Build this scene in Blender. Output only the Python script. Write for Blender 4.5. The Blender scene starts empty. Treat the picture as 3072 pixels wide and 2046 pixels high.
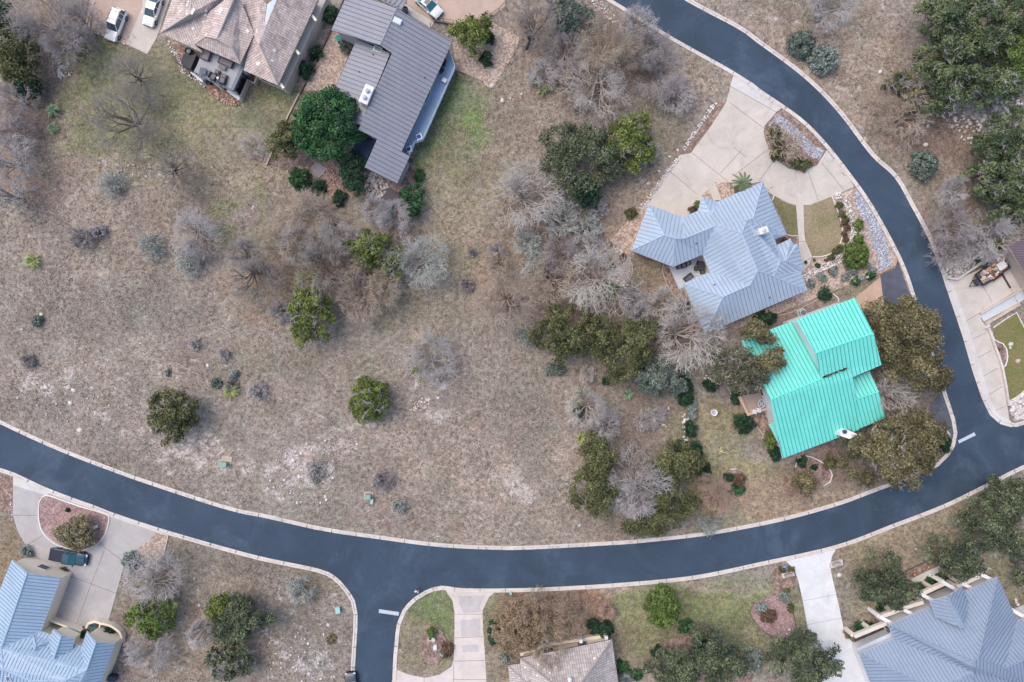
import bpy, bmesh, math, random
import numpy as np
from mathutils import Vector, Matrix
from mathutils.bvhtree import BVHTree
from mathutils.geometry import tessellate_polygon

# ------------------------------------------------------------------ camera, sky, sun, exposure
SC = bpy.context.scene
COL = SC.collection
CAM_H = 102.4            # height of the camera above the ground in metres
MPP = 0.05               # metres of ground per unit of the survey grid used for all coordinates below
cam = bpy.data.cameras.new('camera')
cam.lens = 24.0; cam.sensor_width = 36.0; cam.clip_end = 3000.0
camo = bpy.data.objects.new('camera', cam)
COL.objects.link(camo)
camo.location = (0, 0, CAM_H)
SC.camera = camo

SUN_EL, SUN_AZ = math.radians(60), math.radians(-55)   # azimuth from +Y, clockwise positive: light from the upper left
world = bpy.data.worlds.new('World'); SC.world = world; world.use_nodes = True
wn = world.node_tree.nodes; wl = world.node_tree.links
bg = wn['Background']
sky = wn.new('ShaderNodeTexSky'); sky.sky_type = 'NISHITA'; sky.sun_disc = False
sky.sun_elevation = SUN_EL; sky.sun_rotation = SUN_AZ
sky.dust_density = 3.0; sky.air_density = 1.0; sky.ozone_density = 1.0
wl.new(sky.outputs[0], bg.inputs['Color']); bg.inputs['Strength'].default_value = 0.15
sl = bpy.data.lights.new('sun', 'SUN'); sl.energy = 0.8; sl.angle = math.radians(50); sl.color = (1.0, 0.88, 0.76)
so = bpy.data.objects.new('sun', sl); COL.objects.link(so)
sdir = Vector((math.sin(SUN_AZ)*math.cos(SUN_EL), math.cos(SUN_AZ)*math.cos(SUN_EL), math.sin(SUN_EL)))
so.rotation_euler = sdir.to_track_quat('Z', 'Y').to_euler(); so.location = (-60, 40, 90)
SC.view_settings.view_transform = 'Standard'; SC.view_settings.look = 'None'
SC.view_settings.exposure = 0.60; SC.view_settings.gamma = 1.0
SC.cycles.max_bounces = 4; SC.cycles.diffuse_bounces = 2; SC.cycles.transparent_max_bounces = 4

# ------------------------------------------------------------------ coordinates
T = {'F': (0, 0, 1.305), 'N': (0, 0, 1.0), 'Z1': (460, 0, .2208), 'Z5': (0, 1680, .2334), 'Z7': (2560, 1680, .23347),
     'Z6': (1380, 1720, .2208), 'A': (2780, 660, .12757), 'B': (2780, 860, .26789)}
for r_, oy in enumerate((0, 500, 1000, 1513)):
    for c_, ox in enumerate((0, 800, 1600, 2272)):
        T['%d%d' % (r_, c_)] = (ox, oy, .34)
def nat(t, x, y):
    o = T[t]; return (o[0] + x*o[2], o[1] + y*o[2])
def G(t, x, y, z=0.0):
    """survey point -> world position of the thing seen there if it stands z metres high"""
    a, b = nat(t, x, y); k = (CAM_H - z)/CAM_H
    return Vector(((a - 1536)*MPP*k, (1023 - b)*MPP*k, z))
def L(t, pts, z=0.0): return [G(t, p[0], p[1], z) for p in pts]
FM = 1.305*MPP

# ------------------------------------------------------------------ colours and materials
def lin(c):
    out = []
    for v in c[:3]:
        v /= 255.0
        out.append(v/12.92 if v <= .04045 else ((v + .055)/1.055)**2.4)
    return out
TINT = (1.0, 1.0, 1.0)
def alb(c, k=1.0):
    l = lin(c); return (min(l[0]*k*TINT[0], .95), min(l[1]*k*TINT[1], .95), min(l[2]*k*TINT[2], .95), 1)
MATS = {}
class NT:
    def __init__(s, m): s.nt = m.node_tree; s.n = s.nt.nodes; s.l = s.nt.links; s.bsdf = s.n['Principled BSDF']
    def new(s, t, **kw):
        n = s.n.new(t)
        for k, v in kw.items(): setattr(n, k, v)
        return n
    def link(s, a, b): s.l.new(a, b)
    def coord(s):
        g = s.new('ShaderNodeNewGeometry'); return g.outputs['Position']
    def noise(s, vec, scale, detail=3, rough=.6, dist=0.0):
        n = s.new('ShaderNodeTexNoise'); n.inputs['Scale'].default_value = scale; n.inputs['Detail'].default_value = detail
        n.inputs['Roughness'].default_value = rough; n.inputs['Distortion'].default_value = dist
        s.link(vec, n.inputs['Vector']); return n.outputs['Fac']
    def ramp(s, fac, lo, hi, a=0.0, b=1.0):
        m = s.new('ShaderNodeMapRange'); m.inputs['From Min'].default_value = lo; m.inputs['From Max'].default_value = hi
        m.inputs['To Min'].default_value = a; m.inputs['To Max'].default_value = b
        s.link(fac, m.inputs['Value']); return m.outputs['Result']
    def mix(s, fac, a, b, mode='MIX'):
        m = s.new('ShaderNodeMix', data_type='RGBA', blend_type=mode)
        for sock, v in ((m.inputs['Factor'], fac), (m.inputs['A'], a), (m.inputs['B'], b)):
            if hasattr(v, 'node'): s.link(v, sock)
            else: sock.default_value = v
        return m.outputs['Result']
    def math(s, op, a, b=None):
        m = s.new('ShaderNodeMath', operation=op)
        for i, v in enumerate((a, b)):
            if v is None: continue
            if hasattr(v, 'node'): s.link(v, m.inputs[i])
            else: m.inputs[i].default_value = v
        return m.outputs[0]
    def scalecol(s, col, fac):
        v = s.new('ShaderNodeVectorMath', operation='SCALE')
        if hasattr(col, 'node'): s.link(col, v.inputs[0])
        else: v.inputs[0].default_value = col[:3]
        s.link(fac, v.inputs['Scale']); return v.outputs[0]
    def bump(s, h, strength=.5, dist=.05):
        b = s.new('ShaderNodeBump'); b.inputs['Strength'].default_value = strength; b.inputs['Distance'].default_value = dist
        s.link(h, b.inputs['Height']); s.link(b.outputs[0], s.bsdf.inputs['Normal'])
def base(name, rough=.8, metal=0.0, spec=.3):
    m = bpy.data.materials.new(name); m.use_nodes = True
    t = NT(m); t.bsdf.inputs['Roughness'].default_value = rough; t.bsdf.inputs['Metallic'].default_value = metal
    t.bsdf.inputs['Specular IOR Level'].default_value = spec
    MATS[name] = m
    return m, t
def M(name, rgb, rough=.8, var=.12, scale=2.0, var2=.1, scale2=.25, bump=0.0, metal=0.0, spec=.3, island=0.0, k=1.0):
    """painted, stained or weathered plain surface: two scales of mottling, optional random shade per loose piece"""
    if name in MATS: return MATS[name]
    m, t = base(name, rough, metal, spec)
    p = t.coord()
    f = t.ramp(t.noise(p, scale, 4, .65), .25, .75, 1 - var, 1 + var)
    f2 = t.ramp(t.noise(p, scale2, 2, .5), .3, .7, 1 - var2, 1 + var2)
    f = t.math('MULTIPLY', f, f2)
    if island:
        g = t.new('ShaderNodeNewGeometry')
        f = t.math('MULTIPLY', f, t.ramp(g.outputs['Random Per Island'], 0, 1, 1 - island, 1 + island))
    t.link(t.scalecol(alb(rgb, k), f), t.bsdf.inputs['Base Color'])
    if bump: t.bump(t.noise(p, scale*3, 4, .6), bump, .03)
    return m
def glass(name, rgb, rough=.12):
    if name in MATS: return MATS[name]
    m, t = base(name, rough, 0, .8); t.bsdf.inputs['Base Color'].default_value = alb(rgb); return m

# ------------------------------------------------------------------ object helpers
LOCAL = [False]      # True while parts are modelled in their thing's own space
def link(o, parent=None):
    COL.objects.link(o)
    if parent is not None:
        o.parent = parent
        if not LOCAL[0]: o.matrix_parent_inverse = Matrix.Translation(-Vector(parent.location))
    return o
def tag(o, label=None, cat=None, group=None, kind=None):
    if label: o['label'] = label
    if cat: o['category'] = cat
    if group: o['group'] = group
    if kind: o['kind'] = kind
    return o
def empty(name, loc, label, cat, group=None, rz=0.0):
    o = bpy.data.objects.new(name, None); o.empty_display_size = .3
    o.location = loc; o.rotation_euler = (0, 0, rz); COL.objects.link(o)
    return tag(o, label, cat, group)
def mesh_obj(name, V, Fc, mats, parent=None, midx=None, smooth=False):
    me = bpy.data.meshes.new(name); me.from_pydata([tuple(v) for v in V], [], [tuple(f) for f in Fc])
    for m in (mats if isinstance(mats, (list, tuple)) else [mats]): me.materials.append(m)
    if midx is not None: me.polygons.foreach_set('material_index', list(midx))
    if smooth: me.polygons.foreach_set('use_smooth', [True]*len(me.polygons))
    me.update()
    return link(bpy.data.objects.new(name, me), parent)
def np_obj(name, V, Fc, mat, parent=None, tint=None, smooth=False):
    """V (n,3) float, Fc (m,k) int, k = 3 or 4; tint (n,) optional point attribute"""
    V = np.asarray(V, dtype=np.float32); Fc = np.asarray(Fc, dtype=np.int32)
    me = bpy.data.meshes.new(name); m, k = Fc.shape
    me.vertices.add(len(V)); me.vertices.foreach_set('co', V.ravel())
    me.loops.add(m*k); me.loops.foreach_set('vertex_index', Fc.ravel())
    me.polygons.add(m); me.polygons.foreach_set('loop_start', np.arange(0, m*k, k, dtype=np.int32))
    if smooth: me.polygons.foreach_set('use_smooth', np.ones(m, dtype=bool))
    if tint is not None:
        a = me.attributes.new('tint', 'FLOAT', 'POINT'); a.data.foreach_set('value', np.asarray(tint, dtype=np.float32))
    for q in (mat if isinstance(mat, (list, tuple)) else [mat]): me.materials.append(q)
    me.update(calc_edges=True); me.validate()
    return link(bpy.data.objects.new(name, me), parent)
class MB:
    """collects boxes, prisms, tubes into one mesh"""
    def __init__(s): s.v = []; s.f = []; s.m = []
    def add(s, V, Fc, m=0):
        o = len(s.v); s.v += [Vector(v) for v in V]; s.f += [tuple(i + o for i in f) for f in Fc]; s.m += [m]*len(Fc); return s
    def box(s, c, size, rz=0.0, m=0, taper=1.0, rx=0.0):
        R = Matrix.Rotation(rz, 3, 'Z') @ Matrix.Rotation(rx, 3, 'X'); c = Vector(c); V = []
        for z in (-.5, .5):
            k = taper if z > 0 else 1.0
            for x, y in ((-.5, -.5), (.5, -.5), (.5, .5), (-.5, .5)):
                V.append(c + R @ Vector((x*size[0]*k, y*size[1]*k, z*size[2])))
        return s.add(V, [(3, 2, 1, 0), (4, 5, 6, 7), (0, 1, 5, 4), (1, 2, 6, 5), (2, 3, 7, 6), (3, 0, 4, 7)], m)
    def prism(s, poly, z0, z1, m=0, top=True, mtop=None):
        n = len(poly)
        s.add([(p[0], p[1], z0) for p in poly] + [(p[0], p[1], z1) for p in poly],
              [(i, (i + 1) % n, n + (i + 1) % n, n + i) for i in range(n)], m)
        if top:
            tr = tessellate_polygon([[Vector((p[0], p[1], z1)) for p in poly]])
            V = [(p[0], p[1], z1) for p in poly]
            s.add(V, [up(V, t) for t in tr], m if mtop is None else mtop)
        return s
    def tube(s, p0, p1, r0, r1=None, n=8, m=0, caps=True):
        p0 = Vector(p0); p1 = Vector(p1); r1 = r0 if r1 is None else r1
        d = (p1 - p0).normalized(); a = d.orthogonal().normalized(); b = d.cross(a); V = []
        for p, r in ((p0, r0), (p1, r1)):
            for i in range(n):
                q = 2*math.pi*i/n; V.append(p + a*math.cos(q)*r + b*math.sin(q)*r)
        F_ = [(i, (i + 1) % n, n + (i + 1) % n, n + i) for i in range(n)]
        if caps: F_ += [tuple(range(n - 1, -1, -1)), tuple(range(n, 2*n))]
        return s.add(V, F_, m)
    def rings(s, c, prof, n=20, m=0, rz=0.0, sx=1.0, sy=1.0):
        V = []; F_ = []; c = Vector(c)
        for r, z in prof:
            for i in range(n):
                q = 2*math.pi*i/n; x, y = r*sx*math.cos(q), r*sy*math.sin(q)
                V.append(c + Vector((x*math.cos(rz) - y*math.sin(rz), x*math.sin(rz) + y*math.cos(rz), z)))
        for j in range(len(prof) - 1):
            for i in range(n):
                F_.append((j*n + i, j*n + (i + 1) % n, (j + 1)*n + (i + 1) % n, (j + 1)*n + i))
        F_.append(tuple(range((len(prof) - 1)*n, len(prof)*n)))
        return s.add(V, F_, m)
    def build(s, name, mats, parent=None, smooth=False):
        return mesh_obj(name, s.v, s.f, mats, parent, s.m, smooth)
def up(V, t):
    a, b, c = (Vector(V[i]) for i in t)
    return tuple(t) if (b - a).cross(c - a).z >= 0 else (t[0], t[2], t[1])
def sheet(name, poly, z, mat, label=None, cat=None, kind='structure', thick=.03, parent=None):
    """a laid surface with a small real thickness"""
    b = MB().prism([(p[0], p[1]) for p in poly], z - thick, z)
    o = b.build(name, mat, parent)
    return tag(o, label, cat, None, kind)
def smooth_line(pts, step=1.0, closed=False):
    P = [np.array(p[:2], dtype=float) for p in pts]; n = len(P); out = []
    rng = range(n) if closed else range(n - 1)
    for i in rng:
        if closed: a, b, c, d = P[(i - 1) % n], P[i], P[(i + 1) % n], P[(i + 2) % n]
        else: a, b, c, d = P[max(i - 1, 0)], P[i], P[i + 1], P[min(i + 2, n - 1)]
        k = max(1, int(np.linalg.norm(c - b)/step))
        for j in range(k):
            t = j/k
            out.append(.5*((2*b) + (-a + c)*t + (2*a - 5*b + 4*c - d)*t*t + (-a + 3*b - 3*c + d)*t**3))
    if not closed: out.append(P[-1])
    return [Vector((q[0], q[1], 0)) for q in out]
def normals2(pts, closed=False):
    n = len(pts); out = []
    for i in range(n):
        a = pts[(i - 1) % n] if (closed or i > 0) else pts[i]
        b = pts[(i + 1) % n] if (closed or i < n - 1) else pts[i]
        d = Vector((b[0] - a[0], b[1] - a[1], 0)); d.normalize(); out.append(Vector((-d.y, d.x, 0)))
    return out
def ribbon(b, pts, o0, o1, z0, z1, m=0, closed=False, bev=.02):
    """bar of rectangular section that follows a line, from offset o0 to o1 (left of travel is positive)"""
    if o0 > o1: o0, o1 = o1, o0
    N = normals2(pts, closed); n = len(pts); V = []
    prof = [(o0, z0), (o0, z1 - bev), (o0 + bev, z1), (o1 - bev, z1), (o1, z1 - bev), (o1, z0)]
    for p, q in zip(pts, N):
        for o, z in prof: V.append(Vector((p[0], p[1], 0)) + q*o + Vector((0, 0, z)))
    k = len(prof); F_ = []
    for i in range(n if closed else n - 1):
        j = (i + 1) % n
        for a in range(k - 1): F_.append((i*k + a, i*k + a + 1, j*k + a + 1, j*k + a))
    if not closed: F_ += [tuple(range(k)), tuple(range((n - 1)*k + k - 1, (n - 1)*k - 1, -1))]
    b.add(V, F_, m); return b
def inside(p, poly):
    c = False; n = len(poly)
    for i in range(n):
        a = poly[i]; b = poly[i - 1]
        if (a[1] > p[1]) != (b[1] > p[1]) and p[0] < (b[0] - a[0])*(p[1] - a[1])/(b[1] - a[1]) + a[0]: c = not c
    return c
# ------------------------------------------------------------------ ground
rs = np.random.RandomState(5)
def vnoise(x, y, seed, sc):
    """cheap smooth value noise"""
    r = np.random.RandomState(seed).rand(64, 64); x = x/sc; y = y/sc
    xi = np.floor(x).astype(int); yi = np.floor(y).astype(int); fx = x - xi; fy = y - yi
    fx = fx*fx*(3 - 2*fx); fy = fy*fy*(3 - 2*fy)
    g = lambda a, b: r[a % 64, b % 64]
    return (g(xi, yi)*(1 - fx) + g(xi + 1, yi)*fx)*(1 - fy) + (g(xi, yi + 1)*(1 - fx) + g(xi + 1, yi + 1)*fx)*fy
# cover patches: x, y, rx, ry (overview grid), colour, strength, stoniness; later ones lie over earlier ones
COVER = [
 (150, 500, 330, 200, (150, 134, 122), .8, .0), (200, 850, 260, 220, (146, 134, 126), .8, .1), (100, 300, 160, 160, (134, 112, 100), .8, .0),
 (60, 620, 120, 200, (140, 129, 121), .6, .0), (420, 760, 300, 160, (146, 132, 121), .6, 0), (1180, 1150, 330, 150, (156, 141, 128), .8, .1),
 (950, 1130, 200, 120, (148, 131, 120), .6, .1), (700, 870, 200, 120, (144, 131, 118), .6, 0), (1200, 900, 200, 130, (146, 133, 121), .7, 0),
 (1500, 950, 110, 110, (118, 100, 88), .8, .05), (1430, 880, 150, 60, (128, 112, 100), .7, 0),
 (430, 290, 330, 150, (132, 128, 94), .98, 0), (250, 150, 150, 110, (132, 124, 92), .9, 0), (600, 350, 160, 110, (152, 138, 113), .8, 0),
 (360, 150, 90, 60, (122, 115, 82), .6, 0), (200, 115, 34, 60, (84, 104, 56), .9, 0), (245, 340, 40, 28, (92, 112, 52), .85, 0), (160, 300, 40, 60, (150, 142, 116), .7, 0), (190, 250, 60, 60, (118, 120, 80), .6, 0),
 (610, 215, 60, 35, (88, 100, 58), .9, 0), (720, 270, 60, 60, (110, 110, 80), .7, 0), (380, 210, 90, 50, (118, 116, 82), .5, 0), (560, 270, 60, 40, (124, 122, 86), .5, 0),
 (480, 430, 120, 60, (140, 126, 106), .6, 0), (490, 480, 35, 35, (104, 112, 66), .8, 0), (600, 460, 28, 60, (122, 130, 74), .8, 0), (570, 540, 60, 40, (128, 126, 82), .7, 0), (690, 600, 90, 60, (140, 112, 88), .6, 0),
 (330, 390, 120, 25, (150, 136, 124), .6, .5), (145, 160, 22, 30, (150, 145, 140), .8, .9),
 (60, 90, 140, 120, (122, 104, 92), .8, 0), (1060, 300, 120, 180, (140, 128, 104), .9, 0), (210, 150, 80, 90, (108, 116, 68), .8, 0), (350, 200, 180, 90, (116, 120, 78), .7, 0), (240, 310, 90, 60, (108, 116, 70), .6, 0), (640, 240, 110, 40, (98, 110, 62), .7, 0), (460, 190, 90, 50, (120, 120, 80), .6, 0), (1058, 250, 70, 125, (98, 120, 56), .95, 0), (1062, 240, 40, 80, (92, 122, 48), .8, 0), (1000, 360, 44, 90, (102, 120, 60), .9, 0), (1012, 335, 34, 66, (100, 124, 58), .9, 0), (1040, 430, 70, 120, (136, 126, 96), .8, 0), (1090, 540, 90, 130, (142, 130, 104), .8, 0),
 (1100, 200, 40, 70, (138, 124, 106), .6, 0), (1090, 620, 60, 70, (138, 130, 100), .7, 0), (1130, 660, 60, 60, (158, 134, 116), .7, 0), (980, 720, 150, 60, (134, 122, 100), .7, 0), (920, 690, 90, 30, (112, 112, 80), .5, 0),
 (1200, 250, 110, 130, (138, 122, 106), .7, 0), (1300, 90, 160, 90, (128, 106, 90), .7, 0), (1360, 180, 130, 80, (124, 100, 82), .7, 0), (1250, 560, 160, 90, (132, 108, 94), .8, 0), (1320, 700, 120, 110, (122, 98, 86), .8, 0),
 (1530, 310, 70, 110, (122, 114, 92), .8, 0), (1480, 400, 60, 80, (128, 112, 94), .7, 0), (1590, 170, 90, 60, (158, 138, 118), .7, 0), (1440, 480, 60, 60, (156, 138, 122), .7, 0), (1400, 560, 40, 70, (166, 142, 120), .8, 0),
 (1490, 640, 70, 110, (128, 112, 84), .9, 0), (1480, 750, 120, 80, (122, 102, 84), .7, 0),
 (740, 560, 130, 70, (134, 112, 96), .7, 0), (640, 650, 120, 90, (150, 122, 100), .7, 0), (780, 640, 90, 90, (126, 98, 80), .7, 0), (700, 470, 80, 50, (152, 134, 116), .7, .2), (930, 540, 60, 40, (136, 110, 96), .7, 0),
 (1600, 0, 300, 30, (150, 134, 120), .5, 0), (1850, 120, 230, 150, (152, 134, 120), .95, .12), (1980, 200, 150, 140, (156, 138, 122), .85, .15), (2080, 330, 120, 120, (138, 118, 104), .8, .1), (2200, 350, 140, 160, (124, 100, 86), .8, .1),
 (2250, 230, 90, 60, (142, 130, 122), .8, .7), (2290, 200, 60, 50, (130, 124, 110), .6, .7), (2170, 480, 90, 90, (136, 112, 96), .8, .1), (2270, 560, 90, 90, (118, 110, 84), .7, .15), (2210, 600, 80, 40, (134, 120, 108), .7, .6), (2300, 90, 100, 150, (96, 84, 66), .7, 0),
 (1640, 1000, 90, 110, (138, 132, 92), 1., 0), (1700, 1130, 130, 90, (146, 136, 96), 1., 0), (1820, 1140, 150, 70, (156, 130, 106), .9, 0), (1620, 940, 50, 60, (142, 128, 100), .9, 0), (1640, 1020, 26, 60, (158, 142, 110), .6, 0), (1720, 1160, 60, 20, (164, 146, 112), .5, 0),
 (1900, 1090, 130, 60, (128, 100, 84), .8, 0), (2080, 1000, 110, 130, (110, 92, 80), .8, 0), (2050, 780, 90, 130, (120, 100, 86), .8, 0), (1760, 720, 110, 60, (112, 94, 84), .8, 0), (1950, 660, 90, 30, (112, 106, 74), .8, 0),
 (150, 1230, 300, 200, (138, 124, 108), .6, .1), (30, 1290, 60, 120, (138, 118, 86), .9, 0), (500, 1330, 300, 110, (130, 118, 104), .8, .1), (640, 1450, 200, 110, (134, 124, 116), .8, .25), (450, 1500, 200, 80, (140, 122, 104), .8, .3), (700, 1520, 80, 50, (140, 134, 128), .8, .45), (740, 1330, 60, 60, (128, 118, 98), .7, 0),
 (970, 1410, 100, 130, (124, 122, 86), 1., 0), (990, 1405, 60, 60, (98, 120, 56), .9, 0), (950, 1500, 50, 60, (140, 128, 104), .6, 0), (930, 1440, 30, 50, (150, 136, 110), .6, 0),
 (1500, 1450, 450, 110, (130, 124, 90), .95, 0), (1690, 1385, 150, 75, (100, 120, 58), .9, 0), (1500, 1390, 90, 50, (106, 118, 64), .8, 0), (1640, 1440, 90, 60, (108, 122, 62), .8, 0), (1480, 1420, 60, 70, (118, 122, 74), .7, 0), (1640, 1400, 80, 50, (120, 128, 74), .8, 0), (1560, 1350, 240, 18, (160, 144, 126), .7, .2), (1700, 1470, 60, 50, (118, 124, 78), .7, 0), (1480, 1520, 60, 40, (148, 130, 108), .8, 0), (1160, 1400, 45, 60, (112, 114, 74), .9, 0), (1280, 1380, 140, 40, (136, 100, 78), .9, 0), (1160, 1500, 50, 60, (140, 120, 96), .8, 0), (1370, 1420, 50, 50, (132, 100, 80), .8, 0),
 (2050, 1250, 170, 90, (154, 138, 112), 1., 0), (2160, 1190, 180, 60, (158, 142, 116), 1., 0), (2280, 1130, 160, 50, (156, 140, 114), 1., 0), (1990, 1350, 60, 90, (140, 128, 100), .9, 0), (1860, 1440, 30, 110, (124, 122, 88), .9, 0), (2310, 1280, 60, 70, (128, 128, 92), .9, .25), (2340, 1400, 60, 100, (118, 114, 82), .8, 0),
 (1060, 690, 90, 7, (176, 154, 134), .7, 0), (960, 740, 60, 6, (172, 152, 132), .6, 0), (880, 770, 60, 6, (166, 148, 130), .5, 0), (1180, 590, 24, 40, (178, 150, 130), .6, 0), (1100, 470, 26, 90, (158, 146, 122), .5, 0), (330, 700, 150, 60, (118, 112, 104), .55, 0), (150, 720, 110, 60, (124, 114, 106), .5, 0), (620, 830, 120, 40, (118, 114, 98), .5, 0), (1000, 1000, 140, 40, (150, 130, 116), .4, 0), (860, 830, 70, 60, (120, 114, 100), .5, 0), (1240, 1000, 60, 80, (130, 120, 108), .5, 0), (130, 860, 16, 50, (176, 164, 154), .7, .7), (75, 900, 20, 34, (178, 168, 158), .7, .7), (320, 980, 60, 14, (172, 158, 148), .6, .5), (440, 1030, 14, 60, (180, 166, 156), .7, .7), (480, 1010, 10, 40, (176, 162, 152), .6, .6), (400, 1060, 14, 36, (176, 162, 152), .6, .6), (560, 1060, 22, 40, (170, 156, 146), .6, .5), (620, 1110, 16, 40, (178, 164, 154), .6, .6), (800, 1010, 70, 12, (176, 162, 152), .6, .5), (1000, 920, 50, 12, (176, 166, 158), .6, .6), (1190, 1130, 26, 36, (184, 172, 162), .7, .6), (1100, 1160, 60, 30, (164, 150, 140), .6, .3), (1260, 1090, 60, 50, (160, 148, 138), .6, .2), (640, 980, 80, 16, (164, 152, 142), .5, .4), (240, 960, 40, 26, (170, 158, 148), .6, .55), (90, 890, 40, 50, (160, 148, 138), .6, .45), (480, 1040, 50, 50, (166, 150, 140), .6, .55), (660, 1070, 60, 45, (168, 154, 146), .6, .6), (740, 1110, 50, 60, (164, 150, 140), .6, .6), (720, 1050, 70, 28, (174, 160, 152), .6, .55), (600, 1120, 60, 28, (160, 146, 136), .6, .4), (390, 1050, 25, 50, (162, 148, 138), .5, .5), (1170, 1120, 45, 50, (168, 154, 142), .6, .35), (860, 990, 110, 40, (152, 138, 126), .5, .3), (980, 920, 40, 16, (160, 150, 140), .5, .6), (370, 830, 60, 50, (160, 148, 136), .5, .4), (290, 820, 40, 50, (156, 144, 132), .5, .35), (520, 880, 70, 40, (146, 134, 124), .5, .35),
]
def ground_grid(x0, x1, y0, y1, step):
    nx = int((x1 - x0)/step) + 1; ny = int((y1 - y0)/step) + 1
    X, Y = np.meshgrid(np.linspace(x0, x1, nx), np.linspace(y0, y1, ny))
    return X, Y
GX0, GX1, GY0, GY1 = -100, 100, -72, 72
X, Y = ground_grid(GX0, GX1, GY0, GY1, .5)
ny_, nx_ = X.shape
fx = (X/MPP + 1536)/1.305; fy = (1023 - Y/MPP)/1.305
fx = fx + (vnoise(X, Y, 1, 4.0) - .5)*70 + (vnoise(X, Y, 2, 1.6) - .5)*34
fy = fy + (vnoise(X, Y, 3, 4.0) - .5)*70 + (vnoise(X, Y, 4, 1.6) - .5)*34
C = np.ones(X.shape + (4,)); C[..., :3] = lin((143, 131, 123)); C[..., 3] = .05
for (cx, cy, rx, ry, col, st, rk) in COVER:
    d = np.sqrt(((fx - cx)/rx)**2 + ((fy - cy)/ry)**2)
    w = np.clip((1.12 - d)/.42, 0, 1); w = w*w*(3 - 2*w)*st
    for i, v in enumerate(lin(col)): C[..., i] = C[..., i]*(1 - w) + v*w
    C[..., 3] = C[..., 3]*(1 - w) + rk*w
mot = 1 + (vnoise(X, Y, 7, 9.0) - .5)*.16 + (vnoise(X, Y, 8, 3.0) - .5)*.2
C[..., :3] *= mot[..., None]
Z = (vnoise(X, Y, 11, 7.0) - .5)*.05
m_g, t = base('ground_soil', .95, 0, .1)
p = t.coord()
at = t.new('ShaderNodeAttribute', attribute_name='cover')
fine = t.noise(p, 1.5, 7, .78, .35); mid = t.noise(p, .6, 4, .6, .5); tiny = t.noise(p, 5.5, 4, .7)
hue = t.noise(p, .35, 4, .65); big = t.noise(p, .085, 4, .6, .6)
c = t.mix(t.ramp(hue, .45, .68, 0, .35), at.outputs['Color'], alb((124, 96, 80)))
c = t.mix(t.ramp(t.noise(p, .8, 5, .75), .5, .66, 0, .5), c, t.scalecol(alb((126, 124, 116)), t.ramp(fine, 0, 1, .9, 1.1)))
f = t.math('MULTIPLY', t.ramp(fine, .35, .65, .36, 1.62), t.ramp(mid, .3, .7, .86, 1.16))
f = t.math('MULTIPLY', f, t.ramp(tiny, .32, .68, .66, 1.36))
c = t.scalecol(c, f)
c = t.mix(t.ramp(t.noise(p, 3.6, 5, .75), .54, .64, 0, .6), c, alb((200, 188, 178)))
c = t.mix(t.ramp(t.noise(p, 2.6, 5, .75, .6), .56, .66, 0, .62), c, alb((84, 76, 70)))
thr = t.math('ADD', t.noise(p, .5, 6, .72, .5), t.math('MULTIPLY', at.outputs['Alpha'], .36))
rock = t.math('MULTIPLY', t.ramp(thr, .63, .72, 0, 1), t.ramp(t.noise(p, 2.6, 4, .65), .40, .54, 0, .92))
c = t.mix(t.ramp(big, .44, .6, 0, .6), c, t.mix(1.0, c, (.74, .76, .76, 1), 'MULTIPLY'))
c = t.mix(t.ramp(t.noise(p, .23, 5, .7, .8), .5, .62, 0, .45), c, t.mix(1.0, c, (.86, .74, .68, 1), 'MULTIPLY'))
c = t.mix(t.ramp(t.noise(p, .11, 4, .6, .5), .5, .64, 0, .4), c, t.scalecol(alb((132, 130, 116)), f))
c = t.scalecol(t.mix(.14, c, alb((150, 146, 142))), t.ramp(t.noise(p, .17, 3, .6), .35, .65, 1.0, 1.26))
c = t.mix(1.0, c, (.99, 1.0, .975, 1), 'MULTIPLY')
c = t.mix(rock, c, t.scalecol(alb((214, 206, 200)), t.ramp(fine, .3, .7, .72, 1.12)))
t.link(c, t.bsdf.inputs['Base Color'])
t.bump(t.math('ADD', fine, tiny), .9, .10)
idx = np.arange(nx_*ny_).reshape(ny_, nx_)
Fq = np.stack([idx[:-1, :-1], idx[:-1, 1:], idx[1:, 1:], idx[1:, :-1]], -1).reshape(-1, 4)
V = np.stack([X, Y, Z], -1).reshape(-1, 3)
# skirt of far ground to the horizon
far = [(-1500, -1500), (1500, -1500), (1500, 1500), (-1500, 1500)]
cn = [idx[0, 0], idx[0, -1], idx[-1, -1], idx[-1, 0]]
n0 = len(V); V = np.vstack([V, np.array([(a, b, 0) for a, b in far])])
edge_pts = [list(idx[0, :]), list(idx[:, -1]), list(idx[-1, ::-1]), list(idx[::-1, 0])]
g = np_obj('ground', V, Fq, m_g)
ca = g.data.attributes.new('cover', 'FLOAT_COLOR', 'POINT')
cc = np.vstack([C.reshape(-1, 4), np.tile([*lin((142, 127, 116)), .06], (4, 1))])
ca.data.foreach_set('color', cc.astype(np.float32).ravel())
bm = bmesh.new(); bm.from_mesh(g.data); bm.verts.ensure_lookup_table()
for e in range(4):
    a, b = bm.verts[n0 + e], bm.verts[n0 + (e + 1) % 4]
    try: bm.faces.new([a, b] + [bm.verts[i] for i in edge_pts[e][::-1]])
    except Exception: pass
bmesh.ops.triangulate(bm, faces=[f_ for f_ in bm.faces if len(f_.verts) > 4])
bm.to_mesh(g.data); bm.free()
tag(g, 'dry brown grass and pale soil of the open hillside with olive lawn patches', 'ground', None, 'structure')

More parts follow.
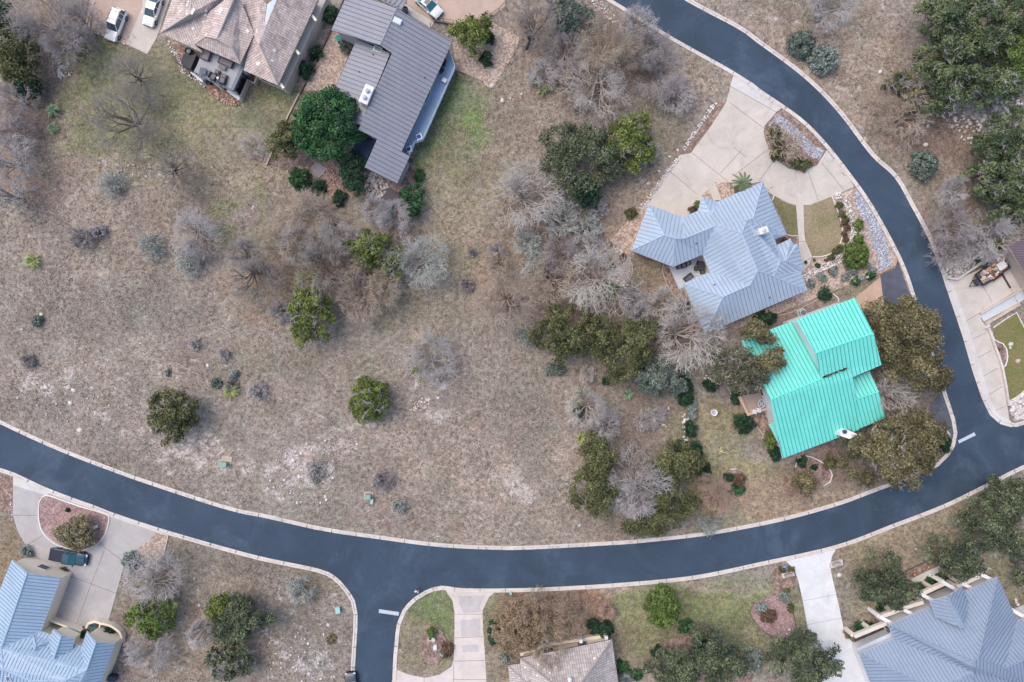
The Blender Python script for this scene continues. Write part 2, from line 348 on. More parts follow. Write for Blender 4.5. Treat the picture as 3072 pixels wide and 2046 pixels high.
# ------------------------------------------------------------------ road
INNER = [(-500, 1060), (-200, 1175), (0, 1272), (102, 1320), (204, 1364), (340, 1416), (456, 1457), (680, 1529), (800, 1555), (970, 1593), (1140, 1618), (1310, 1640),
         (1480, 1649), (1600, 1648), (1838, 1635), (1940, 1627), (2110, 1608), (2280, 1578), (2400, 1550), (2527, 1513), (2612, 1481), (2740, 1433), (2816, 1398), (2847, 1367),
         (2865, 1337), (2872, 1299), (2865, 1258), (2833, 1160), (2790, 1025), (2751, 903), (2724, 820), (2687, 738), (2612, 605), (2544, 510), (2476, 425), (2400, 350),
         (2272, 262), (2202, 214), (2008, 105), (1838, 0), (1600, -140), (1300, -310)]
OUTER = [(1500, -330), (1800, -155), (2052, 0), (2212, 86), (2272, 129), (2408, 231), (2510, 333), (2612, 466), (2683, 533), (2731, 616), (2782, 711), (2816, 796), (2836, 857), (2884, 1000),
         (2918, 1116), (2949, 1204), (2969, 1245), (2996, 1269), (3037, 1280), (3085, 1270), (3300, 1190), (3700, 1030)]
SOUTH = [(3700, 1150), (3300, 1300), (3072, 1394), (2950, 1455), (2830, 1513), (2680, 1571), (2510, 1634), (2280, 1686), (2076, 1727), (1838, 1750), (1600, 1763), (1400, 1765), (1325, 1757), (1276, 1771), (1242, 1792),
         (1208, 1829), (1191, 1870), (1183, 1938), (1177, 2046), (1165, 2500)]
WEST = [(1045, 2500), (1063, 2046), (1072, 1887), (1073, 1843), (1065, 1802), (1038, 1761), (1004, 1727), (953, 1705), (800, 1673), (680, 1642), (476, 1583), (326, 1533), (282, 1515),
        (238, 1500), (136, 1461), (44, 1418), (0, 1403), (-200, 1320), (-500, 1200)]
EDGE = {k: smooth_line(L('N', v), 1.2) for k, v in (('i', INNER), ('o', OUTER), ('s', SOUTH), ('w', WEST))}
road_poly = EDGE['i'] + EDGE['o'] + EDGE['s'] + EDGE['w']
m_r, t = base('asphalt', .78, 0, .3)
p = t.coord()
f = t.math('MULTIPLY', t.ramp(t.noise(p, .16, 3, .55, .8), .35, .7, .86, 1.22), t.ramp(t.noise(p, 1.2, 4, .7), .3, .7, .95, 1.06))
st = t.noise(p, .14, 6, .7, .5)
c = t.scalecol(alb((55, 71, 87)), f)
c = t.mix(t.ramp(st, .52, .76, 0, .42), c, alb((104, 122, 142)))
c = t.mix(t.ramp(t.noise(p, 9, 2, .5), .35, .7, 0, .12), c, alb((104, 120, 140)))
t.link(c, t.bsdf.inputs['Base Color']); t.bump(t.noise(p, 30, 2, .5), .25, .01)
sheet('road', road_poly, .03, m_r, 'dark blue grey asphalt road curving round the open lot with two side junctions', 'road')
m_k, t = base('kerb_concrete', .85, 0, .25)
p = t.coord()
f = t.math('MULTIPLY', t.ramp(t.noise(p, .5, 4, .6), .3, .7, .86, 1.1), t.ramp(t.noise(p, 5, 3, .6), .3, .7, .9, 1.08))
t.link(t.scalecol(alb((214, 205, 197)), f), t.bsdf.inputs['Base Color'])
m_joint = M('dark_joint', (112, 100, 96), .9, .1)
def kerb(pts, side, label, w=.60):
    b = MB()
    ribbon(b, pts, 0, side*w*.55, -.02, .045, 0); ribbon(b, pts, side*w*.55, side*w, -.02, .13, 0, bev=.04)
    N = normals2(pts); acc = 0
    for i in range(1, len(pts)):
        acc += (pts[i] - pts[i - 1]).length
        if acc > 2.8:
            acc = 0; c_ = pts[i] + N[i]*side*w*.5
            b.box((c_.x, c_.y, .09), (w*1.02, .05, .088), math.atan2(N[i].y, N[i].x), 1)
    return tag(b.build('kerb', [m_k, m_joint]), label, 'kerb', None, 'structure')
kerb(EDGE['i'], 1, 'pale concrete kerb round the inner side of the road along the open lot')
kerb(EDGE['o'], 1, 'pale concrete kerb along the outer side of the upper right road')
kerb(EDGE['s'], 1, 'pale concrete kerb below the road between the lawn and the side street')
kerb(EDGE['w'], 1, 'pale concrete kerb from the side street to the lower left driveway')
m_line = M('road_paint', (190, 198, 208), .7, .12, 3, .08)
for (t_, q, lab) in (('23', [(1770, 945), (1913, 873), (1926, 900), (1778, 971)], 'white stop line painted on the road at the right hand junction'),
                     ('31', [(992, 924), (1169, 950), (1163, 982), (989, 956)], 'white stop line painted across the bottom side street')):
    sheet('stop_line', L(t_, q), .036, m_line, lab, 'road marking', thick=.004)

# ------------------------------------------------------------------ paved areas
def concrete(name, rgb, stain=(150, 128, 110), amt=.35):
    m, t = base(name, .85, 0, .25); p = t.coord()
    f = t.math('MULTIPLY', t.ramp(t.noise(p, .4, 4, .6, .6), .3, .7, .9, 1.09), t.ramp(t.noise(p, 3.5, 4, .65), .3, .7, .95, 1.05))
    c = t.scalecol(alb(rgb), f)
    c = t.mix(t.ramp(t.noise(p, .22, 5, .7, 1.5), .52, .75, 0, amt), c, alb(stain))
    t.link(c, t.bsdf.inputs['Base Color']); return m
c_tan = concrete('concrete_tan', (202, 194, 184), (166, 152, 140), .5)
c_grey = concrete('concrete_grey', (180, 176, 174), (160, 142, 128), .4)
c_white = concrete('concrete_white', (218, 219, 219), (186, 188, 190), .6)
c_pink = concrete('gravel_pink', (190, 168, 154), (152, 126, 112), .4)
c_pale = concrete('concrete_pale', (208, 204, 200), (180, 174, 170), .4)
c_cream = concrete('concrete_cream', (212, 202, 194), (180, 170, 164), .3)
def joints(obj_name, segs, parent_poly=None, w=.05, z=.058, par=None):
    b = MB()
    for a, c_ in segs:
        d = c_ - a; b.box(((a.x + c_.x)/2, (a.y + c_.y)/2, z - .004), (d.length, w, .012), math.atan2(d.y, d.x))
    o = b.build(obj_name, m_joint, par); return o
def pave(name, t_, pts, mat, label, z=.05, segs=(), smooth=None, kind='structure', cat='driveway', w=.05):
    poly = L(t_, pts)
    if smooth: poly = smooth_line(poly, smooth, True)
    o = sheet(name, poly, z, mat, label, cat, kind)
    if segs: joints('joint', [(G(t_, *a), G(t_, *c_)) for a, c_ in segs], z=z + .006, par=o, w=w)
    return o
# driveway of the blue roofed house: '12' grid
pave('driveway', '02', [(1773, 640), (1930, 730), (2198, 945), (2140, 995), (2040, 1110), (2030, 1160), (2045, 1230), (2085, 1330), (2150, 1420), (2250, 1490), (2350, 1505), (2430, 1490), (2500, 1455), (2580, 1320), (2690, 1440), (2800, 1590), (2830, 1650),
     (2640, 1730), (2540, 1770), (2440, 1808), (2310, 1810), (2240, 1790), (2060, 1690), (2020, 1600), (1700, 1660), (1550, 1680), (1430, 1850), (1315, 1930), (1010, 1820), (960, 1840), (1140, 1568), (1290, 1370), (1390, 1350), (1555, 1130), (1700, 905)],
     c_tan, 'wide tan concrete driveway of the blue roofed house with dark joints', segs=[((1725, 900), (2030, 1130)), ((1400, 1350), (1720, 1605)), ((1765, 1300), (1880, 1390)), ((2210, 1210), (1780, 1540)), ((1200, 1510), (1440, 1710)), ((1840, 1320), (1650, 1530)), ((2120, 1420), (1990, 1600)), ((2420, 1500), (2510, 1765)), ((2540, 1430), (2740, 1680)), ((1735, 760), (2145, 990))])
pave('apron', '02', [(1773, 640), (1930, 730), (2198, 945), (2145, 990), (1735, 762)], c_pale, 'pale concrete apron where the tan driveway meets the upper road', z=.057, cat='driveway apron')
pave('path', '13', [(340, 335), (405, 335), (415, 600), (425, 660), (485, 800), (460, 860), (385, 940), (370, 800), (360, 600)], c_tan, 'tan concrete front path from the curved driveway to the blue house', z=.056, segs=[((355, 660), (428, 660)), ((405, 845), (482, 800))], cat='path')
# pale plaza drive on the far right
pave('driveway', 'N', [(2842, 840), (2872, 838), (2980, 790), (3020, 750), (3400, 560), (3400, 760), (3037, 880), (2938, 940), (2946, 965), (2975, 1000), (3005, 1090), (3030, 1280), (3000, 1268), (2975, 1250), (2960, 1225), (2930, 1130), (2896, 1012)],
     c_tan, 'tan concrete driveway at the right edge under the loaded trailer', segs=[((2890, 968), (2945, 935)), ((2910, 1020), (2958, 998)), ((2928, 1077), (2975, 1050)), ((2948, 1130), (2992, 1104)), ((2965, 1185), (3005, 1160)), ((2984, 1232), (3018, 1218)), ((2950, 862), (2975, 905)), ((3000, 800), (3060, 925))])
pave('gutter_strip', 'N', [(2836, 850), (2855, 848), (2900, 965), (2945, 1110), (2970, 1195), (2990, 1240), (3032, 1262), (3034, 1282), (3000, 1272), (2972, 1248), (2952, 1205), (2922, 1116), (2890, 1003)], c_pale, 'pale concrete gutter strip between right hand road and tan driveway', z=.06, cat='gutter')
# white drive bottom right
pave('driveway', '33', [(250, 500), (480, 450), (703, 380), (660, 450), (645, 520), (650, 600), (720, 900), (770, 1140), (850, 1230), (900, 1320), (990, 1568), (1150, 2100), (700, 2100), (520, 1568), (470, 1230), (400, 850), (355, 650), (320, 570)],
     c_white, 'bright white concrete driveway beside the large blue roof at lower right', segs=[((405, 850), (715, 790)), ((440, 1060), (745, 1000))], w=.03)
# cream drive bottom centre
pave('driveway', '31', [(1570, 745), (1800, 740), (2030, 757), (1960, 820), (1905, 940), (1910, 1100), (1925, 1300), (1940, 1568), (1960, 2200), (1000, 2200), (1105, 1568), (1125, 1465), (1145, 1455), (1250, 1500), (1400, 1530), (1530, 1500), (1630, 1430), (1650, 1380), (1658, 1100), (1658, 950), (1640, 850)],
     c_cream, 'cream concrete driveway with grey slabs below the road at bottom centre', segs=[((1660, 968), (1903, 968)), ((1658, 1178), (1910, 1165)), ((1652, 1383), (1927, 1375)), ((1645, 1545), (1940, 1545)), ((1650, 1400), (1650, 2100)), ((1390, 1530), (1390, 1700))])
c_slab = concrete('aggregate_grey', (194, 187, 184), (150, 140, 140), .5)
for i_, q in enumerate((((1695, 810), (1930, 800), (1880, 905), (1895, 950), (1740, 960), (1700, 880)), ((1712, 1020), (1885, 1010), (1885, 1160), (1720, 1168)), ((1725, 1240), (1868, 1235), (1872, 1300), (1730, 1305)))):
    pave('slab_inlay', '31', q, c_slab, ('mottled grey slab nearest the road', 'square grey slab in the middle', 'small faint grey slab furthest from the road')[i_] + ' in the cream driveway', z=.066, cat='slab')
# grey drive bottom left
pave('driveway', '30', [(118, -260), (300, -185), (410, -120), (960, 70), (1400, 215), (1340, 290), (1210, 400), (1100, 520), (1040, 740), (950, 1060), (900, 1110), (660, 1100), (420, 1010), (520, 700), (590, 610), (540, 590), (370, 500), (240, 380), (160, 240), (112, 90)],
     c_grey, 'grey concrete loop driveway around the round gravel bed at lower left', segs=[((112, 95), (340, 97)), ((880, 345), (1100, 510)), ((920, 410), (800, 720)), ((800, 720), (665, 1090)), ((590, 620), (1030, 785)), ((235, 365), (380, 270))])
pave('apron', '30', [(118, -260), (300, -185), (445, -115), (410, -78), (118, -170)], c_pale, 'pale apron of the lower left driveway nearest the left frame edge', z=.057, cat='driveway apron')
pave('apron', '30', [(960, 72), (1395, 212), (1370, 240), (960, 105)], c_pale, 'pale apron strip of the lower left driveway right of the round bed', z=.057, cat='driveway apron')
# pads in front of the green house
m_pad = M('old_asphalt', (88, 92, 104), .85, .2, .9, .2, .3)
pave('parking_pad', '13', [(1085, 960), (1215, 895), (1238, 830), (1330, 1090), (1400, 1200), (1130, 1300), (1100, 1100)], m_pad, 'worn dark asphalt pad beside the road above the large brown oak', z=.055, cat='parking pad')
pave('parking_pad', '23', [(1520, 640), (1640, 480), (1700, 690), (1745, 900), (1720, 975), (1600, 900), (1540, 780)], m_pad, 'worn dark asphalt pad by the junction below the brown oak', z=.055, cat='parking pad')
pave('path', '13', [(870, 1150), (1080, 975), (1140, 1120), (1120, 1320), (900, 1300)], concrete('concrete_orange', (196, 168, 146), (168, 140, 118), .4), 'tan driveway slab between the green roof and the dark asphalt pad', z=.05)
# gravel drives at the top
pave('driveway', '00', [(840, -200), (750, 235), (1020, 350), (1110, 395), (1240, 180), (1300, -200)], c_pink, 'pinkish gravel parking strip under the white off-road car at top left', z=.045)
pave('driveway', '00', [(1260, 60), (1115, 390), (1300, 478), (1380, 340), (1400, 290), (1560, -200), (1250, -200)], c_tan, 'tan concrete driveway end below the white car at top left', z=.05)
pave('driveway', '01', [(1235, -200), (1240, 40), (1470, 190), (1650, 220), (1980, 150), (2100, 60), (2170, -200)], c_pink, 'pinkish gravel drive with a white car at top centre', z=.045)
pave('path', '01', [(1215, 40), (1240, 45), (1475, 195), (1450, 245), (1215, 110)], c_tan, 'short tan concrete strip along the grey metal roof at the top', z=.055, cat='path')
# ------------------------------------------------------------------ planted beds, lawns, gravel
def gravel(name, rgb, rgb2, scale=3.5, rgb3=None, bump=.8):
    m, t = base(name, .9, 0, .2); p = t.coord()
    v = t.new('ShaderNodeTexVoronoi'); v.inputs['Scale'].default_value = scale; t.link(p, v.inputs['Vector'])
    sep = t.new('ShaderNodeSeparateColor'); t.link(v.outputs['Color'], sep.inputs[0])
    c = t.mix(t.ramp(sep.outputs[0], .2, .8), alb(rgb), alb(rgb2))
    if rgb3: c = t.mix(t.ramp(t.noise(p, 1.1, 4, .7), .45, .62, 0, .8), c, alb(rgb3))
    c = t.scalecol(c, t.ramp(v.outputs['Distance'], 0, .55, 1.14, .80))
    c = t.scalecol(c, t.ramp(t.noise(p, .7, 3, .6), .3, .7, .85, 1.15))
    t.link(c, t.bsdf.inputs['Base Color']); t.bump(v.outputs['Distance'], -bump if False else bump, .05); return m
g_tan = gravel('gravel_tan', (212, 192, 176), (168, 146, 132), 4.5)
g_river = gravel('river_rock', (206, 208, 214), (140, 144, 154), 3.2, (176, 150, 132))
g_mulch = gravel('mulch', (160, 134, 122), (118, 96, 88), 5, (184, 166, 156))
g_pink = gravel('gravel_rose', (188, 160, 156), (156, 128, 124), 5)
g_brown = gravel('gravel_brown', (188, 162, 146), (142, 120, 108), 3.6, (124, 104, 92))
def lawn(name, rgb, rgb2):
    m, t = base(name, .95, 0, .1); p = t.coord()
    fine = t.noise(p, 3.2, 5, .7)
    c = t.mix(t.ramp(t.noise(p, .35, 4, .6, .5), .35, .65), alb(rgb), alb(rgb2))
    c = t.scalecol(c, t.ramp(fine, .3, .7, .72, 1.28)); c = t.scalecol(c, t.ramp(t.noise(p, 9, 2, .6), .3, .7, .84, 1.16))
    t.link(c, t.bsdf.inputs['Base Color']); t.bump(fine, .8, .08); return m
l_dark = lawn('lawn_dark', (112, 114, 82), (132, 124, 92)); l_tan = lawn('lawn_tan', (158, 142, 118), (136, 130, 98)); l_olive = lawn('lawn_olive', (134, 124, 88), (116, 118, 74))
def bed(t_, pts, mat, label, name='gravel_bed', z=.035, cat=None, smooth=None):
    poly = L(t_, pts)
    if smooth: poly = smooth_line(poly, smooth, True)
    return sheet(name, poly, z, mat, label, cat or name.replace('_', ' '), 'structure')
bed('02', [(2198, 950), (2576, 1300), (2590, 1320), (2500, 1462), (2350, 1500), (2200, 1450), (2090, 1330), (2045, 1230), (2035, 1120)], g_brown, 'brown planted island bed between the tan driveway and the upper road', z=.052)
bed('02', [(2150, 1000), (2250, 1070), (2380, 1190), (2500, 1300), (2570, 1330), (2520, 1410), (2440, 1380), (2330, 1270), (2200, 1140), (2080, 1110)], g_river, 'band of pale river rock crossing the driveway island bed', z=.062)
bed('13', [(140, 250), (220, 310), (338, 336), (345, 470), (355, 608), (270, 600), (200, 420), (140, 300)], l_dark, 'small dark green lawn between the blue roof and the front path', 'lawn', z=.04)
bed('13', [(405, 340), (530, 310), (655, 262), (680, 330), (725, 450), (745, 560), (735, 650), (690, 730), (600, 785), (490, 795), (430, 660), (415, 500)], l_tan, 'tan oval front lawn right of the path at the blue roofed house', 'lawn', z=.04, smooth=.8)
bed('13', [(655, 255), (870, 185), (1000, 380), (1120, 580), (1225, 790), (1215, 880), (1075, 945), (860, 1020), (560, 1140), (200, 1290), (-200, 1440), (-420, 1500), (-440, 1420), (0, 1290), (445, 1090), (380, 930), (470, 850), (490, 800), (600, 795), (700, 730), (750, 620), (740, 480), (690, 350)], g_tan, 'tan gravel bed wrapping the lower right side of the blue roofed house', z=.037)
bed('13', [(870, 200), (1000, 390), (1110, 580), (1180, 800), (1190, 870), (1070, 930), (1065, 800), (1010, 660), (960, 500), (880, 380), (850, 280)], g_river, 'wide swale of grey and white river rock beside the right hand road', z=.06, smooth=1.0)
bed('12', [(1015, 370), (880, 740), (900, 830), (860, 780), (850, 950), (820, 1040), (740, 1170), (620, 1100), (520, 940), (500, 850), (640, 700), (900, 400), (960, 340)], g_tan, 'gravel strip and rock garden left of the blue roofed house', z=.036)
bed('12', [(1150, 860), (1210, 890), (1290, 1080), (1330, 1060), (1510, 1470), (1380, 1480), (1330, 1280), (1240, 1120), (1150, 980)], g_brown, 'brown gravel strip with the cooling units beside the blue roofed house', z=.036)
bed('12', [(1600, 135), (1750, 140), (1780, 250), (1640, 300), (1560, 290), (1480, 260), (1545, 200)], g_tan, 'small gravel bed behind the palm at the entry of the blue house', z=.056)
bed('12', [(1548, 200), (1600, 140), (1660, 290), (1590, 300)], c_tan, 'small tan entry walk at the garage side of the blue house', 'path', z=.066)
bed('12', [(2135, 640), (2240, 600), (2335, 610), (2335, 690), (2150, 690)], g_brown, 'small brown planted pocket at the front of the blue house', z=.058)
bed('02', [(1630, 890), (1700, 905), (1540, 1140), (1380, 1350), (1290, 1360), (1500, 1080)], g_brown, 'brown gravel strip between a white stone row and the tan driveway', z=.04)
bed('01', [(570, 280), (650, 290), (790, 350), (590, 800), (330, 800), (300, 780), (480, 480)], g_tan, 'tan gravel yard between the two top roofs', z=.036)
bed('01', [(1640, 380), (1800, 330), (2000, 200), (2230, 330), (2210, 420), (2000, 780), (1960, 770), (1670, 610)], g_tan, 'tan gravel yard right of the blue deck', z=.036)
bed('11', [(-230, -110), (400, -80), (900, -40), (1150, 0), (1260, -20), (1320, 60), (1230, 300), (1000, 330), (860, 260), (600, 240), (400, 190), (200, 40)], g_mulch, 'stony mulch garden below the grey metal roof', z=.036, smooth=1.2)
bed('30', [(350, -60), (410, -80), (600, -20), (957, 98), (962, 170), (900, 310), (750, 395), (560, 370), (400, 250), (350, 120), (345, 0)], g_pink, 'rose gravel oval bed with white edging in the lower left driveway loop', z=.06, smooth=.7)
bed('30', [(1390, 230), (1485, 275), (1410, 560), (1250, 590), (1110, 500), (1210, 400)], g_tan, 'triangular gravel bed between the lower left driveway and the dry lot', z=.04)
bed('30', [(-200, -270), (110, -240), (110, 130), (60, 60), (-200, 60)], g_brown, 'brown gravel patch at the left edge below the road', z=.035)
bed('31', [(1400, 1090), (1480, 1085), (1560, 1130), (1590, 1230), (1560, 1340), (1500, 1420), (1380, 1400), (1370, 1250)], g_mulch, 'reddish mulch island with ornaments in the lawn left of the cream driveway', z=.035, smooth=.6)
bed('32', [(1915, 930), (1960, 860), (2060, 825), (2150, 800), (2270, 850), (2292, 960), (2312, 1090), (2250, 1172), (2140, 1172), (2020, 1105), (1940, 1010)], g_pink, 'pale rose gravel bed left of the bright white driveway', z=.035, smooth=.7)
bed('32', [(2090, 840), (2125, 740), (2105, 620), (2135, 540), (2220, 505), (2300, 580), (2340, 650), (2275, 750), (2270, 850), (2180, 830)], g_brown, 'brown mulch neck between the rose gravel bed and the road', z=.03, smooth=.7)
bed('32', [(1120, 1250), (1250, 1170), (1440, 1070), (1530, 1050), (1600, 1110), (1660, 1220), (1850, 1280), (1900, 1568), (1200, 1568), (1110, 1330)], g_mulch, 'reddish mulch bed between the lower lawn and the bottom oaks', z=.035, smooth=.8)
bed('23', [(335, 1180), (400, 1080), (520, 1110), (610, 1170), (660, 1250), (620, 1320), (560, 1345), (420, 1300)], g_mulch, 'teardrop mulch bed below the green roof', z=.035, smooth=.6)
bed('23', [(1620, 880), (1670, 840), (1720, 960), (1700, 1060), (1630, 1000)], g_mulch, 'small mulch corner bed at the junction kerb', z=.06, smooth=.4)
bed('22', [(1660, 1250), (1720, 1200), (1830, 1210), (1880, 1280), (1850, 1400), (1740, 1430), (1680, 1330)], g_mulch, 'round mulch bed with red flowering shrubs in the lawn', z=.035, smooth=.6)
bed('22', [(1930, 750), (2070, 700), (2190, 960), (2230, 1110), (2100, 1100), (2020, 930), (2010, 860), (1950, 810)], g_brown, 'brown shrub bed along the lower left side of the green roof', z=.035)
bed('33', [(770, 1140), (1080, 980), (1280, 820), (1300, 590), (1600, 450), (1700, 560), (1990, 600), (2110, 640), (1150, 1080), (860, 1200)], g_brown, 'planted strip in front of the large blue roof at lower right', z=.035)
bed('33', [(1350, 660), (1600, 540), (1640, 580), (1390, 700)], c_pale, 'pale stepping walk under the oaks at lower right', 'path', z=.05)
bed('B', [(740, 450), (1000, 290), (1300, 900), (1090, 1160), (910, 1285), (840, 910), (900, 800), (890, 700), (850, 640), (760, 600)], l_olive, 'olive front lawn at the right edge inside white edging', 'lawn', z=.04)
bed('B', [(745, 600), (840, 640), (890, 700), (900, 800), (840, 905), (790, 780)], g_mulch, 'small half round mulch bed against the right hand driveway wall', z=.05, smooth=.5)
bed('B', [(910, 1290), (1090, 1180), (1400, 1100), (1400, 1480), (960, 1500), (930, 1400)], gravel('white_rubble', (222, 218, 216), (150, 136, 126), 2.6, (120, 100, 88)), 'white rubble garden at the right hand junction corner', z=.04)
bed('B', [(590, 320), (940, 90), (1250, -100), (1400, -50), (1020, 190), (640, 390)], concrete('flagstone', (200, 206, 212), (190, 176, 160), .5), 'pale flagstone walk at the right edge beside the tan driveway', 'path', z=.045)
bed('00', [(1500, 360), (1790, 440), (1800, 500), (1650, 440), (1600, 570), (1830, 760), (1850, 820), (2100, 930), (2150, 880), (2130, 800), (1600, 620), (1540, 480), (1490, 400)], g_brown, 'narrow stone planting strip below the clay tile roof', z=.036)

# ------------------------------------------------------------------ stones
_ico = None
def ico():
    global _ico
    if _ico is None:
        bm = bmesh.new(); bmesh.ops.create_icosphere(bm, subdivisions=1, radius=1.0)
        _ico = (np.array([v.co[:] for v in bm.verts]), np.array([[v.index for v in f.verts] for f in bm.faces])); bm.free()
    return _ico
def stones_mesh(name, P_, S_, mat, parent=None, seed=1, flat=.6):
    """P_ (n,3) centres, S_ (n,) radii -> one mesh of irregular stones"""
    v, f = ico(); r = np.random.RandomState(seed); n = len(P_)
    P_ = np.asarray(P_); S_ = np.asarray(S_)
    k = 1 + (r.rand(n, len(v), 1) - .5)*.5
    sc = np.stack([r.uniform(.75, 1.3, n), r.uniform(.7, 1.1, n), r.uniform(flat*.8, flat*1.2, n)], -1)[:, None, :]
    q = v[None]*k*sc*S_[:, None, None]; a = r.rand(n)*6.28; ca, sa = np.cos(a)[:, None], np.sin(a)[:, None]
    q = np.stack([q[..., 0]*ca - q[..., 1]*sa, q[..., 0]*sa + q[..., 1]*ca, q[..., 2]], -1) + P_[:, None, :]
    F_ = (f[None] + (np.arange(n)*len(v))[:, None, None]).reshape(-1, 3)
    return np_obj(name, q.reshape(-1, 3), F_, mat, parent)
m_white_stone = M('limestone', (212, 204, 198), .9, .22, 3, .1, .6, .6, island=.2)
m_warm_stone = M('warm_stone', (196, 176, 160), .9, .25, 3, .1, .6, .6, island=.25)
m_river = M('river_stone', (182, 186, 196), .8, .2, 4, .1, .6, .3, island=.4)
m_red_stone = M('red_stone', (186, 156, 138), .9, .25, 3, .1, .6, .5, island=.35)
m_edge = M('white_edging', (226, 220, 214), .8, .12, 3)
def stone_row(t_, pts, size, label, mat=None, rows=1, cat='stone row', name='stone_row', seed=1, z=.05, spacing=1.5, group=None):
    ln = smooth_line(L(t_, pts), .3); r = np.random.RandomState(seed); N = normals2(ln); P_ = []; S_ = []
    acc = 0
    for i in range(1, len(ln)):
        acc += (ln[i] - ln[i - 1]).length
        if acc > size*spacing:
            acc = 0
            for k in range(rows):
                o = (k - (rows - 1)/2)*size*1.5 + r.normal()*size*.3; s = size*r.uniform(.6, 1.3)
                c_ = ln[i] + N[i]*o; P_.append((c_.x, c_.y, z + s*.25)); S_.append(s)
    o = stones_mesh(name, P_, S_, mat or m_white_stone, None, seed)
    return tag(o, label, cat, group)
def edging(t_, pts, label, w=.18, h=.14, mat=None, closed=False, smooth=.6, cat='edging', name='edging', z=.02):
    ln = smooth_line(L(t_, pts), smooth, closed); b = MB(); ribbon(b, ln, -w/2, w/2, z, z + h, closed=closed)
    return tag(b.build(name, mat or m_edge), label, cat)
def scatter(t_, poly, n, smin, smax, label, mat, name='loose_stones', seed=3, z=.04, cat='stones', jig=None):
    poly = L(t_, poly); r = np.random.RandomState(seed)
    x0, x1 = min(p.x for p in poly), max(p.x for p in poly); y0, y1 = min(p.y for p in poly), max(p.y for p in poly); P_ = []; S_ = []
    while len(P_) < n:
        q = (r.uniform(x0, x1), r.uniform(y0, y1))
        if inside(q, poly): s = smin + (smax - smin)*r.rand()**2.5; P_.append((*q, z + s*.15)); S_.append(s)
    return tag(stones_mesh(name, P_, S_, mat, None, seed), label, cat, None, 'stuff')

# ------------------------------------------------------------------ foliage
def leafmat(name, rgb, rgb2, rough=.75, var=.45):
    m, t = base(name, rough, 0, .25)
    a = t.new('ShaderNodeAttribute', attribute_name='tint'); g = t.new('ShaderNodeNewGeometry')
    c = t.mix(a.outputs['Fac'], alb(rgb), alb(rgb2))
    c = t.scalecol(c, t.ramp(g.outputs['Random Per Island'], 0, 1, 1 - var, 1 + var))
    t.link(c, t.bsdf.inputs['Base Color']); return m
LEAF = {
 'olive': leafmat('leaf_olive', (68, 74, 48), (122, 124, 84)),
 'brown': leafmat('leaf_brown_oak', (82, 80, 56), (142, 134, 100)),
 'oak': leafmat('leaf_oak', (60, 72, 56), (120, 128, 98)),
 'greyoak': leafmat('leaf_grey_oak', (80, 82, 66), (140, 138, 114)),
 'dark': leafmat('leaf_dark', (28, 54, 40), (66, 98, 70)),
 'vivid': leafmat('leaf_vivid', (30, 66, 44), (84, 126, 78)),
 'yellow': leafmat('leaf_yellow_green', (74, 92, 42), (136, 146, 80)),
 'bright': leafmat('leaf_bright_green', (67, 90, 43), (126, 147, 78)),
 'forest': leafmat('leaf_forest', (60, 76, 54), (126, 138, 98)),
 'sage': leafmat('leaf_sage', (106, 117, 112), (167, 177, 169)),
 'greygreen': leafmat('leaf_grey_green', (80, 94, 86), (136, 147, 134)),
 'red': leafmat('leaf_red_brown', (92, 74, 60), (132, 108, 88)),
 'khaki': leafmat('leaf_khaki', (107, 102, 77), (159, 151, 120)),
 'tan': leafmat('leaf_tan', (132, 114, 90), (172, 152, 126)),
}
m_bark = M('bark', (110, 98, 92), .9, .25, 4, .1, 1, .4)
m_twigdead = M('dead_twigs', (168, 162, 164), .9, .2, 3)
def unit(v): return v/np.maximum(np.linalg.norm(v, axis=-1, keepdims=True), 1e-6)
def leaf_quads(C_, N_, size, r, aspect=.6):
    """C_ centres, N_ normals -> quads"""
    n = len(C_); a = unit(np.cross(N_, r.normal(size=(n, 3)))); b = np.cross(N_, a)
    s = (size*r.uniform(.6, 1.4, n))[:, None]; a = a*s; b = b*s*aspect
    V = np.stack([C_ - a, C_ - b*.9 + a*.1, C_ + a, C_ + b*.9 + a*.1], 1).reshape(-1, 3)
    return V
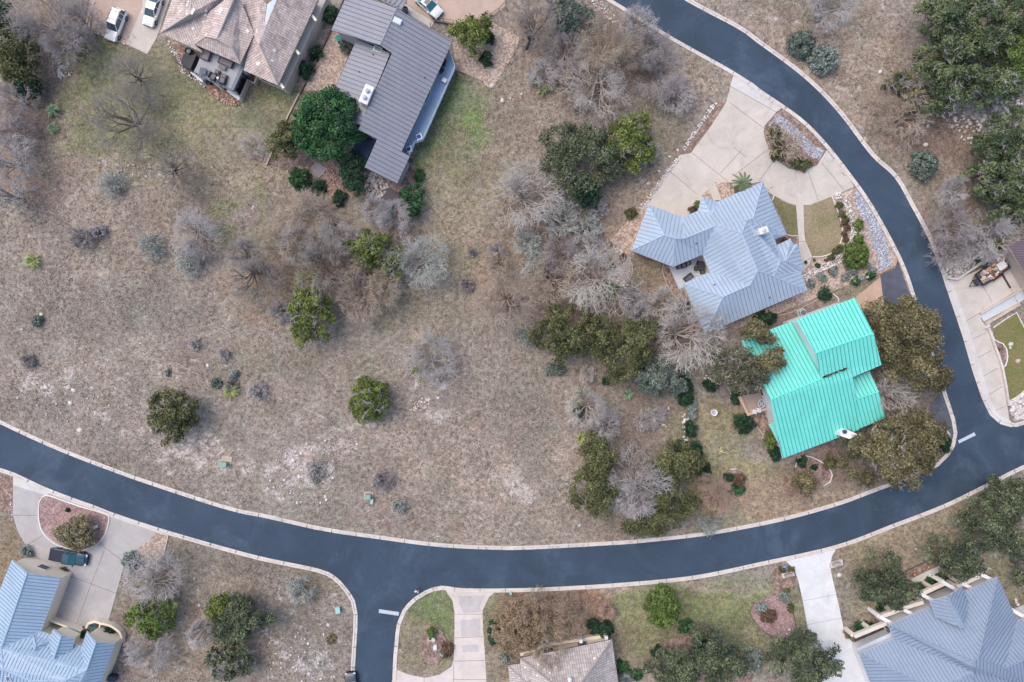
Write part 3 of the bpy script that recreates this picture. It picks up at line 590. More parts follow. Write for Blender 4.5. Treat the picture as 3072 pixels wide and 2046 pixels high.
def crown_mesh(cx, cy, rx, ry, z0, z1, seed, leaf=.17, lump=.95, dens=1.0, rough=.25, gaps=.12, rz=0.0, flat=False):
    """leafy crown: lumps spread through an uneven dome, each covered with leaf-sized faces.  Returns V, tint"""
    r = np.random.RandomState(seed); R = (rx + ry)/2
    lump = min(lump, R*.5); nl = int(max(8, dens*3.9*rx*ry/(lump*lump)))
    ph = r.rand(5)*6.28
    P_ = []
    while len(P_) < nl:
        a = r.rand()*6.283; q = math.sqrt(r.rand()); w = 1 + rough*(math.sin(2*a + ph[0])*.5 + math.sin(3*a + ph[1])*.4 + math.sin(5*a + ph[2])*.35)
        x, y = q*math.cos(a), q*math.sin(a)
        if r.rand() < gaps*2 and q > .45 and math.sin(4*a + ph[3]) > .2: continue
        top = math.sqrt(max(0, 1 - q*q)); h = z0 + (z1 - z0)*(.12 + .88*top*r.uniform(.62, 1.0) if r.rand() < .8 else r.rand()*.5)
        X_, Y_ = x*max(rx - lump*.3, .1)*w, y*max(ry - lump*.3, .1)*w
        P_.append((cx + X_*math.cos(rz) - Y_*math.sin(rz), cy + X_*math.sin(rz) + Y_*math.cos(rz), max(h - lump*.4, z0 + .05)))
    P_ = np.array(P_); lr = lump*r.uniform(.55, 1.15, nl); tint = r.rand(nl)
    per = np.maximum(12, (dens**0*13*(lr*lr)/(leaf*leaf)*.42)).astype(int)
    idx = np.repeat(np.arange(nl), per); n = len(idx)
    d = unit(r.normal(size=(n, 3))); d[:, 2] = np.where(d[:, 2] < -.2, -d[:, 2], d[:, 2]); d[:, 2] *= .8
    rad = lr[idx]*(r.uniform(.55, 1.12, n)); rad = rad*(1 + .25*np.sin(d[:, 0]*5 + idx)*np.cos(d[:, 1]*5 + idx*2))
    C_ = P_[idx] + d*rad[:, None]; C_[:, 2] = np.maximum(C_[:, 2], .05)
    N_ = unit(d + r.normal(size=(n, 3))*.65 + np.array([0, 0, .35]))
    V = leaf_quads(C_, N_, leaf, r)
    return V, np.repeat(np.clip(tint[idx]*.8 + r.rand(n)*.35 - .1, 0, 1), 4)
def quads(n): return np.arange(n*4).reshape(-1, 4)
def prisms(P0, P1, R0, R1, k=3):
    P0 = np.asarray(P0, float); P1 = np.asarray(P1, float); R0 = np.asarray(R0, float); R1 = np.asarray(R1, float); n = len(P0)
    d = unit(P1 - P0); ref = np.where(np.abs(d[:, 2:3]) > .9, np.array([[1., 0, 0]]), np.array([[0, 0, 1.]])); a = unit(np.cross(d, ref)); b = np.cross(d, a)
    V = np.zeros((n, 2*k, 3))
    for i in range(k):
        q = 2*math.pi*i/k; o = a*math.cos(q) + b*math.sin(q)
        V[:, i] = P0 + o*R0[:, None]; V[:, k + i] = P1 + o*R1[:, None]
    f = np.array([[i, (i + 1) % k, k + (i + 1) % k, k + i] for i in range(k)])
    F_ = (f[None] + (np.arange(n)*2*k)[:, None, None]).reshape(-1, 4)
    return V.reshape(-1, 3), F_
def trunk_mesh(name, base_, top, r0, parent, seed=0, limbs=6, spread=2.0):
    r = random.Random(seed); P0 = []; P1 = []; R0 = []; R1 = []
    b = Vector(base_); h = top - b.z; p = b; rr = r0
    for i in range(3):
        q = p + Vector((r.uniform(-.12, .12)*h*.3, r.uniform(-.12, .12)*h*.3, h*.16)); P0.append(p); P1.append(q); R0.append(rr); R1.append(rr*.85); rr *= .85; p = q
    for i in range(limbs):
        a = 6.283*i/limbs + r.uniform(-.3, .3); d = Vector((math.cos(a), math.sin(a), 0)); q = p; lr = rr*.6
        for j in range(3):
            e = q + d*spread*.28 + Vector((r.uniform(-.2, .2), r.uniform(-.2, .2), h*.14)); P0.append(q); P1.append(e); R0.append(lr); R1.append(lr*.65); lr *= .65; q = e
    V, F_ = prisms(P0, P1, R0, R1, 6)
    return np_obj(name, V, F_, m_bark, parent)
SEED = [100]
def green_tree(kind, name, cat, t_, x, y, rx, ry, h, label, group=None, leaf=.17, lump=.95, rz=0.0, dens=1.0, z0f=.3, rough=.25, gaps=.12, trunk=True, twigs=0):
    """rx, ry in overview units as seen, h metres"""
    SEED[0] += 7; s = SEED[0]; zc = h*.62
    c = G(t_, x, y, zc); k = (CAM_H - zc)/CAM_H
    rx *= FM*k; ry *= FM*k
    e = empty(name, (c.x, c.y, 0), label, cat, group)
    V, ti = crown_mesh(c.x, c.y, rx, ry, h*z0f, h, s, leaf, lump, dens, rough, gaps, rz)
    np_obj('crown', V, quads(len(V)//4), LEAF[kind], e, ti)
    if trunk: trunk_mesh('trunk', (c.x, c.y, 0), h*.8, .05 + .035*h, e, s, 6, (rx + ry)/2*.8)
    if twigs:
        P0, P1, R0, R1 = [], [], [], []; r = np.random.RandomState(s + 1)
        for i in range(twigs):
            a = r.rand()*6.28; q = math.sqrt(r.rand())*.85; px, py = c.x + q*rx*math.cos(a), c.y + q*ry*math.sin(a); z = h*(.35 + .6*math.sqrt(max(0, 1 - q*q)))
            for j in range(7):
                b = r.rand()*6.28; l = r.uniform(.4, .9); P0.append((px, py, z)); P1.append((px + l*math.cos(b), py + l*math.sin(b), z + l*.5)); R0.append(.035); R1.append(.015)
        V, F_ = prisms(P0, P1, R0, R1, 3); np_obj('dead_twigs', V, F_, m_twigdead, e)['kind'] = 'stuff'
    return e
def shrub(kind, name, cat, t_, x, y, rx, ry, h, label, group=None, leaf=.12, lump=.4, rz=0.0, rough=.12, dens=1.2):
    """rx, ry in overview units; one mesh"""
    SEED[0] += 7; zc = h*.5
    c = G(t_, x, y, zc); rx *= FM; ry *= FM
    V, ti = crown_mesh(c.x, c.y, rx, ry, 0.02, h, SEED[0], leaf, lump, dens, rough, 0, rz)
    o = np_obj(name, V, quads(len(V)//4), LEAF[kind], None, ti)
    return tag(o, label, cat, group)
# ------------------------------------------------------------------ leafless trees
def barkmat(name, rgb, rgb2):
    m, t = base(name, .9, 0, .15)
    a = t.new('ShaderNodeAttribute', attribute_name='tint'); p = t.coord()
    c = t.mix(a.outputs['Fac'], alb(rgb), alb(rgb2)); c = t.scalecol(c, t.ramp(t.noise(p, 3, 3, .6), .3, .7, .8, 1.2))
    t.link(c, t.bsdf.inputs['Base Color']); return m
BARK = {'pale': barkmat('bark_pale', (160, 149, 140), (216, 208, 200)), 'grey': barkmat('bark_grey', (148, 141, 138), (204, 198, 197)),
        'dark': barkmat('bark_dark', (96, 88, 86), (176, 166, 158)), 'tanb': barkmat('bark_tan', (148, 132, 118), (202, 186, 168)),
        'mauve': barkmat('bark_mauve', (132, 123, 121), (184, 176, 175)), 'sageb': barkmat('bark_sage', (150, 153, 146), (204, 206, 198)),
        'rose': barkmat('bark_rose', (160, 134, 120), (200, 174, 158))}
def grow(seed, stems=1, levels=5, kids=3, up=.3, wig=.2):
    """limbs that fork outwards again and again, so the crown reads as a fan of branches with fine twigs at its rim"""
    r = np.random.RandomState(seed); S_ = []
    def rec(p, d, ln, rad, lev, az):
        ns = 3 if lev < 3 else 2
        for i in range(ns):
            d = d + r.normal(size=3)*wig*(.8 if lev < 2 else 1.1) + np.array([math.cos(az), math.sin(az), 0])*(.12 if stems == 1 else .04); d[2] += .10 - .05*lev*(lev > 2); d = d/np.linalg.norm(d)
            q = p + d*ln/ns; q[2] = max(q[2], .04); r1 = rad*.84; S_.append((p, q, rad, r1, lev)); p = q; rad = r1
            if lev < levels and (i == ns - 1 or (lev >= 1 and r.rand() < .46)):
                nk = kids if i == ns - 1 else 1
                for k in range(nk):
                    a = (k - (nk - 1)/2)*r.uniform(.55, .95) + r.normal()*.22 if nk > 1 else r.choice([-1, 1])*r.uniform(.5, .95)
                    ca, sa = math.cos(a), math.sin(a); nd = np.array([d[0]*ca - d[1]*sa, d[0]*sa + d[1]*ca, d[2] + r.normal()*.28])
                    rec(p, nd/np.linalg.norm(nd), ln*r.uniform(.6, .82), rad*.68, lev + 1, az*.5 + math.atan2(nd[1], nd[0])*.5 if abs(math.atan2(nd[1], nd[0]) - az) < 3 else az)
    n0 = 9 if stems == 1 else stems + 4; p0 = np.zeros(3)
    if stems == 1:
        q = np.array([r.normal()*.05, r.normal()*.05, .55]); S_.append((p0, q, .12, .10, 0)); p0 = q
    for s in range(n0):
        a = 6.283*s/n0 + r.uniform(-.35, .35); e = r.uniform(.25, .95) if s % 3 else r.uniform(1.2, 3.4); d = np.array([math.cos(a), math.sin(a), e]); rec(p0.copy(), d/np.linalg.norm(d), r.uniform(.8, 1.1), .065, 1, a)
    return S_
GROWN = {}
def bare_tree(kind, t_, x, y, rad, h, label, name='bare_tree', cat='bare tree', group=None, stems=1, levels=5, kids=3, base_at=None, rmin=.036, squash=1.0, leaf=None, nleaf=0, shrubby=False, up=.3, rz=None, wig=.22):
    """rad in overview units as seen, h metres; base_at = survey point of the trunk foot, when it shows"""
    SEED[0] += 7; key = (stems, levels, kids, up, wig, SEED[0] % 6)
    if key not in GROWN: GROWN[key] = grow(SEED[0], stems, levels, kids, up, wig)
    S_ = GROWN[key]; P0 = np.array([s[0] for s in S_]); P1 = np.array([s[1] for s in S_]); R0 = np.array([s[2] for s in S_]); R1 = np.array([s[3] for s in S_]); lev = np.array([s[4] for s in S_])
    rr = random.Random(SEED[0]); a = rr.uniform(0, 6.28) if rz is None else rz; ca, sa = math.cos(a), math.sin(a)
    Rm = np.array([[ca, -sa, 0], [sa, ca, 0], [0, 0, 1]]); P0 = P0 @ Rm.T; P1 = P1 @ Rm.T
    tips = P1[lev >= levels - 1]; mid = np.median(tips, axis=0); ext = np.percentile(np.linalg.norm(tips[:, :2] - mid[:2], axis=1), 90); zt = np.percentile(P1[:, 2], 98)
    zc = h*.7; k = (CAM_H - zc)/CAM_H; Rw = rad*FM*k; s = Rw/ext; sz = h/zt
    c = G(t_, x, y, zc); foot = G(base_at[0], base_at[1], base_at[2], 0) if base_at else Vector((c.x, c.y, 0))
    off = np.array([c.x - foot.x - mid[0]*s, c.y - foot.y - mid[1]*s])
    def tr(P_):
        q = P_.copy(); q[:, 0] *= s; q[:, 1] *= s*squash; q[:, 2] *= sz
        w = np.clip(q[:, 2:3]/(zc*.8), 0, 1); w = w*w*(3 - 2*w)
        q[:, :2] += off[None]*w + np.array([[foot.x, foot.y]]); return q
    P0, P1 = tr(P0), tr(P1); rs_ = (s*.6 + sz*.4); R0 = np.maximum(R0*rs_*1.0, rmin*(2.1 - .33*lev)); R1 = np.maximum(R1*rs_*1.0, rmin*(1.9 - .33*lev))
    e = empty(name, foot, label, cat, group); big = lev <= (1 if stems == 1 else 1)
    for nm, sel, kk in (('trunk', big, 6), ('crown', ~big, 3)):
        if not sel.any(): continue
        V, F_ = prisms(P0[sel], P1[sel], R0[sel], R1[sel], kk)
        ti = np.repeat(np.clip((lev[sel] - 1)/(levels - 1.)*.8 + .1, 0, 1), 2*kk)
        np_obj(nm, V, F_, BARK[kind], e, ti)
    if nleaf:
        r = np.random.RandomState(SEED[0]); tp = P1[lev >= levels - 2]; cl = tp[r.randint(0, len(tp), max(3, nleaf//40))]
        C_ = cl[r.randint(0, len(cl), nleaf)] + r.normal(size=(nleaf, 3))*.28; C_[:, 2] = np.maximum(C_[:, 2], .1)
        V = leaf_quads(C_, unit(r.normal(size=(nleaf, 3)) + [0, 0, 1]), .1, r); np_obj('leaves', V, quads(nleaf), LEAF[leaf or 'yellow'], e, np.repeat(r.rand(nleaf), 4))
    return e
def bare_bush(kind, t_, x, y, rad, h, label, group=None, leaf=None, nleaf=0, squash=1.0, name='bare_bush', rmin=.034, kids=3):
    return bare_tree(kind, t_, x, y, rad, h, label, name, 'bare bush', group, stems=11, levels=3 if rad < 15 else 4, kids=kids, rmin=rmin, leaf=leaf, nleaf=nleaf, squash=squash, up=.12, wig=.18)
# ------------------------------------------------------------------ spiky plants
def rosette(mat, name, cat, t_, x, y, rad, h, label, n=60, w=.05, group=None, droop=.3):
    SEED[0] += 7; r = np.random.RandomState(SEED[0]); c = G(t_, x, y, h*.5); R = rad*FM*1.45; w *= 1.7; n = int(n*.7); V = []; F_ = []
    for i in range(n):
        a = r.rand()*6.28; e = r.rand(); l = R*r.uniform(.75, 1.1); d = np.array([math.cos(a), math.sin(a), 0]); s = np.array([-math.sin(a), math.cos(a), 0])*w*r.uniform(.7, 1.2)
        b = np.array([c.x, c.y, .03 + h*.25]); p1 = b + d*l*.5*(1 - e*.3) + [0, 0, h*(.35 + .5*e)]; p2 = b + d*l*(1 - e*.55) + [0, 0, h*(.1 + .85*e) - droop*h*(1 - e)*.3]
        p2[2] = max(p2[2], .03); o = len(V); V += [b - s*.7, b + s*.7, p1 + s, p1 - s, p2]; F_ += [(o, o + 1, o + 2, o + 3), (o + 3, o + 2, o + 4)]
    o = mesh_obj(name, V, F_, mat); return tag(o, label, cat, group)
m_yucca = M('yucca_leaf', (150, 160, 98), .6, .2, 3, island=.3); m_agave = M('agave_leaf', (130, 156, 120), .6, .2, 3, island=.3); m_palm = M('palm_leaf', (92, 110, 72), .6, .2, 3, island=.3); m_blade = M('blade_leaf', (84, 116, 52), .6, .2, 3, island=.35)
# ------------------------------------------------------------------ houses
def metal_roof(name, rgb, k=1.0, rough=.5):
    m, t = base(name, rough, 0.0, .45); p = t.coord()
    f = t.math('MULTIPLY', t.ramp(t.noise(p, .35, 4, .6, .8), .3, .7, .93, 1.07), t.ramp(t.noise(p, 3.2, 3, .6), .3, .7, .96, 1.04))
    c = t.scalecol(alb(rgb, k), f)
    c = t.mix(t.math('MULTIPLY', t.ramp(t.noise(p, .28, 6, .75, 1.2), .54, .72, 0, .38), t.ramp(t.noise(p, 2.2, 3, .6), .3, .6, .3, 1)), c, t.mix(1.0, c, (.72, .74, .76, 1), 'MULTIPLY'))
    t.link(c, t.bsdf.inputs['Base Color']); return m
def tile_roof(name, rgb, dark, amt=.5, sc=1.0):
    m, t = base(name, .85, 0, .2)
    uv = t.new('ShaderNodeUVMap'); p = t.coord()
    sep = t.new('ShaderNodeSeparateXYZ'); t.link(uv.outputs[0], sep.inputs[0])
    def saw(o, per):
        q = t.math('DIVIDE', o, per); return t.math('FRACT', q)
    u = saw(sep.outputs[0], .34*sc); v = saw(sep.outputs[1], .42*sc)
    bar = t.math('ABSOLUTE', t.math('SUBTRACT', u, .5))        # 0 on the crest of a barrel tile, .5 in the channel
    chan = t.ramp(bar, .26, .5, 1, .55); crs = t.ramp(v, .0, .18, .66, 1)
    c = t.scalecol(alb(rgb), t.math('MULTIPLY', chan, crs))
    # each tile a little different
    cu = t.math('FLOOR', t.math('DIVIDE', sep.outputs[0], .34*sc)); cv = t.math('FLOOR', t.math('DIVIDE', sep.outputs[1], .42*sc))
    cmb = t.new('ShaderNodeCombineXYZ'); t.link(cu, cmb.inputs[0]); t.link(cv, cmb.inputs[1])
    wn_ = t.new('ShaderNodeTexWhiteNoise'); t.link(cmb.outputs[0], wn_.inputs['Vector'])
    c = t.scalecol(c, t.ramp(wn_.outputs['Value'], 0, 1, .86, 1.14))
    st = t.noise(p, .55, 5, .7, .6)
    c = t.mix(t.math('MULTIPLY', t.ramp(st, .48, .7, 0, amt), t.ramp(t.noise(p, 3, 3, .7), .35, .6, .3, 1)), c, alb(dark))
    t.link(c, t.bsdf.inputs['Base Color']); t.bump(t.math('ADD', chan, crs), .6, .05); return m
m_fascia = M('fascia', (214, 210, 206), .7, .05); m_gutter = M('gutter_dark', (96, 92, 96), .6, .1)
m_soffit = M('soffit', (170, 164, 158), .8, .05)
stucco_cream = M('stucco_cream', (240, 226, 206), .9, .06, 3, .06, .4, .2); stucco_white = M('stucco_white', (232, 230, 230), .9, .06, 3, .05, .4, .2)
stucco_tan = M('stucco_tan', (196, 182, 168), .9, .08, 3, .06, .4, .2); stucco_grey = M('siding_grey', (176, 174, 176), .85, .06)
g_dark = glass('window_glass', (52, 58, 66)); m_frame = M('window_frame', (222, 222, 222), .5, .03); m_door = M('door_brown', (96, 62, 46), .6, .1)
class House:
    def __init__(s, name, label, cat, V, cols, wallmat, roofmat, ribmat, fascia, inset=.6):
        s.v = {k: G(*a) for k, a in V.items()}
        cx = sum(v.x for v in s.v.values())/len(s.v); cy = sum(v.y for v in s.v.values())/len(s.v)
        s.e = empty(name, (cx, cy, 0), label, cat); s.wallmat = wallmat; s.roofmat = roofmat; s.ribmat = ribmat; s.fascia = fascia; s.all = []
    def roof(s, faces, rib=.5, ribw=.075, ribh=.055, cap=.16, thick=.2, uvmap=False, name='roof', skip_caps=(), label=None, caph=.06):
        tris = []; V = []; idx = {}; F_ = []; UV = []; polys = []
        def vid(k):
            if k not in idx: idx[k] = len(V); V.append(s.v[k])
            return idx[k]
        edges = {}; R = MB(); dirs = []
        for f in faces:
            P_ = [s.v[k] for k in f]
            n = Vector((0, 0, 0))
            for i in range(len(P_)):
                a, b = P_[i], P_[(i + 1) % len(P_)]; n += Vector(((a.y - b.y)*(a.z + b.z), (a.z - b.z)*(a.x + b.x), (a.x - b.x)*(a.y + b.y)))
            n.normalize()
            if n.z < 0: f = f[::-1]; P_ = P_[::-1]; n = -n
            ds = Vector((n.x, n.y, 0)); ds = ds.normalized() if ds.length > 1e-4 else Vector((1, 0, 0)); ac = Vector((-ds.y, ds.x, 0))
            ids = [vid(k) for k in f]
            tr = tessellate_polygon([P_])
            for t_ in tr:
                q = up(P_, t_); F_.append(tuple(ids[i] for i in q)); tris.append(F_[-1])
                UV += [(V[ids[i]].dot(ac), -V[ids[i]].dot(ds)) for i in q]
            for i in range(len(f)):
                a, b = f[i], f[(i + 1) % len(f)]; edges.setdefault(frozenset((a, b)), []).append((a, b))
            polys.append((P_, ds, ac))
        s.bvh = BVHTree.FromPolygons([tuple(v) for v in V], F_); s.all.append((V, F_))
        # each roof sheet with its own verts so shading stays crisp
        b = MB()
        for t_ in F_: b.add([V[i] for i in t_], [(0, 1, 2)], 0)
        nf = len(F_)
        for t_ in F_: b.add([V[i] - Vector((0, 0, thick)) for i in t_], [(2, 1, 0)], 2)
        for e_, l in edges.items():
            if len(l) == 1:
                a, c_ = s.v[l[0][0]], s.v[l[0][1]]; dn = Vector((0, 0, thick))
                b.add([a, c_, c_ - dn, a - dn], [(3, 2, 1, 0)], 3)
        if rib:  # standing seams; their darker colour paints in the shadow line beside each seam
            for P_, ds, ac in polys:
                us = [p.dot(ac) for p in P_]; u = math.ceil(min(us)/rib)*rib
                tb = BVHTree.FromPolygons([tuple(p) for p in P_], [up(P_, q) for q in tessellate_polygon([P_])])
                while u < max(us):
                    xs = []
                    for i in range(len(P_)):
                        a, c_ = P_[i], P_[(i + 1) % len(P_)]; ua, uc = a.dot(ac), c_.dot(ac)
                        if (ua > u) != (uc > u): w = (u - ua)/(uc - ua); xs.append((a + (c_ - a)*w).dot(ds))
                    xs.sort()
                    for j in range(0, len(xs) - 1, 2):
                        d0, d1 = xs[j] + .03, xs[j + 1] - .01
                        if d1 - d0 < .3: continue
                        n = max(1, int((d1 - d0)/.7)); last = None
                        for q in range(n + 1):
                            d = d0 + (d1 - d0)*q/n; x_, y_ = ac.x*u + ds.x*d, ac.y*u + ds.y*d
                            h = tb.ray_cast(Vector((x_, y_, 50)), Vector((0, 0, -1)))[0]
                            if h is None: last = None; continue
                            if last is not None:
                                o = ac*ribw/2; z_ = Vector((0, 0, ribh)); lo = Vector((0, 0, -.01))
                                A = [last - o + lo, last + o + lo, last + o + z_, last - o + z_, h - o + lo, h + o + lo, h + o + z_, h - o + z_]
                                b.add(A, [(3, 2, 6, 7), (0, 3, 7, 4), (2, 1, 5, 6), (0, 1, 2, 3), (7, 6, 5, 4)], 1)
                            last = h
                    u += rib
        if cap:
            for e_, l in edges.items():
                if (len(l) == 2 or set(e_) in [set(x) for x in skip_caps]) :
                    a, c_ = s.v[l[0][0]], s.v[l[0][1]]; d = c_ - a; sd = Vector((-d.y, d.x, 0)).normalized()*cap/2; z_ = Vector((0, 0, caph)); lo = Vector((0, 0, -.1))
                    b.add([a - sd + lo, a + sd + lo, a + z_*1.5, c_ - sd + lo, c_ + sd + lo, c_ + z_*1.5, a - sd + z_*.5, a + sd + z_*.5, c_ - sd + z_*.5, c_ + sd + z_*.5],
                          [(6, 2, 5, 8), (2, 7, 9, 5), (0, 6, 8, 3), (7, 1, 4, 9), (0, 1, 7, 2, 6), (3, 8, 5, 9, 4)], 4)
        capm = s.capmat if hasattr(s, 'capmat') else s.roofmat
        o = b.build(name, [s.roofmat, s.ribmat or s.roofmat, m_soffit, s.fascia, capm], s.e)
        if uvmap:
            ul = o.data.uv_layers.new(name='UVMap'); flat = []
            for q in UV: flat += q
            arr = np.zeros(len(o.data.loops)*2, dtype=np.float32); arr[:len(flat)] = flat; ul.data.foreach_set('uv', arr)
        if label: o['label'] = label
        return o
    def zroof(s, x, y, default=3.0):
        best = None
        for V, F_ in s.all:
            h = BVHTree.FromPolygons([tuple(v) for v in V], F_).ray_cast(Vector((x, y, 50)), Vector((0, 0, -1)))[0]
            if h is not None and (best is None or h.z > best): best = h.z
        return best if best is not None else default
    def walls(s, keys, inset=.55, mat=None, windows=(), z0=0.0, name='wall', pts=None, floor=None):
        P_ = [Vector((s.v[k].x, s.v[k].y, 0)) for k in keys] if pts is None else [Vector((p.x, p.y, 0)) for p in pts]
        area = sum(P_[i].x*P_[(i + 1) % len(P_)].y - P_[(i + 1) % len(P_)].x*P_[i].y for i in range(len(P_)))
        if area < 0: P_ = P_[::-1]
        n = len(P_); Q = []
        for i in range(n):
            a, b, c_ = P_[i - 1], P_[i], P_[(i + 1) % n]; d0 = (b - a).normalized(); d1 = (c_ - b).normalized()
            n0 = Vector((-d0.y, d0.x, 0)); n1 = Vector((-d1.y, d1.x, 0)); m = n0 + n1; k = m.dot(n0); Q.append(b + m*(inset/max(k, .35)))
        bv = [BVHTree.FromPolygons([tuple(v) for v in V], F_) for V, F_ in s.all]
        def zr(x, y):
            hs = [h.z for h in (q.ray_cast(Vector((x, y, 50)), Vector((0, 0, -1)))[0] for q in bv) if h is not None]
            return max(hs) - .12 if hs else 2.8
        b = MB(); s.Q = Q
        for i in range(n):
            a, c_ = Q[i], Q[(i + 1) % n]; L_ = (c_ - a).length; k = max(1, int(L_/.8)); V = []
            for j in range(k + 1):
                q = a + (c_ - a)*j/k; V += [Vector((q.x, q.y, z0)), Vector((q.x, q.y, zr(q.x, q.y)))]
            b.add(V, [(2*j, 2*j + 2, 2*j + 3, 2*j + 1) for j in range(k)], 0)
        o = b.build(name, mat or s.wallmat, s.e)
        return o
    def opening(s, i, frac, w=1.4, h=1.2, z=1.6, kind='window', deep=.06):
        """window or door on wall edge i of the last walls() at a fraction of its length"""
        Q = s.Q; a, c_ = Q[i % len(Q)], Q[(i + 1) % len(Q)]; d = (c_ - a).normalized(); nrm = Vector((d.y, -d.x, 0)); p = a + (c_ - a)*frac; rz = math.atan2(d.y, d.x)
        b = MB(); q = p + nrm*deep/2
        for sx in (-1, 1): e_ = q + d*sx*(w/2); b.box((e_.x, e_.y, z), (.09, deep + .06, h + .09), rz)
        for sz in (-1, 1): b.box((q.x, q.y, z + sz*h/2), (w - .09, deep + .05, .09), rz)
        o = b.build(kind, m_frame if kind == 'window' else m_door, s.e)
        g_ = MB(); g_.box((q.x, q.y, z), (w - .08, deep, h - .08), rz); g_.build('pane' if kind == 'window' else 'door_panel', g_dark if kind == 'window' else m_door, o)
        return o
def chimney(h, t_, x, y, z, size, rz, hh=1.2, caps=1, mat=None):
    c_ = G(t_, x, y, z + hh); zr = h.zroof(c_.x, c_.y) - .3
    b = MB(); top = z + hh; b.box((c_.x, c_.y, (zr + top)/2), (size[0], size[1], top - zr), rz); b.box((c_.x, c_.y, top + .03), (size[0]*1.12, size[1]*1.12, .06), rz)
    for i in range(caps):
        off = (i - (caps - 1)/2)*size[0]*.5; q = (c_.x + math.cos(rz)*off, c_.y + math.sin(rz)*off, top + .06)
        b.rings(q, [(.2, 0), (.2, .25), (.27, .25), (.27, .32), (.05, .40)], 14, 1)
    return b.build('chimney', [mat or stucco_white, M('chimney_cap', (190, 196, 204), .5, .05)], h.e)
def vent(h, t_, x, y, z, r=.07, hh=.3):
    c_ = G(t_, x, y, z + hh); b = MB(); z0 = h.zroof(c_.x, c_.y) - .05; b.tube((c_.x, c_.y, z0), (c_.x, c_.y, z0 + hh), r, n=10); b.rings((c_.x, c_.y, z0 - .02), [(r*2.2, 0), (r*1.4, .12)], 10)
    return b.build('vent_pipe', m_gutter, h.e)
def skylight(h, t_, x, y, z, size, rz, rgb):
    c_ = G(t_, x, y, z); zr = h.zroof(c_.x, c_.y)
    b = MB(); b.box((c_.x, c_.y, zr + .05), (size[0], size[1], .3), rz); o = b.build('skylight', m_frame, h.e)
    g_ = MB(); g_.box((c_.x, c_.y, zr + .2), (size[0] - .16, size[1] - .16, .05), rz); g_.build('pane', glass('skylight_%d' % rgb[0], rgb, .2), o); return o
# --- blue roofed house, centre right
m_blue = metal_roof('roof_blue_grey', (166, 182, 198)); m_blue_rib = M('rib_shaded_blue_grey', (136, 150, 168), .5, .05); m_blue_cap = M('cap_blue_grey', (172, 190, 212), .5, .04)  # rib colour darker than the sheet: seam shadow put into it
Z0 = 3.2
hb = House('blue_roof_house', 'large pale blue standing seam hip roof house with courtyard at the tan driveway', 'house', {
 'A': ('12', 1015, 335, Z0), 'B': ('12', 1315, 445, Z0), 'C': ('12', 1455, 388, Z0), 'D': ('12', 1488, 262, Z0), 'D2': ('12', 1625, 308, Z0), 'Dp': ('12', 1572, 425, 4.0),
 'E': ('12', 2025, 130, Z0), 'F': ('12', 2238, 600, Z0), 'Gg': ('12', 2135, 640, Z0), 'H0': ('12', 2150, 690, Z0), 'H': ('12', 2268, 636, Z0), 'H2': ('12', 2300, 690, Z0), 'I': ('12', 2332, 680, Z0), 'J': ('12', 2392, 905, Z0), 'K': ('12', 2362, 922, Z0),
 'L': ('12', 2420, 1090, Z0), 'M': ('12', 1515, 1475, Z0), 'N': ('12', 1320, 1030, Z0), 'O': ('12', 1560, 928, Z0), 'P': ('12', 1495, 775, Z0), 'Q': ('12', 1235, 885, Z0), 'R': ('12', 865, 740, Z0),
 'S': ('12', 1155, 602, 5.0), 'T1': ('12', 1245, 636, 5.0), 'T2': ('12', 1335, 634, 5.0), 'U': ('12', 1605, 522, 5.3), 'V': ('12', 1840, 585, 5.9), 'W': ('12', 1885, 470, 5.2), 'W2': ('12', 1940, 455, 5.2),
 'X': ('12', 1978, 918, 5.9), 'Yy': ('12', 1912, 1043, 5.2), 'Zz': ('12', 1672, 1150, 5.2), 'Xr': ('12', 2120, 970, 5.0), 'Pk': ('12', 2178, 832, 4.9), 'Pr': ('12', 2228, 830, 4.6), 'Kv': ('12', 2165, 745, 3.9), 'Pv': ('12', 2110, 600, 3.9)},
 None, stucco_cream, m_blue, m_blue_rib, m_fascia)
hb.capmat = m_blue_cap
hb.roof([('A', 'S', 'R'), ('A', 'B', 'T2', 'T1', 'S'), ('R', 'S', 'T1', 'Q'), ('T1', 'T2', 'U', 'P', 'Q'), ('B', 'C', 'Dp', 'D2', 'E', 'W2', 'W', 'V', 'U', 'T2'), ('C', 'D', 'Dp'), ('D', 'D2', 'Dp'),
         ('E', 'F', 'W2'), ('W2', 'F', 'Gg', 'Pv', 'W'), ('W', 'Pv', 'Gg', 'H0', 'Kv', 'Pk', 'Xr', 'X', 'V'), ('U', 'V', 'X', 'Yy', 'O', 'P'), ('N', 'O', 'Yy', 'Zz'), ('N', 'Zz', 'M'), ('M', 'Zz', 'Yy', 'X', 'Xr', 'L'),
         ('H0', 'H', 'Pr', 'Pk', 'Kv'), ('H', 'H2', 'I', 'Pr'), ('I', 'J', 'Pr'), ('J', 'K', 'Xr', 'Pk', 'Pr'), ('K', 'L', 'Xr')], rib=.57)
hb.walls(['A', 'B', 'C', 'D', 'D2', 'E', 'F', 'Gg', 'H0', 'H', 'I', 'J', 'K', 'L', 'M', 'N', 'O', 'P', 'Q', 'R'], .5)
for i_, fr in ((15, .3), (16, .5), (17, .35), (18, .5)): hb.opening(i_, fr)
chimney(hb, '12', 2030, 562, 5.2, (1.15, .8), math.radians(20), 1.0)
for q in ((1448, 672, 4.6), (1605, 1040, 4.2), (2098, 1152, 4.0)): vent(hb, '12', *q)
sheet('courtyard', L('12', [(1195, 880), (1235, 860), (1500, 770), (1580, 930), (1320, 1040), (1330, 1065), (1283, 1085)]), .16, concrete('patio_pale', (196, 202, 208), (176, 182, 190), .3), 'pale concrete courtyard terrace enclosed by the blue roof', 'terrace', 'structure', thick=.14)
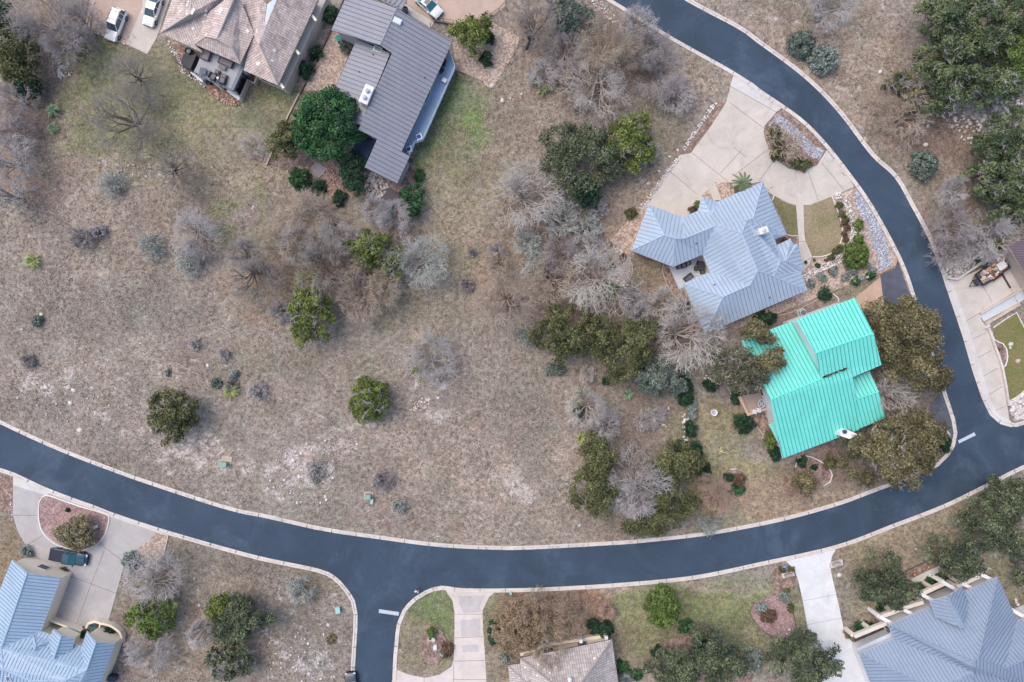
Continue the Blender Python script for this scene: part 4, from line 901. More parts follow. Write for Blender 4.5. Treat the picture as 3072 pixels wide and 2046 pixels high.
# --- green roofed house
m_green = metal_roof('roof_green', (118, 220, 204)); m_green_rib = M('rib_shaded_green', (62, 160, 152), .5, .05); m_green_cap = M('cap_green', (108, 232, 208), .5, .04)  # dark teal ribs carry the painted shadow of the seams
hg = House('green_roof_house', 'turquoise green standing seam metal roof house between the large brown oaks', 'house', {
 'a': ('23', 340, -122, 6.1), 'b': ('23', 865, -315, 6.1), 'c': ('23', 1026, 0, 7.6), 'd': ('23', 1096, 278, 6.1), 'e': ('23', 843, 388, 6.1), 'e2': ('23', 812, 305, 6.3), 'f': ('23', 568, 392, 6.35), 'g': ('23', 508, 176, 7.6),
 'h': ('23', -141, 65, 3.4), 'i': ('23', 345, -122, 3.4), 'j': ('23', 114, 588, 6.1), 'k': ('23', 578, 396, 6.1), 'k1': ('23', 838, 285, 6.1),
 'l': ('23', 222, 1105, 3.6), 'm': ('23', 895, 852, 3.6), 'm2': ('23', 935, 770, 3.8),
 'n': ('23', 828, 400, 3.9), 'o': ('23', 990, 336, 3.9), 'p': ('23', 1072, 515, 4.7), 'q': ('23', 1132, 745, 3.7), 'r': ('23', 880, 850, 3.7), 's': ('23', 862, 585, 4.7), 'e3': ('23', 846, 380, 5.95),
 't': ('23', 104, 800, 2.9), 'u': ('23', 158, 778, 3.3), 'v': ('23', 216, 950, 3.3), 'w': ('23', 180, 962, 2.9)},
 None, stucco_white, m_green, m_green_rib, m_fascia)
hg.capmat = m_green_cap
hg.roof([('h', 'i', 'k', 'j'), ('j', 'k', 'k1', 'e3', 'm', 'l')], rib=.56, label='large lower turquoise roof')
hg.roof([('n', 'o', 'p', 's'), ('s', 'p', 'q', 'r')], rib=.56, name='porch_roof')
hg.roof([('t', 'u', 'v', 'w')], rib=0, name='bay_roof')
lowroofs = list(hg.all)
hg.walls(['h', 'i', 'k1', 'm', 'l'], .95)
for i_, fr in ((4, .2), (4, .45), (3, .3), (3, .6)): hg.opening(i_, fr)
Qs = hg.Q
hg.roof([('a', 'b', 'c', 'g'), ('g', 'c', 'd', 'e', 'e2', 'f')], rib=.56, name='upper_roof')
hg.walls(['a', 'b', 'd', 'e', 'f'], .4, name='upper_wall')
hg.opening(1, .5, 1.2, 1.0, 4.8)
hg.all = lowroofs
b = MB(); r = np.random.RandomState(1)
for i_ in range(70):
    u_ = r.rand(); q = G('23', 585 + 195*u_, 386 - 74*u_ + r.normal()*4, 6.42); b.box(q, (r.uniform(.12, .4), r.uniform(.06, .14), .05), .35 + r.normal()*.3)
b.build('leaf_litter', M('leaf_litter', (124, 112, 92), .9, .2, 3), hg.e)
b = MB(); q = [G('22', *p_, 0) for p_ in ((2068, 668), (2120, 660), (2150, 770), (2100, 790))]; b.prism(q, 0, 2.6); b.prism([q[0] + (q[i_] - q[0])*1.0 for i_ in range(4)], 2.6, 2.68); b.build('bay_window', stucco_white, hg.e)
b = MB(); q = [G('22', *p_, 0) for p_ in ((2068, 800), (2140, 778), (2200, 945), (2150, 965))]; b.prism(q, 0, 2.7); b.build('bay_wall', stucco_white, hg.e)
c_ = G('23', 800, 885, 5.2); b = MB()
q = [G('23', *p_, 5.2) for p_ in ((730, 872), (780, 845), (875, 885), (878, 905), (812, 932), (735, 905))]; b.prism(q, 0, 5.2); b.rings((q[0].x + .55, q[0].y + .1, 5.2), [(.24, 0), (.24, .3), (.3, .3), (.05, .42)], 14, 1)
q2 = [G('23', *p_, 5.25) for p_ in ((825, 895), (865, 885), (872, 903), (835, 915))]; b.prism(q2, 5.2, 5.3, 2)
b.build('chimney', [stucco_white, M('cap_dark', (56, 70, 80), .6, .05), M('chimney_flue', (206, 180, 176), .8, .05)], hg.e)
# --- grey metal roofed house with the blue deck
m_gr = metal_roof('roof_grey', (140, 142, 152)); m_gr_rib = M('rib_shaded_grey', (110, 111, 121), .5, .05); m_gr_cap = M('cap_grey', (158, 158, 170), .5, .04)  # ribs darkened below the roof grey to paint the seam shadows
hm = House('grey_roof_house', 'long grey standing seam metal roof house with a blue deck at the top', 'house', {
 'a': ('01', 725, -79, 5.1), 'b': ('01', 1147, 75, 6.9), 'c': ('01', 1002, 397, 6.9), 'd': ('01', 570, 265, 5.1),
 'e': ('01', 1640, 365, 4.6), 'f': ('01', 1190, 1335, 4.6), 'f2': ('01', 1262, 1380, 4.25), 'g': ('01', 1152, 1618, 4.25), 'h': ('01', 865, 1475, 5.57), 'i': ('01', 975, 1225, 5.57), 'j': ('01', 810, 1143, 6.36), 'k': ('01', 1105, 468, 6.36),
 'l': ('01', 795, 348, 4.2), 'm': ('01', 1090, 470, 5.6), 'n': ('01', 830, 1100, 5.6), 'o': ('01', 470, 1030, 4.2), 'p': ('01', 590, 805, 4.2), 'm2': ('01', 1010, 400, 5.3),
 'q': ('01', 860, -60, 3.9), 'r': ('01', 1250, -60, 3.6), 's': ('01', 1197, 92, 3.6), 't': ('01', 1140, 70, 4.3), 'q2': ('01', 930, -20, 4.6)},
 None, stucco_grey, m_gr, m_gr_rib, m_gutter)
hm.capmat = m_gr_cap
hm.roof([('l', 'm', 'n', 'o', 'p')], rib=.64, name='lower_roof', label='pinkish grey lower roof slope with the chimney')
hm.roof([('q', 'r', 's', 't')], rib=.64, name='rear_roof')
low = list(hm.all)
hm.walls(['l', 'm', 'n', 'o', 'p'], .4, name='lower_wall')
hm.all = []
hm.roof([('a', 'b', 'c', 'd'), ('b', 'e', 'f', 'f2', 'g', 'h', 'i', 'j', 'k', 'c')], rib=.64)
hm.walls(['d', 'a', 'b', 'e', 'f', 'f2', 'g', 'h', 'i', 'j', 'k', 'c'], .45)
for i_ in range(12): pass
hm.all += low
# openings on the deck side
def wall_window(h, t_, x, y, w, hh, z, ang, kind='window', mat=None):
    q = G(t_, x, y, z); b = MB(); o = None; d = Vector((math.cos(ang), math.sin(ang), 0))
    for sx in (-1, 1): e_ = q + d*sx*w/2; b.box((e_.x, e_.y, z), (.1, .16, hh + .1), ang)
    for sz in (-1, 1): b.box((q.x, q.y, z + sz*hh/2), (w, .14, .1), ang)
    o = b.build(kind, m_frame, h.e); MB().box((q.x, q.y, z), (w - .1, .08, hh - .1), ang).build('pane', mat or g_dark, o); return o
ang = math.atan2(-(365 - 1335), (1640 - 1190))
for q in ((1412, 850, 1.9), (1228, 1238, 1.6)): wall_window(hm, '01', q[0], q[1], q[2], 1.9, 3.4, ang)
b = MB(); c_ = G('01', 880, 832, 7.0); rz = math.atan2(-(745 - 875), (875 - 820)); b.box((c_.x, c_.y, 5.7), (2.5, 1.15, 2.6), rz); b.box((c_.x, c_.y, 7.03), (2.65, 1.3, .07), rz)
for s_ in (-.55, .45):
    q = (c_.x + math.cos(rz)*s_, c_.y + math.sin(rz)*s_, 7.06); b.rings(q, [(.3, 0), (.3, .12), (.22, .12), (.22, .4), (.30, .4), (.06, .5)], 16, 1)
b.build('chimney', [stucco_white, M('chimney_cap', (190, 196, 204), .5, .05)], hm.e)
skylight(hm, '01', 1157, 196, 6.4, (1.2, .75), math.radians(-25), (170, 196, 220))
skylight(hm, '01', 980, 436, 5.2, (1.15, .75), math.radians(-20), (110, 136, 120))
for q in ((935, 475, 5.0), (812, 627, 4.8), (1390, 667, 5.4)): vent(hm, '01', *q)
# deck
m_deck = M('deck_blue', (134, 158, 182), .7, .06, 1, .08, .3); m_deck_dk = M('deck_boards_dark', (66, 84, 112), .7, .08)
DZ = 2.4
dk = empty('deck', G('01', 1450, 900), 'long blue grey timber deck with thin railing along the grey roof house', 'deck')
dpoly = L('01', [(1560, 450), (1605, 440), (1667, 602), (1380, 1245), (1312, 1265), (1265, 1375), (1190, 1335), (1130, 1300)], DZ)
b = MB(); b.prism(dpoly, DZ - .2, DZ); b.build('deck_floor', m_deck, dk)
b = MB()
rl = L('01', [(1605, 440), (1667, 602), (1380, 1245), (1312, 1265), (1265, 1375)], DZ)
for i_ in range(len(rl) - 1):
    a_, c_ = rl[i_], rl[i_ + 1]; n_ = max(1, int((c_ - a_).length/1.6))
    b.tube(a_ + Vector((0, 0, 1.0)), c_ + Vector((0, 0, 1.0)), .035, n=6); b.tube(a_ + Vector((0, 0, .55)), c_ + Vector((0, 0, .55)), .015, n=4)
    for j_ in range(n_ + 1): q = a_ + (c_ - a_)*j_/n_; b.tube(q, q + Vector((0, 0, 1.0)), .03, n=6)
b.build('railing', M('railing_pale', (188, 200, 214), .5, .05), dk)
for p_ in rl: b = MB(); b.tube((p_.x*.995, p_.y*.995, 0), (p_.x*.995, p_.y*.995, DZ - .2), .1, n=8); b.build('support_post', m_gutter, dk)
lp = L('01', [(820, 1150), (985, 1215), (865, 1425), (740, 1350)], 2.0)
b = MB(); b.prism(lp, 0, 2.0); tag(b.build('side_deck', m_deck_dk), 'dark blue side deck half under the big green tree by the grey roof', 'deck')
# --- clay tile house, top left
m_tile = tile_roof('roof_clay_tile', (208, 192, 184), (122, 108, 104), .8)
ht = House('tile_roof_house', 'sprawling pinkish clay tile hip roof house with a terrace at top left', 'house', {
 'A': ('Z1', 92, 447, 4.2), 'B': ('Z1', 500, 183, 6.2), 'B2': ('Z1', 525, -120, 6.2), 'A2': ('Z1', 300, -140, 4.2), 'Cv': ('Z1', 775, 152, 5.0), 'C2': ('Z1', 1080, -120, 5.6), 'D': ('Z1', 560, 598, 4.3), 'D1': ('Z1', 668, 715, 4.2),
 'w0': ('Z1', 553, 600, 4.9), 'w1': ('Z1', 712, 490, 6.0), 'w2': ('Z1', 862, 522, 6.9), 'w3': ('Z1', 1105, -60, 6.9), 'w4': ('Z1', 1070, 648, 6.0), 'w5': ('Z1', 1178, 872, 4.9), 'w6': ('Z1', 1372, 462, 4.9), 'w7': ('Z1', 1160, -60, 5.9), 'wC': ('Z1', 770, 152, 5.3), 'w8': ('Z1', 1040, -60, 6.4),
 'r0': ('Z1', 1372, 455, 4.8), 'r1': ('Z1', 1172, -30, 4.8), 'r2': ('Z1', 1460, -30, 5.9), 'r3': ('Z1', 1540, 52, 6.1), 'r4': ('Z1', 1498, 370, 6.2), 'r5': ('Z1', 1436, 605, 6.5), 'r6': ('Z1', 1692, 1162, 4.2), 'r7': ('Z1', 1228, 955, 4.2), 'r8': ('Z1', 1300, 650, 4.5),
 'p0': ('Z1', 1700, -60, 6.4), 'p1': ('Z1', 2262, -60, 4.2), 'p2': ('Z1', 1725, 1118, 4.2)},
 None, stucco_cream, m_tile, None, m_gutter)
ht.capmat = M('tile_cap', (196, 180, 172), .8, .12, 3)
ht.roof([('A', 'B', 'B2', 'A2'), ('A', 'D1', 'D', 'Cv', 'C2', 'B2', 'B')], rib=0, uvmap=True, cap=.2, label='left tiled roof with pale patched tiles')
ht.walls(['A', 'D1', 'C2', 'B2', 'A2'], .5)
low = list(ht.all); ht.all = []
ht.roof([('r0', 'r1', 'r2', 'r3', 'r4', 'r5'), ('r0', 'r5', 'r6', 'r7', 'r8'), ('r5', 'r4', 'p0', 'p1', 'r6')], rib=0, uvmap=True, cap=.2, name='side_roof')
ht.walls(['r0', 'r7', 'r6', 'p1', 'r1'], .5, name='side_wall')
ht.opening(1, .4); ht.opening(1, .7)
low += ht.all; ht.all = []
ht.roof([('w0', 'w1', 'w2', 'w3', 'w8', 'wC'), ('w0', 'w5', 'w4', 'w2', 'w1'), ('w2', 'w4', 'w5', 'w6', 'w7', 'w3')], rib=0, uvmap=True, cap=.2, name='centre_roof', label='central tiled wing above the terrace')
ht.walls(['w0', 'w5', 'w6', 'w7', 'w8'], .45, name='centre_wall', mat=stucco_white)
ht.opening(0, .25, 1.6, 1.4, 4.2); ht.opening(0, .7, 1.8, 1.4, 4.2)
ht.all += low
m_patch = M('pale_tile', (232, 226, 218), .8, .1, 3)
b = MB()
for x, y, s1, s2 in ((373, 150, .35, .35), (466, 75, .3, .3), (486, 28, .25, .3), (596, 218, .95, .4), (712, 140, .35, .4), (704, 202, .32, .4), (678, 286, .32, .4), (514, 245, .35, .4), (543, 387, .35, .4), (728, 480, .45, .3), (925, 152, .7, .8), (1282, 425, .4, .45), (1412, 425, .6, .4), (1436, 608, .35, .3), (1428, 865, .45, .65), (1620, 825, .38, .38), (1645, 685, .4, .4)):
    c_ = G('Z1', x, y, 5.4); z_ = ht.zroof(c_.x, c_.y, 5.0); c_ = G('Z1', x, y, z_); z_ = ht.zroof(c_.x, c_.y, z_)
    n_ = None
    for V_, F_ in ht.all:
        hh = BVHTree.FromPolygons([tuple(v) for v in V_], F_).ray_cast(Vector((c_.x, c_.y, 50)), Vector((0, 0, -1)))
        if hh[0] is not None and (n_ is None or hh[0].z > n_[0]): n_ = (hh[0].z, hh[1])
    if n_ is None: continue
    Rq = n_[1].to_track_quat('Z', 'Y').to_matrix()
    V_ = [Vector((c_.x, c_.y, n_[0])) + Rq @ (Matrix.Rotation(math.radians(-25), 3, 'Z') @ Vector((sx*s1/2, sy*s2/2, dz))) for dz in (0, .06) for sx, sy in ((-1, -1), (1, -1), (1, 1), (-1, 1))]
    MB().add(V_, [(4, 5, 6, 7), (0, 1, 5, 4), (1, 2, 6, 5), (2, 3, 7, 6), (3, 0, 4, 7)]).build('pale_tile', m_patch, ht.e)
# balcony ledge on the right side of the tile house
b = MB(); ln = L('Z1', [(2345, -60), (1765, 1190)], 2.7); ribbon(b, ln, -.55, .25, 0, 2.7); b.build('balcony_wall', M('stucco_grey_cream', (190, 184, 176), .9, .1, 2), ht.e)
for x, y in ((2175, 235), (1945, 690), (1735, 1150)):
    b = MB(); c_ = G('Z1', x, y, 3.6); b.box((c_.x, c_.y, 3.7), (1.5, .35, .3), math.radians(-52)); b.build('beam', stucco_cream, ht.e)
b = MB(); q = L('Z1', [(1545, 55), (1660, -40), (1690, -40), (1500, 370)], 6.35); b.prism(q, 5.2, 6.3); b.build('flat_roof', M('membrane_pale_blue', (196, 208, 226), .6, .05), ht.e)
# terrace
m_terr = M('terrace_tile', (164, 166, 170), .7, .08, 1.2, .1, .3); m_char = M('charcoal', (62, 64, 72), .6, .1); m_teal = M('teal_fabric', (44, 140, 160), .7, .1)
TZ = 3.0
te = empty('terrace', G('Z1', 880, 950), 'raised grey tiled roof terrace with furniture and stairs at the clay tile house', 'terrace')
b = MB(); b.prism(L('Z1', [(640, 760), (690, 680), (1190, 880), (1235, 900), (1075, 1240), (540, 990), (600, 870)], TZ), TZ - .35, TZ); b.build('floor', m_terr, te)
b = MB(); b.prism(L('Z1', [(1195, 875), (1235, 905), (1080, 1235), (1040, 1220)], TZ + .45), TZ, TZ + .4)
b.build('parapet', M('parapet_grey', (120, 126, 138), .7, .08), te)
b = MB(); rl = L('Z1', [(540, 990), (1062, 1235)], TZ); rl2 = L('Z1', [(330, 865), (540, 990)], 1.6)
for a_, c_, hh in ((rl[0], rl[1], 1.0), (rl2[0], rl[0], 1.0)):
    b.tube(a_ + Vector((0, 0, hh)), c_ + Vector((0, 0, hh)), .05, n=6)
    for j_ in range(9): q = a_ + (c_ - a_)*j_/8; b.tube(q, q + Vector((0, 0, hh)), .03, n=5)
b.build('railing', m_char, te)
for p_ in L('Z1', [(600, 1000), (1060, 1215), (830, 1110), (1200, 920)], TZ): b = MB(); b.box((p_.x, p_.y, (TZ - .35)/2), (.35, .35, TZ - .35)); b.build('post', stucco_white, te)
b = MB(); A0, B0, C0, D0 = L('Z1', [(370, 860), (410, 730), (640, 795), (560, 985)], 1.6)
b.prism([A0, B0, B0 + (C0 - B0)*.45, A0 + (D0 - A0)*.45], 0, 1.6)
for j_ in range(7):
    f0, f1 = .45 + .55*j_/7, .45 + .55*(j_ + 1)/7; q = [A0 + (D0 - A0)*f0, B0 + (C0 - B0)*f0, B0 + (C0 - B0)*f1, A0 + (D0 - A0)*f1]; b.prism(q, 0, 1.6 + .19*(j_ + 1))
b.build('stairs', m_char, te)
sheet('patio', L('Z1', [(700, 1100), (1080, 1230), (1190, 930), (1440, 1060), (1410, 1160), (1320, 1120), (1215, 1380), (1130, 1440), (960, 1390), (760, 1270), (720, 1180)]), .06, gravel('patio_stone', (200, 164, 140), (166, 128, 106), 1.6, (140, 108, 88)), 'warm brown stone patio below the grey terrace', 'patio', 'structure')
b = MB(); ribbon(b, L('Z1', [(1050, 1250), (1215, 1375)]), -.3, .3, 0, 1.1); ribbon(b, L('Z1', [(560, 1020), (720, 1150)]), -.15, .15, 0, 1.2)
tag(b.build('patio_wall', stucco_white), 'low white wall pieces edging the brown patio', 'low wall')
b = MB(); ribbon(b, L('Z1', [(1440, 1060), (1410, 1165), (1320, 1120), (1215, 1360)]), -.12, .12, 0, 1.1)
tag(b.build('garden_wall', stucco_tan), 'thin tan parapet wall stepping round the patio dining set', 'low wall')
# --- brown tile house, bottom centre
m_tile2 = tile_roof('roof_grey_tile', (192, 182, 178), (112, 106, 106), .6)
hs = House('brown_tile_house', 'small grey brown tiled hip roof house at the bottom centre under tan trees', 'house', {
 'a': ('Z6', 815, 1150, 3.2), 'b': ('Z6', 2065, 900, 3.2), 'c': ('Z6', 1640, 1500, 6.6), 'd': ('Z6', 1270, 1500, 6.6), 'e': ('Z6', 1640, 2400, 6.6), 'f': ('Z6', 2300, 2500, 3.2), 'g': ('Z6', 1270, 2400, 6.6), 'h': ('Z6', 830, 2400, 3.2), 'h0': ('Z6', 815, 1240, 3.3),
 'i': ('Z6', 650, 1247, 3.1), 'j': ('Z6', 822, 1226, 3.1), 'k': ('Z6', 1000, 1440, 4.3), 'l': ('Z6', 900, 1476, 4.3), 'm': ('Z6', 720, 1900, 3.1), 'n': ('Z6', 960, 1900, 4.3)},
 None, stucco_cream, m_tile2, None, m_gutter)
hs.capmat = M('tile_cap_grey', (158, 148, 144), .8, .1)
hs.roof([('a', 'b', 'c', 'd'), ('b', 'f', 'e', 'c'), ('a', 'd', 'g', 'h'), ('c', 'e', 'g', 'd')], rib=0, uvmap=True, cap=.18)
hs.roof([('i', 'j', 'k', 'l'), ('i', 'l', 'n', 'm'), ('l', 'k', 'n')], rib=0, uvmap=True, cap=.15, name='wing_roof')
hs.walls(['a', 'b', 'f', 'h'], .5); hs.opening(2, .3); hs.opening(2, .7)
b = MB()
for x, y, s1 in ((1063, 1212, .28), (883, 1270, .26), (1152, 1322, .28), (1048, 1383, .28), (1226, 1405, .3), (1826, 1150, .3), (1307, 1272, .26)):
    c_ = G('Z6', x, y, 4.6); z_ = hs.zroof(c_.x, c_.y, 4); c_ = G('Z6', x, y, z_); MB().box((c_.x, c_.y, hs.zroof(c_.x, c_.y, 4) + .06), (s1, s1, .14)).build('pale_tile', m_patch, hs.e)
c_ = G('Z6', 1495, 1465, 7); b = MB(); b.rings((c_.x, c_.y, 6.4), [(.34, 0), (.34, .3), (.25, .42), (.08, .5)], 18); b.build('roof_vent', m_frame, hs.e)
b = MB(); ribbon(b, L('Z6', [(820, 1130), (1250, 985), (1640, 930), (1990, 872)], 1.4), -.2, .25, 0, .9); b.build('planter_wall', stucco_cream, hs.e)
for x, y in ((1643, 925), (1990, 888)): b = MB(); c_ = G('Z6', x, y, 2.6); b.box((c_.x, c_.y, 1.3), (.45, .55, 2.6)); b.build('pillar', stucco_white, hs.e)
# --- blue house bottom left
m_b2 = metal_roof('roof_light_blue', (162, 184, 204)); m_b2_rib = M('rib_shaded_light_blue', (128, 150, 174), .5, .05); m_b2_cap = M('cap_light_blue', (160, 184, 206), .5, .04)  # rib tone is the roof blue with seam shade painted in
h5 = House('cream_house', 'cream walled house with light blue metal gables at the lower left corner', 'house', {
 'a': ('Z5', 155, -5, 3.3), 'b': ('Z5', 350, 167, 5.4), 'c': ('Z5', 785, 235, 3.3), 'd': ('Z5', 530, 915, 3.3), 'e': ('Z5', 15, 1138, 5.4), 'f': ('Z5', -330, 1180, 3.3),
 'g': ('Z5', 1045, 1113, 3.3), 'h': ('Z5', 1110, 1420, 5.3), 'i': ('Z5', 850, 1542, 6.2), 'j': ('Z5', 400, 1555, 6.2), 'k': ('Z5', 40, 1403, 6.2), 'f2': ('Z5', -420, 1500, 5.0),
 'n': ('Z5', 1115, 915, 3.3), 'o': ('Z5', 1232, 1062, 5.3), 'p': ('Z5', 1480, 1080, 3.3), 'q': ('Z5', 1300, 1575, 3.3), 'q2': ('Z5', 1150, 2000, 3.3), 'i2': ('Z5', 800, 2000, 6.2),
 'r': ('Z5', 683, 888, 3.9), 's': ('Z5', 785, 980, 5.1), 't': ('Z5', 962, 1000, 3.9), 'u': ('Z5', 918, 1175, 3.9), 'v': ('Z5', 682, 1292, 5.1), 'w': ('Z5', 625, 1040, 3.8),
 'x': ('Z5', 428, 968, 3.8), 'x1': ('Z5', 460, 1112, 4.9), 'x2': ('Z5', 632, 1042, 3.9), 'x3': ('Z5', 580, 1198, 4.1), 'x4': ('Z5', 408, 1292, 4.9), 'x5': ('Z5', 385, 1130, 4.3),
 'j2': ('Z5', 380, 2000, 4.4), 'f3': ('Z5', -420, 2000, 4.0)},
 None, stucco_cream, m_b2, m_b2_rib, m_fascia)
h5.capmat = m_b2_cap
h5.roof([('a', 'b', 'e', 'f'), ('b', 'c', 'd', 'e'), ('e', 'd', 'g', 'h', 'i', 'j', 'k'), ('e', 'k', 'f2', 'f'), ('n', 'o', 'h', 'g'), ('o', 'p', 'q', 'q2', 'i2', 'i', 'h'), ('k', 'j', 'j2', 'f3', 'f2'), ('j', 'i', 'i2', 'j2')], rib=.5, cap=.22)
h5.walls(['a', 'c', 'd', 'g', 'n', 'p', 'q2', 'f3', 'f'], .35)
h5.opening(7, .5)
low = list(h5.all); h5.all = []
h5.roof([('r', 's', 'v', 'w'), ('s', 't', 'u', 'v')], rib=.5, cap=.25, name='dormer_roof', label='middle gable dormer roof')
h5.walls(['r', 't', 'u', 'v', 'w'], .3, name='dormer_wall', z0=2.0)
h5.all = []
h5.roof([('x', 'x1', 'x4', 'x5'), ('x1', 'x2', 'x3', 'x4'), ('x', 'x2', 'x1')], rib=.5, cap=.2, name='dormer_roof', label='small hipped dormer roof')
h5.walls(['x', 'x2', 'x3', 'x4', 'x5'], .25, name='dormer_wall', z0=2.0)
h5.all = low
wall_window(h5, 'Z5', 515, 112, 1.6, 1.1, 1.9, math.radians(-22)); wall_window(h5, 'Z5', 1325, 1000, 1.9, 1.3, 1.6, math.radians(-20)); wall_window(h5, 'Z5', 605, 945, 1.4, 1.1, 1.7, math.radians(-20))
skylight(h5, 'Z5', 130, 1508, 5.6, (.6, .8), math.radians(20), (84, 104, 134))
for pts, w_, h_, lab in (([(620, 775), (1035, 925)], .3, 1.3, 'cream courtyard wall below the garage doors'), ([(1100, 880), (1130, 820), (1210, 795), (1300, 820), (1420, 850), (1530, 930), (1560, 990), (1540, 1060)], .35, 1.0, 'curved cream planter wall with plants by the house'), ([(1285, 815), (1265, 900), (1190, 960)], .22, .8, 'short cream wall dividing the curved planter')):
    b = MB(); ribbon(b, smooth_line(L('Z5', pts, h_), .5), -w_/2, w_/2, 0, h_); tag(b.build('garden_wall', stucco_cream), lab + ' at lower left', 'garden wall')
sheet('courtyard', L('Z5', [(620, 790), (830, 860), (770, 920), (600, 860)]), .05, M('brick_dark', (84, 66, 70), .9, .25, 4), 'dark brick court behind the cream wall at lower left', 'courtyard', 'structure')
sheet('courtyard', L('Z5', [(850, 880), (1030, 935), (960, 990), (800, 950)]), .05, M('court_green', (120, 124, 108), .9, .2, 2), 'mossy green court between the cream gables at lower left', 'courtyard', 'structure')
sheet('planter_soil', L('Z5', [(1110, 880), (1140, 830), (1210, 805), (1280, 825), (1420, 860), (1510, 930), (1530, 1000), (1240, 970), (1190, 940)]), .3, g_mulch, 'stony soil inside the curved cream planter', 'planting bed', 'structure')
# --- large blue house bottom right
m_b3 = metal_roof('roof_steel_blue', (140, 155, 174)); m_b3_rib = M('rib_shaded_steel_blue', (116, 129, 150), .5, .05); m_b3_cap = M('cap_steel_blue', (142, 158, 178), .5, .04)  # seam shadow is in the rib colour, hence darker than the roof
h7 = House('large_blue_house', 'very large steel blue hip roof house with arcade walls at lower right', 'house', {
 'a': ('Z7', 75, 1200, 3.8), 'b': ('Z7', 520, 1005, 3.8), 'c': ('Z7', 450, 835, 3.8), 'f': ('Z7', 1855, 215, 3.8), 'g': ('Z7', 2110, 785, 3.8), 'h': ('Z7', 2500, 640, 3.8),
 'i': ('Z7', 1600, 1265, 8.2), 'j': ('Z7', 1545, 1290, 8.1), 'k': ('Z7', 1540, 1440, 7.2), 'k2': ('Z7', 1510, 1700, 7.2), 'l': ('Z7', 1050, 1660, 7.2), 'l2': ('Z7', 1050, 2100, 7.2), 'l3': ('Z7', 420, 2100, 3.8),
 'm': ('Z7', 1945, 1395, 7.4), 'n': ('Z7', 2150, 1300, 7.4), 'n2': ('Z7', 2500, 1150, 7.4), 'r': ('Z7', 1540, 1370, 7.9), 'q': ('Z7', 2200, 1600, 6.0), 'q2': ('Z7', 2500, 1750, 5.0), 's': ('Z7', 1600, 2100, 5),
 'd0': ('Z7', 980, 525, 4.4), 'd1': ('Z7', 1215, 470, 6.0), 'd2': ('Z7', 1395, 342, 4.4), 'd3': ('Z7', 1460, 490, 4.5), 'd4': ('Z7', 1475, 560, 4.9), 'd5': ('Z7', 1430, 870, 6.9), 'd6': ('Z7', 1382, 875, 6.9), 'd7': ('Z7', 1060, 738, 4.9)},
 None, stucco_white, m_b3, m_b3_rib, m_fascia)
h7.capmat = m_b3_cap
h7.roof([('a', 'b', 'k', 'k2', 'l'), ('a', 'l', 'l2', 'l3'), ('b', 'c', 'j', 'r', 'k'), ('c', 'f', 'i', 'j'), ('f', 'g', 'm', 'i'), ('g', 'h', 'n2', 'n', 'm'), ('j', 'i', 'm', 'q', 'r'), ('m', 'n', 'n2', 'q2', 'q'), ('k', 'r', 'q', 'q2', 's', 'k2'), ('l', 'k2', 's', 'l2')], rib=.5, cap=.13)
h7.walls(['a', 'b', 'c', 'f', 'g', 'h', 'q2', 's', 'l2', 'l3'], .5)
h7.opening(0, .2); h7.opening(7, .3); h7.opening(7, .7)
low = list(h7.all); h7.all = []
h7.roof([('d0', 'd1', 'd6', 'd7'), ('d1', 'd2', 'd3', 'd4', 'd5', 'd6')], rib=.5, cap=.2, name='porch_roof')
h7.all = low
m_arc = M('arcade_cream', (222, 212, 200), .9, .06, 3, .08, .5)
sheet('veranda_floor', L('Z7', [(0, 1000), (350, 840), (700, 610), (880, 560), (900, 440), (1180, 310), (1400, 330), (1650, 210), (1860, 260), (2000, 600), (500, 1100), (60, 1230)]), .10, M('flagstone_dark', (88, 80, 82), .9, .25, 1.2, .15, .3), 'dark flagstone veranda floor between arcade and large blue roof', 'veranda', 'structure')
for k_, (pts, lab) in enumerate((([(20, 985), (430, 815)], 'long cream arcade wall nearest the white driveway'), ([(350, 735), (680, 610), (905, 545)], 'cream arcade wall left of the porch roof'), ([(870, 445), (1185, 300)], 'cream arcade wall in front of the porch roof'), ([(1330, 345), (1650, 200)], 'cream arcade wall right of the porch roof'))):
    e_ = empty('arcade_wall', G('Z7', *pts[0]), lab + ' at lower right', 'arcade wall')
    ln = L('Z7', pts, 2.9); b = MB(); ribbon(b, ln, -.3, .25, 2.3, 2.9)
    for i_ in range(len(ln) - 1):
        n_ = max(2, int((ln[i_ + 1] - ln[i_]).length/2.6))
        for j_ in range(n_ + 1): q = ln[i_] + (ln[i_ + 1] - ln[i_])*j_/n_; b.box((q.x, q.y, 1.15), (.55, .5, 2.31), math.radians(25))
    b.build('wall', m_arc, e_)
for k_, (x0, y0, x1, y1, lab) in enumerate(((350, 735, 490, 812, 'at the left corner step of'), (665, 650, 760, 695, 'left of the porch on'), (870, 440, 1015, 515, 'at the left side of the porch on'), (1175, 298, 1325, 385, 'at the right side of the porch on'), (1408, 308, 1528, 365, 'between porch and right corner of'), (1650, 190, 1775, 250, 'nearest the top right corner of'), (2040, 640, 2260, 770, 'at the right frame edge of'))):
    a_, c_ = G('Z7', x0, y0, 3.2), G('Z7', x1, y1, 3.2); b = MB(); d_ = c_ - a_; mid = (a_ + c_)/2; b.box((mid.x, mid.y, 3.05), (d_.length + .3, .5, .3), math.atan2(d_.y, d_.x))
    b.box((a_.x, a_.y, 1.45), (.5, .5, 2.9), math.atan2(d_.y, d_.x))
    tag(b.build('beam', stucco_white), 'white cross beam %s the large blue house' % lab, 'beam')
b = MB(); b.prism(L('Z7', [(40, 1140), (170, 1080), (500, 930), (522, 1000), (75, 1200)], 3.0), 2.75, 3.0); b.build('flat_roof', M('membrane_white', (198, 206, 218), .6, .06), h7.e)
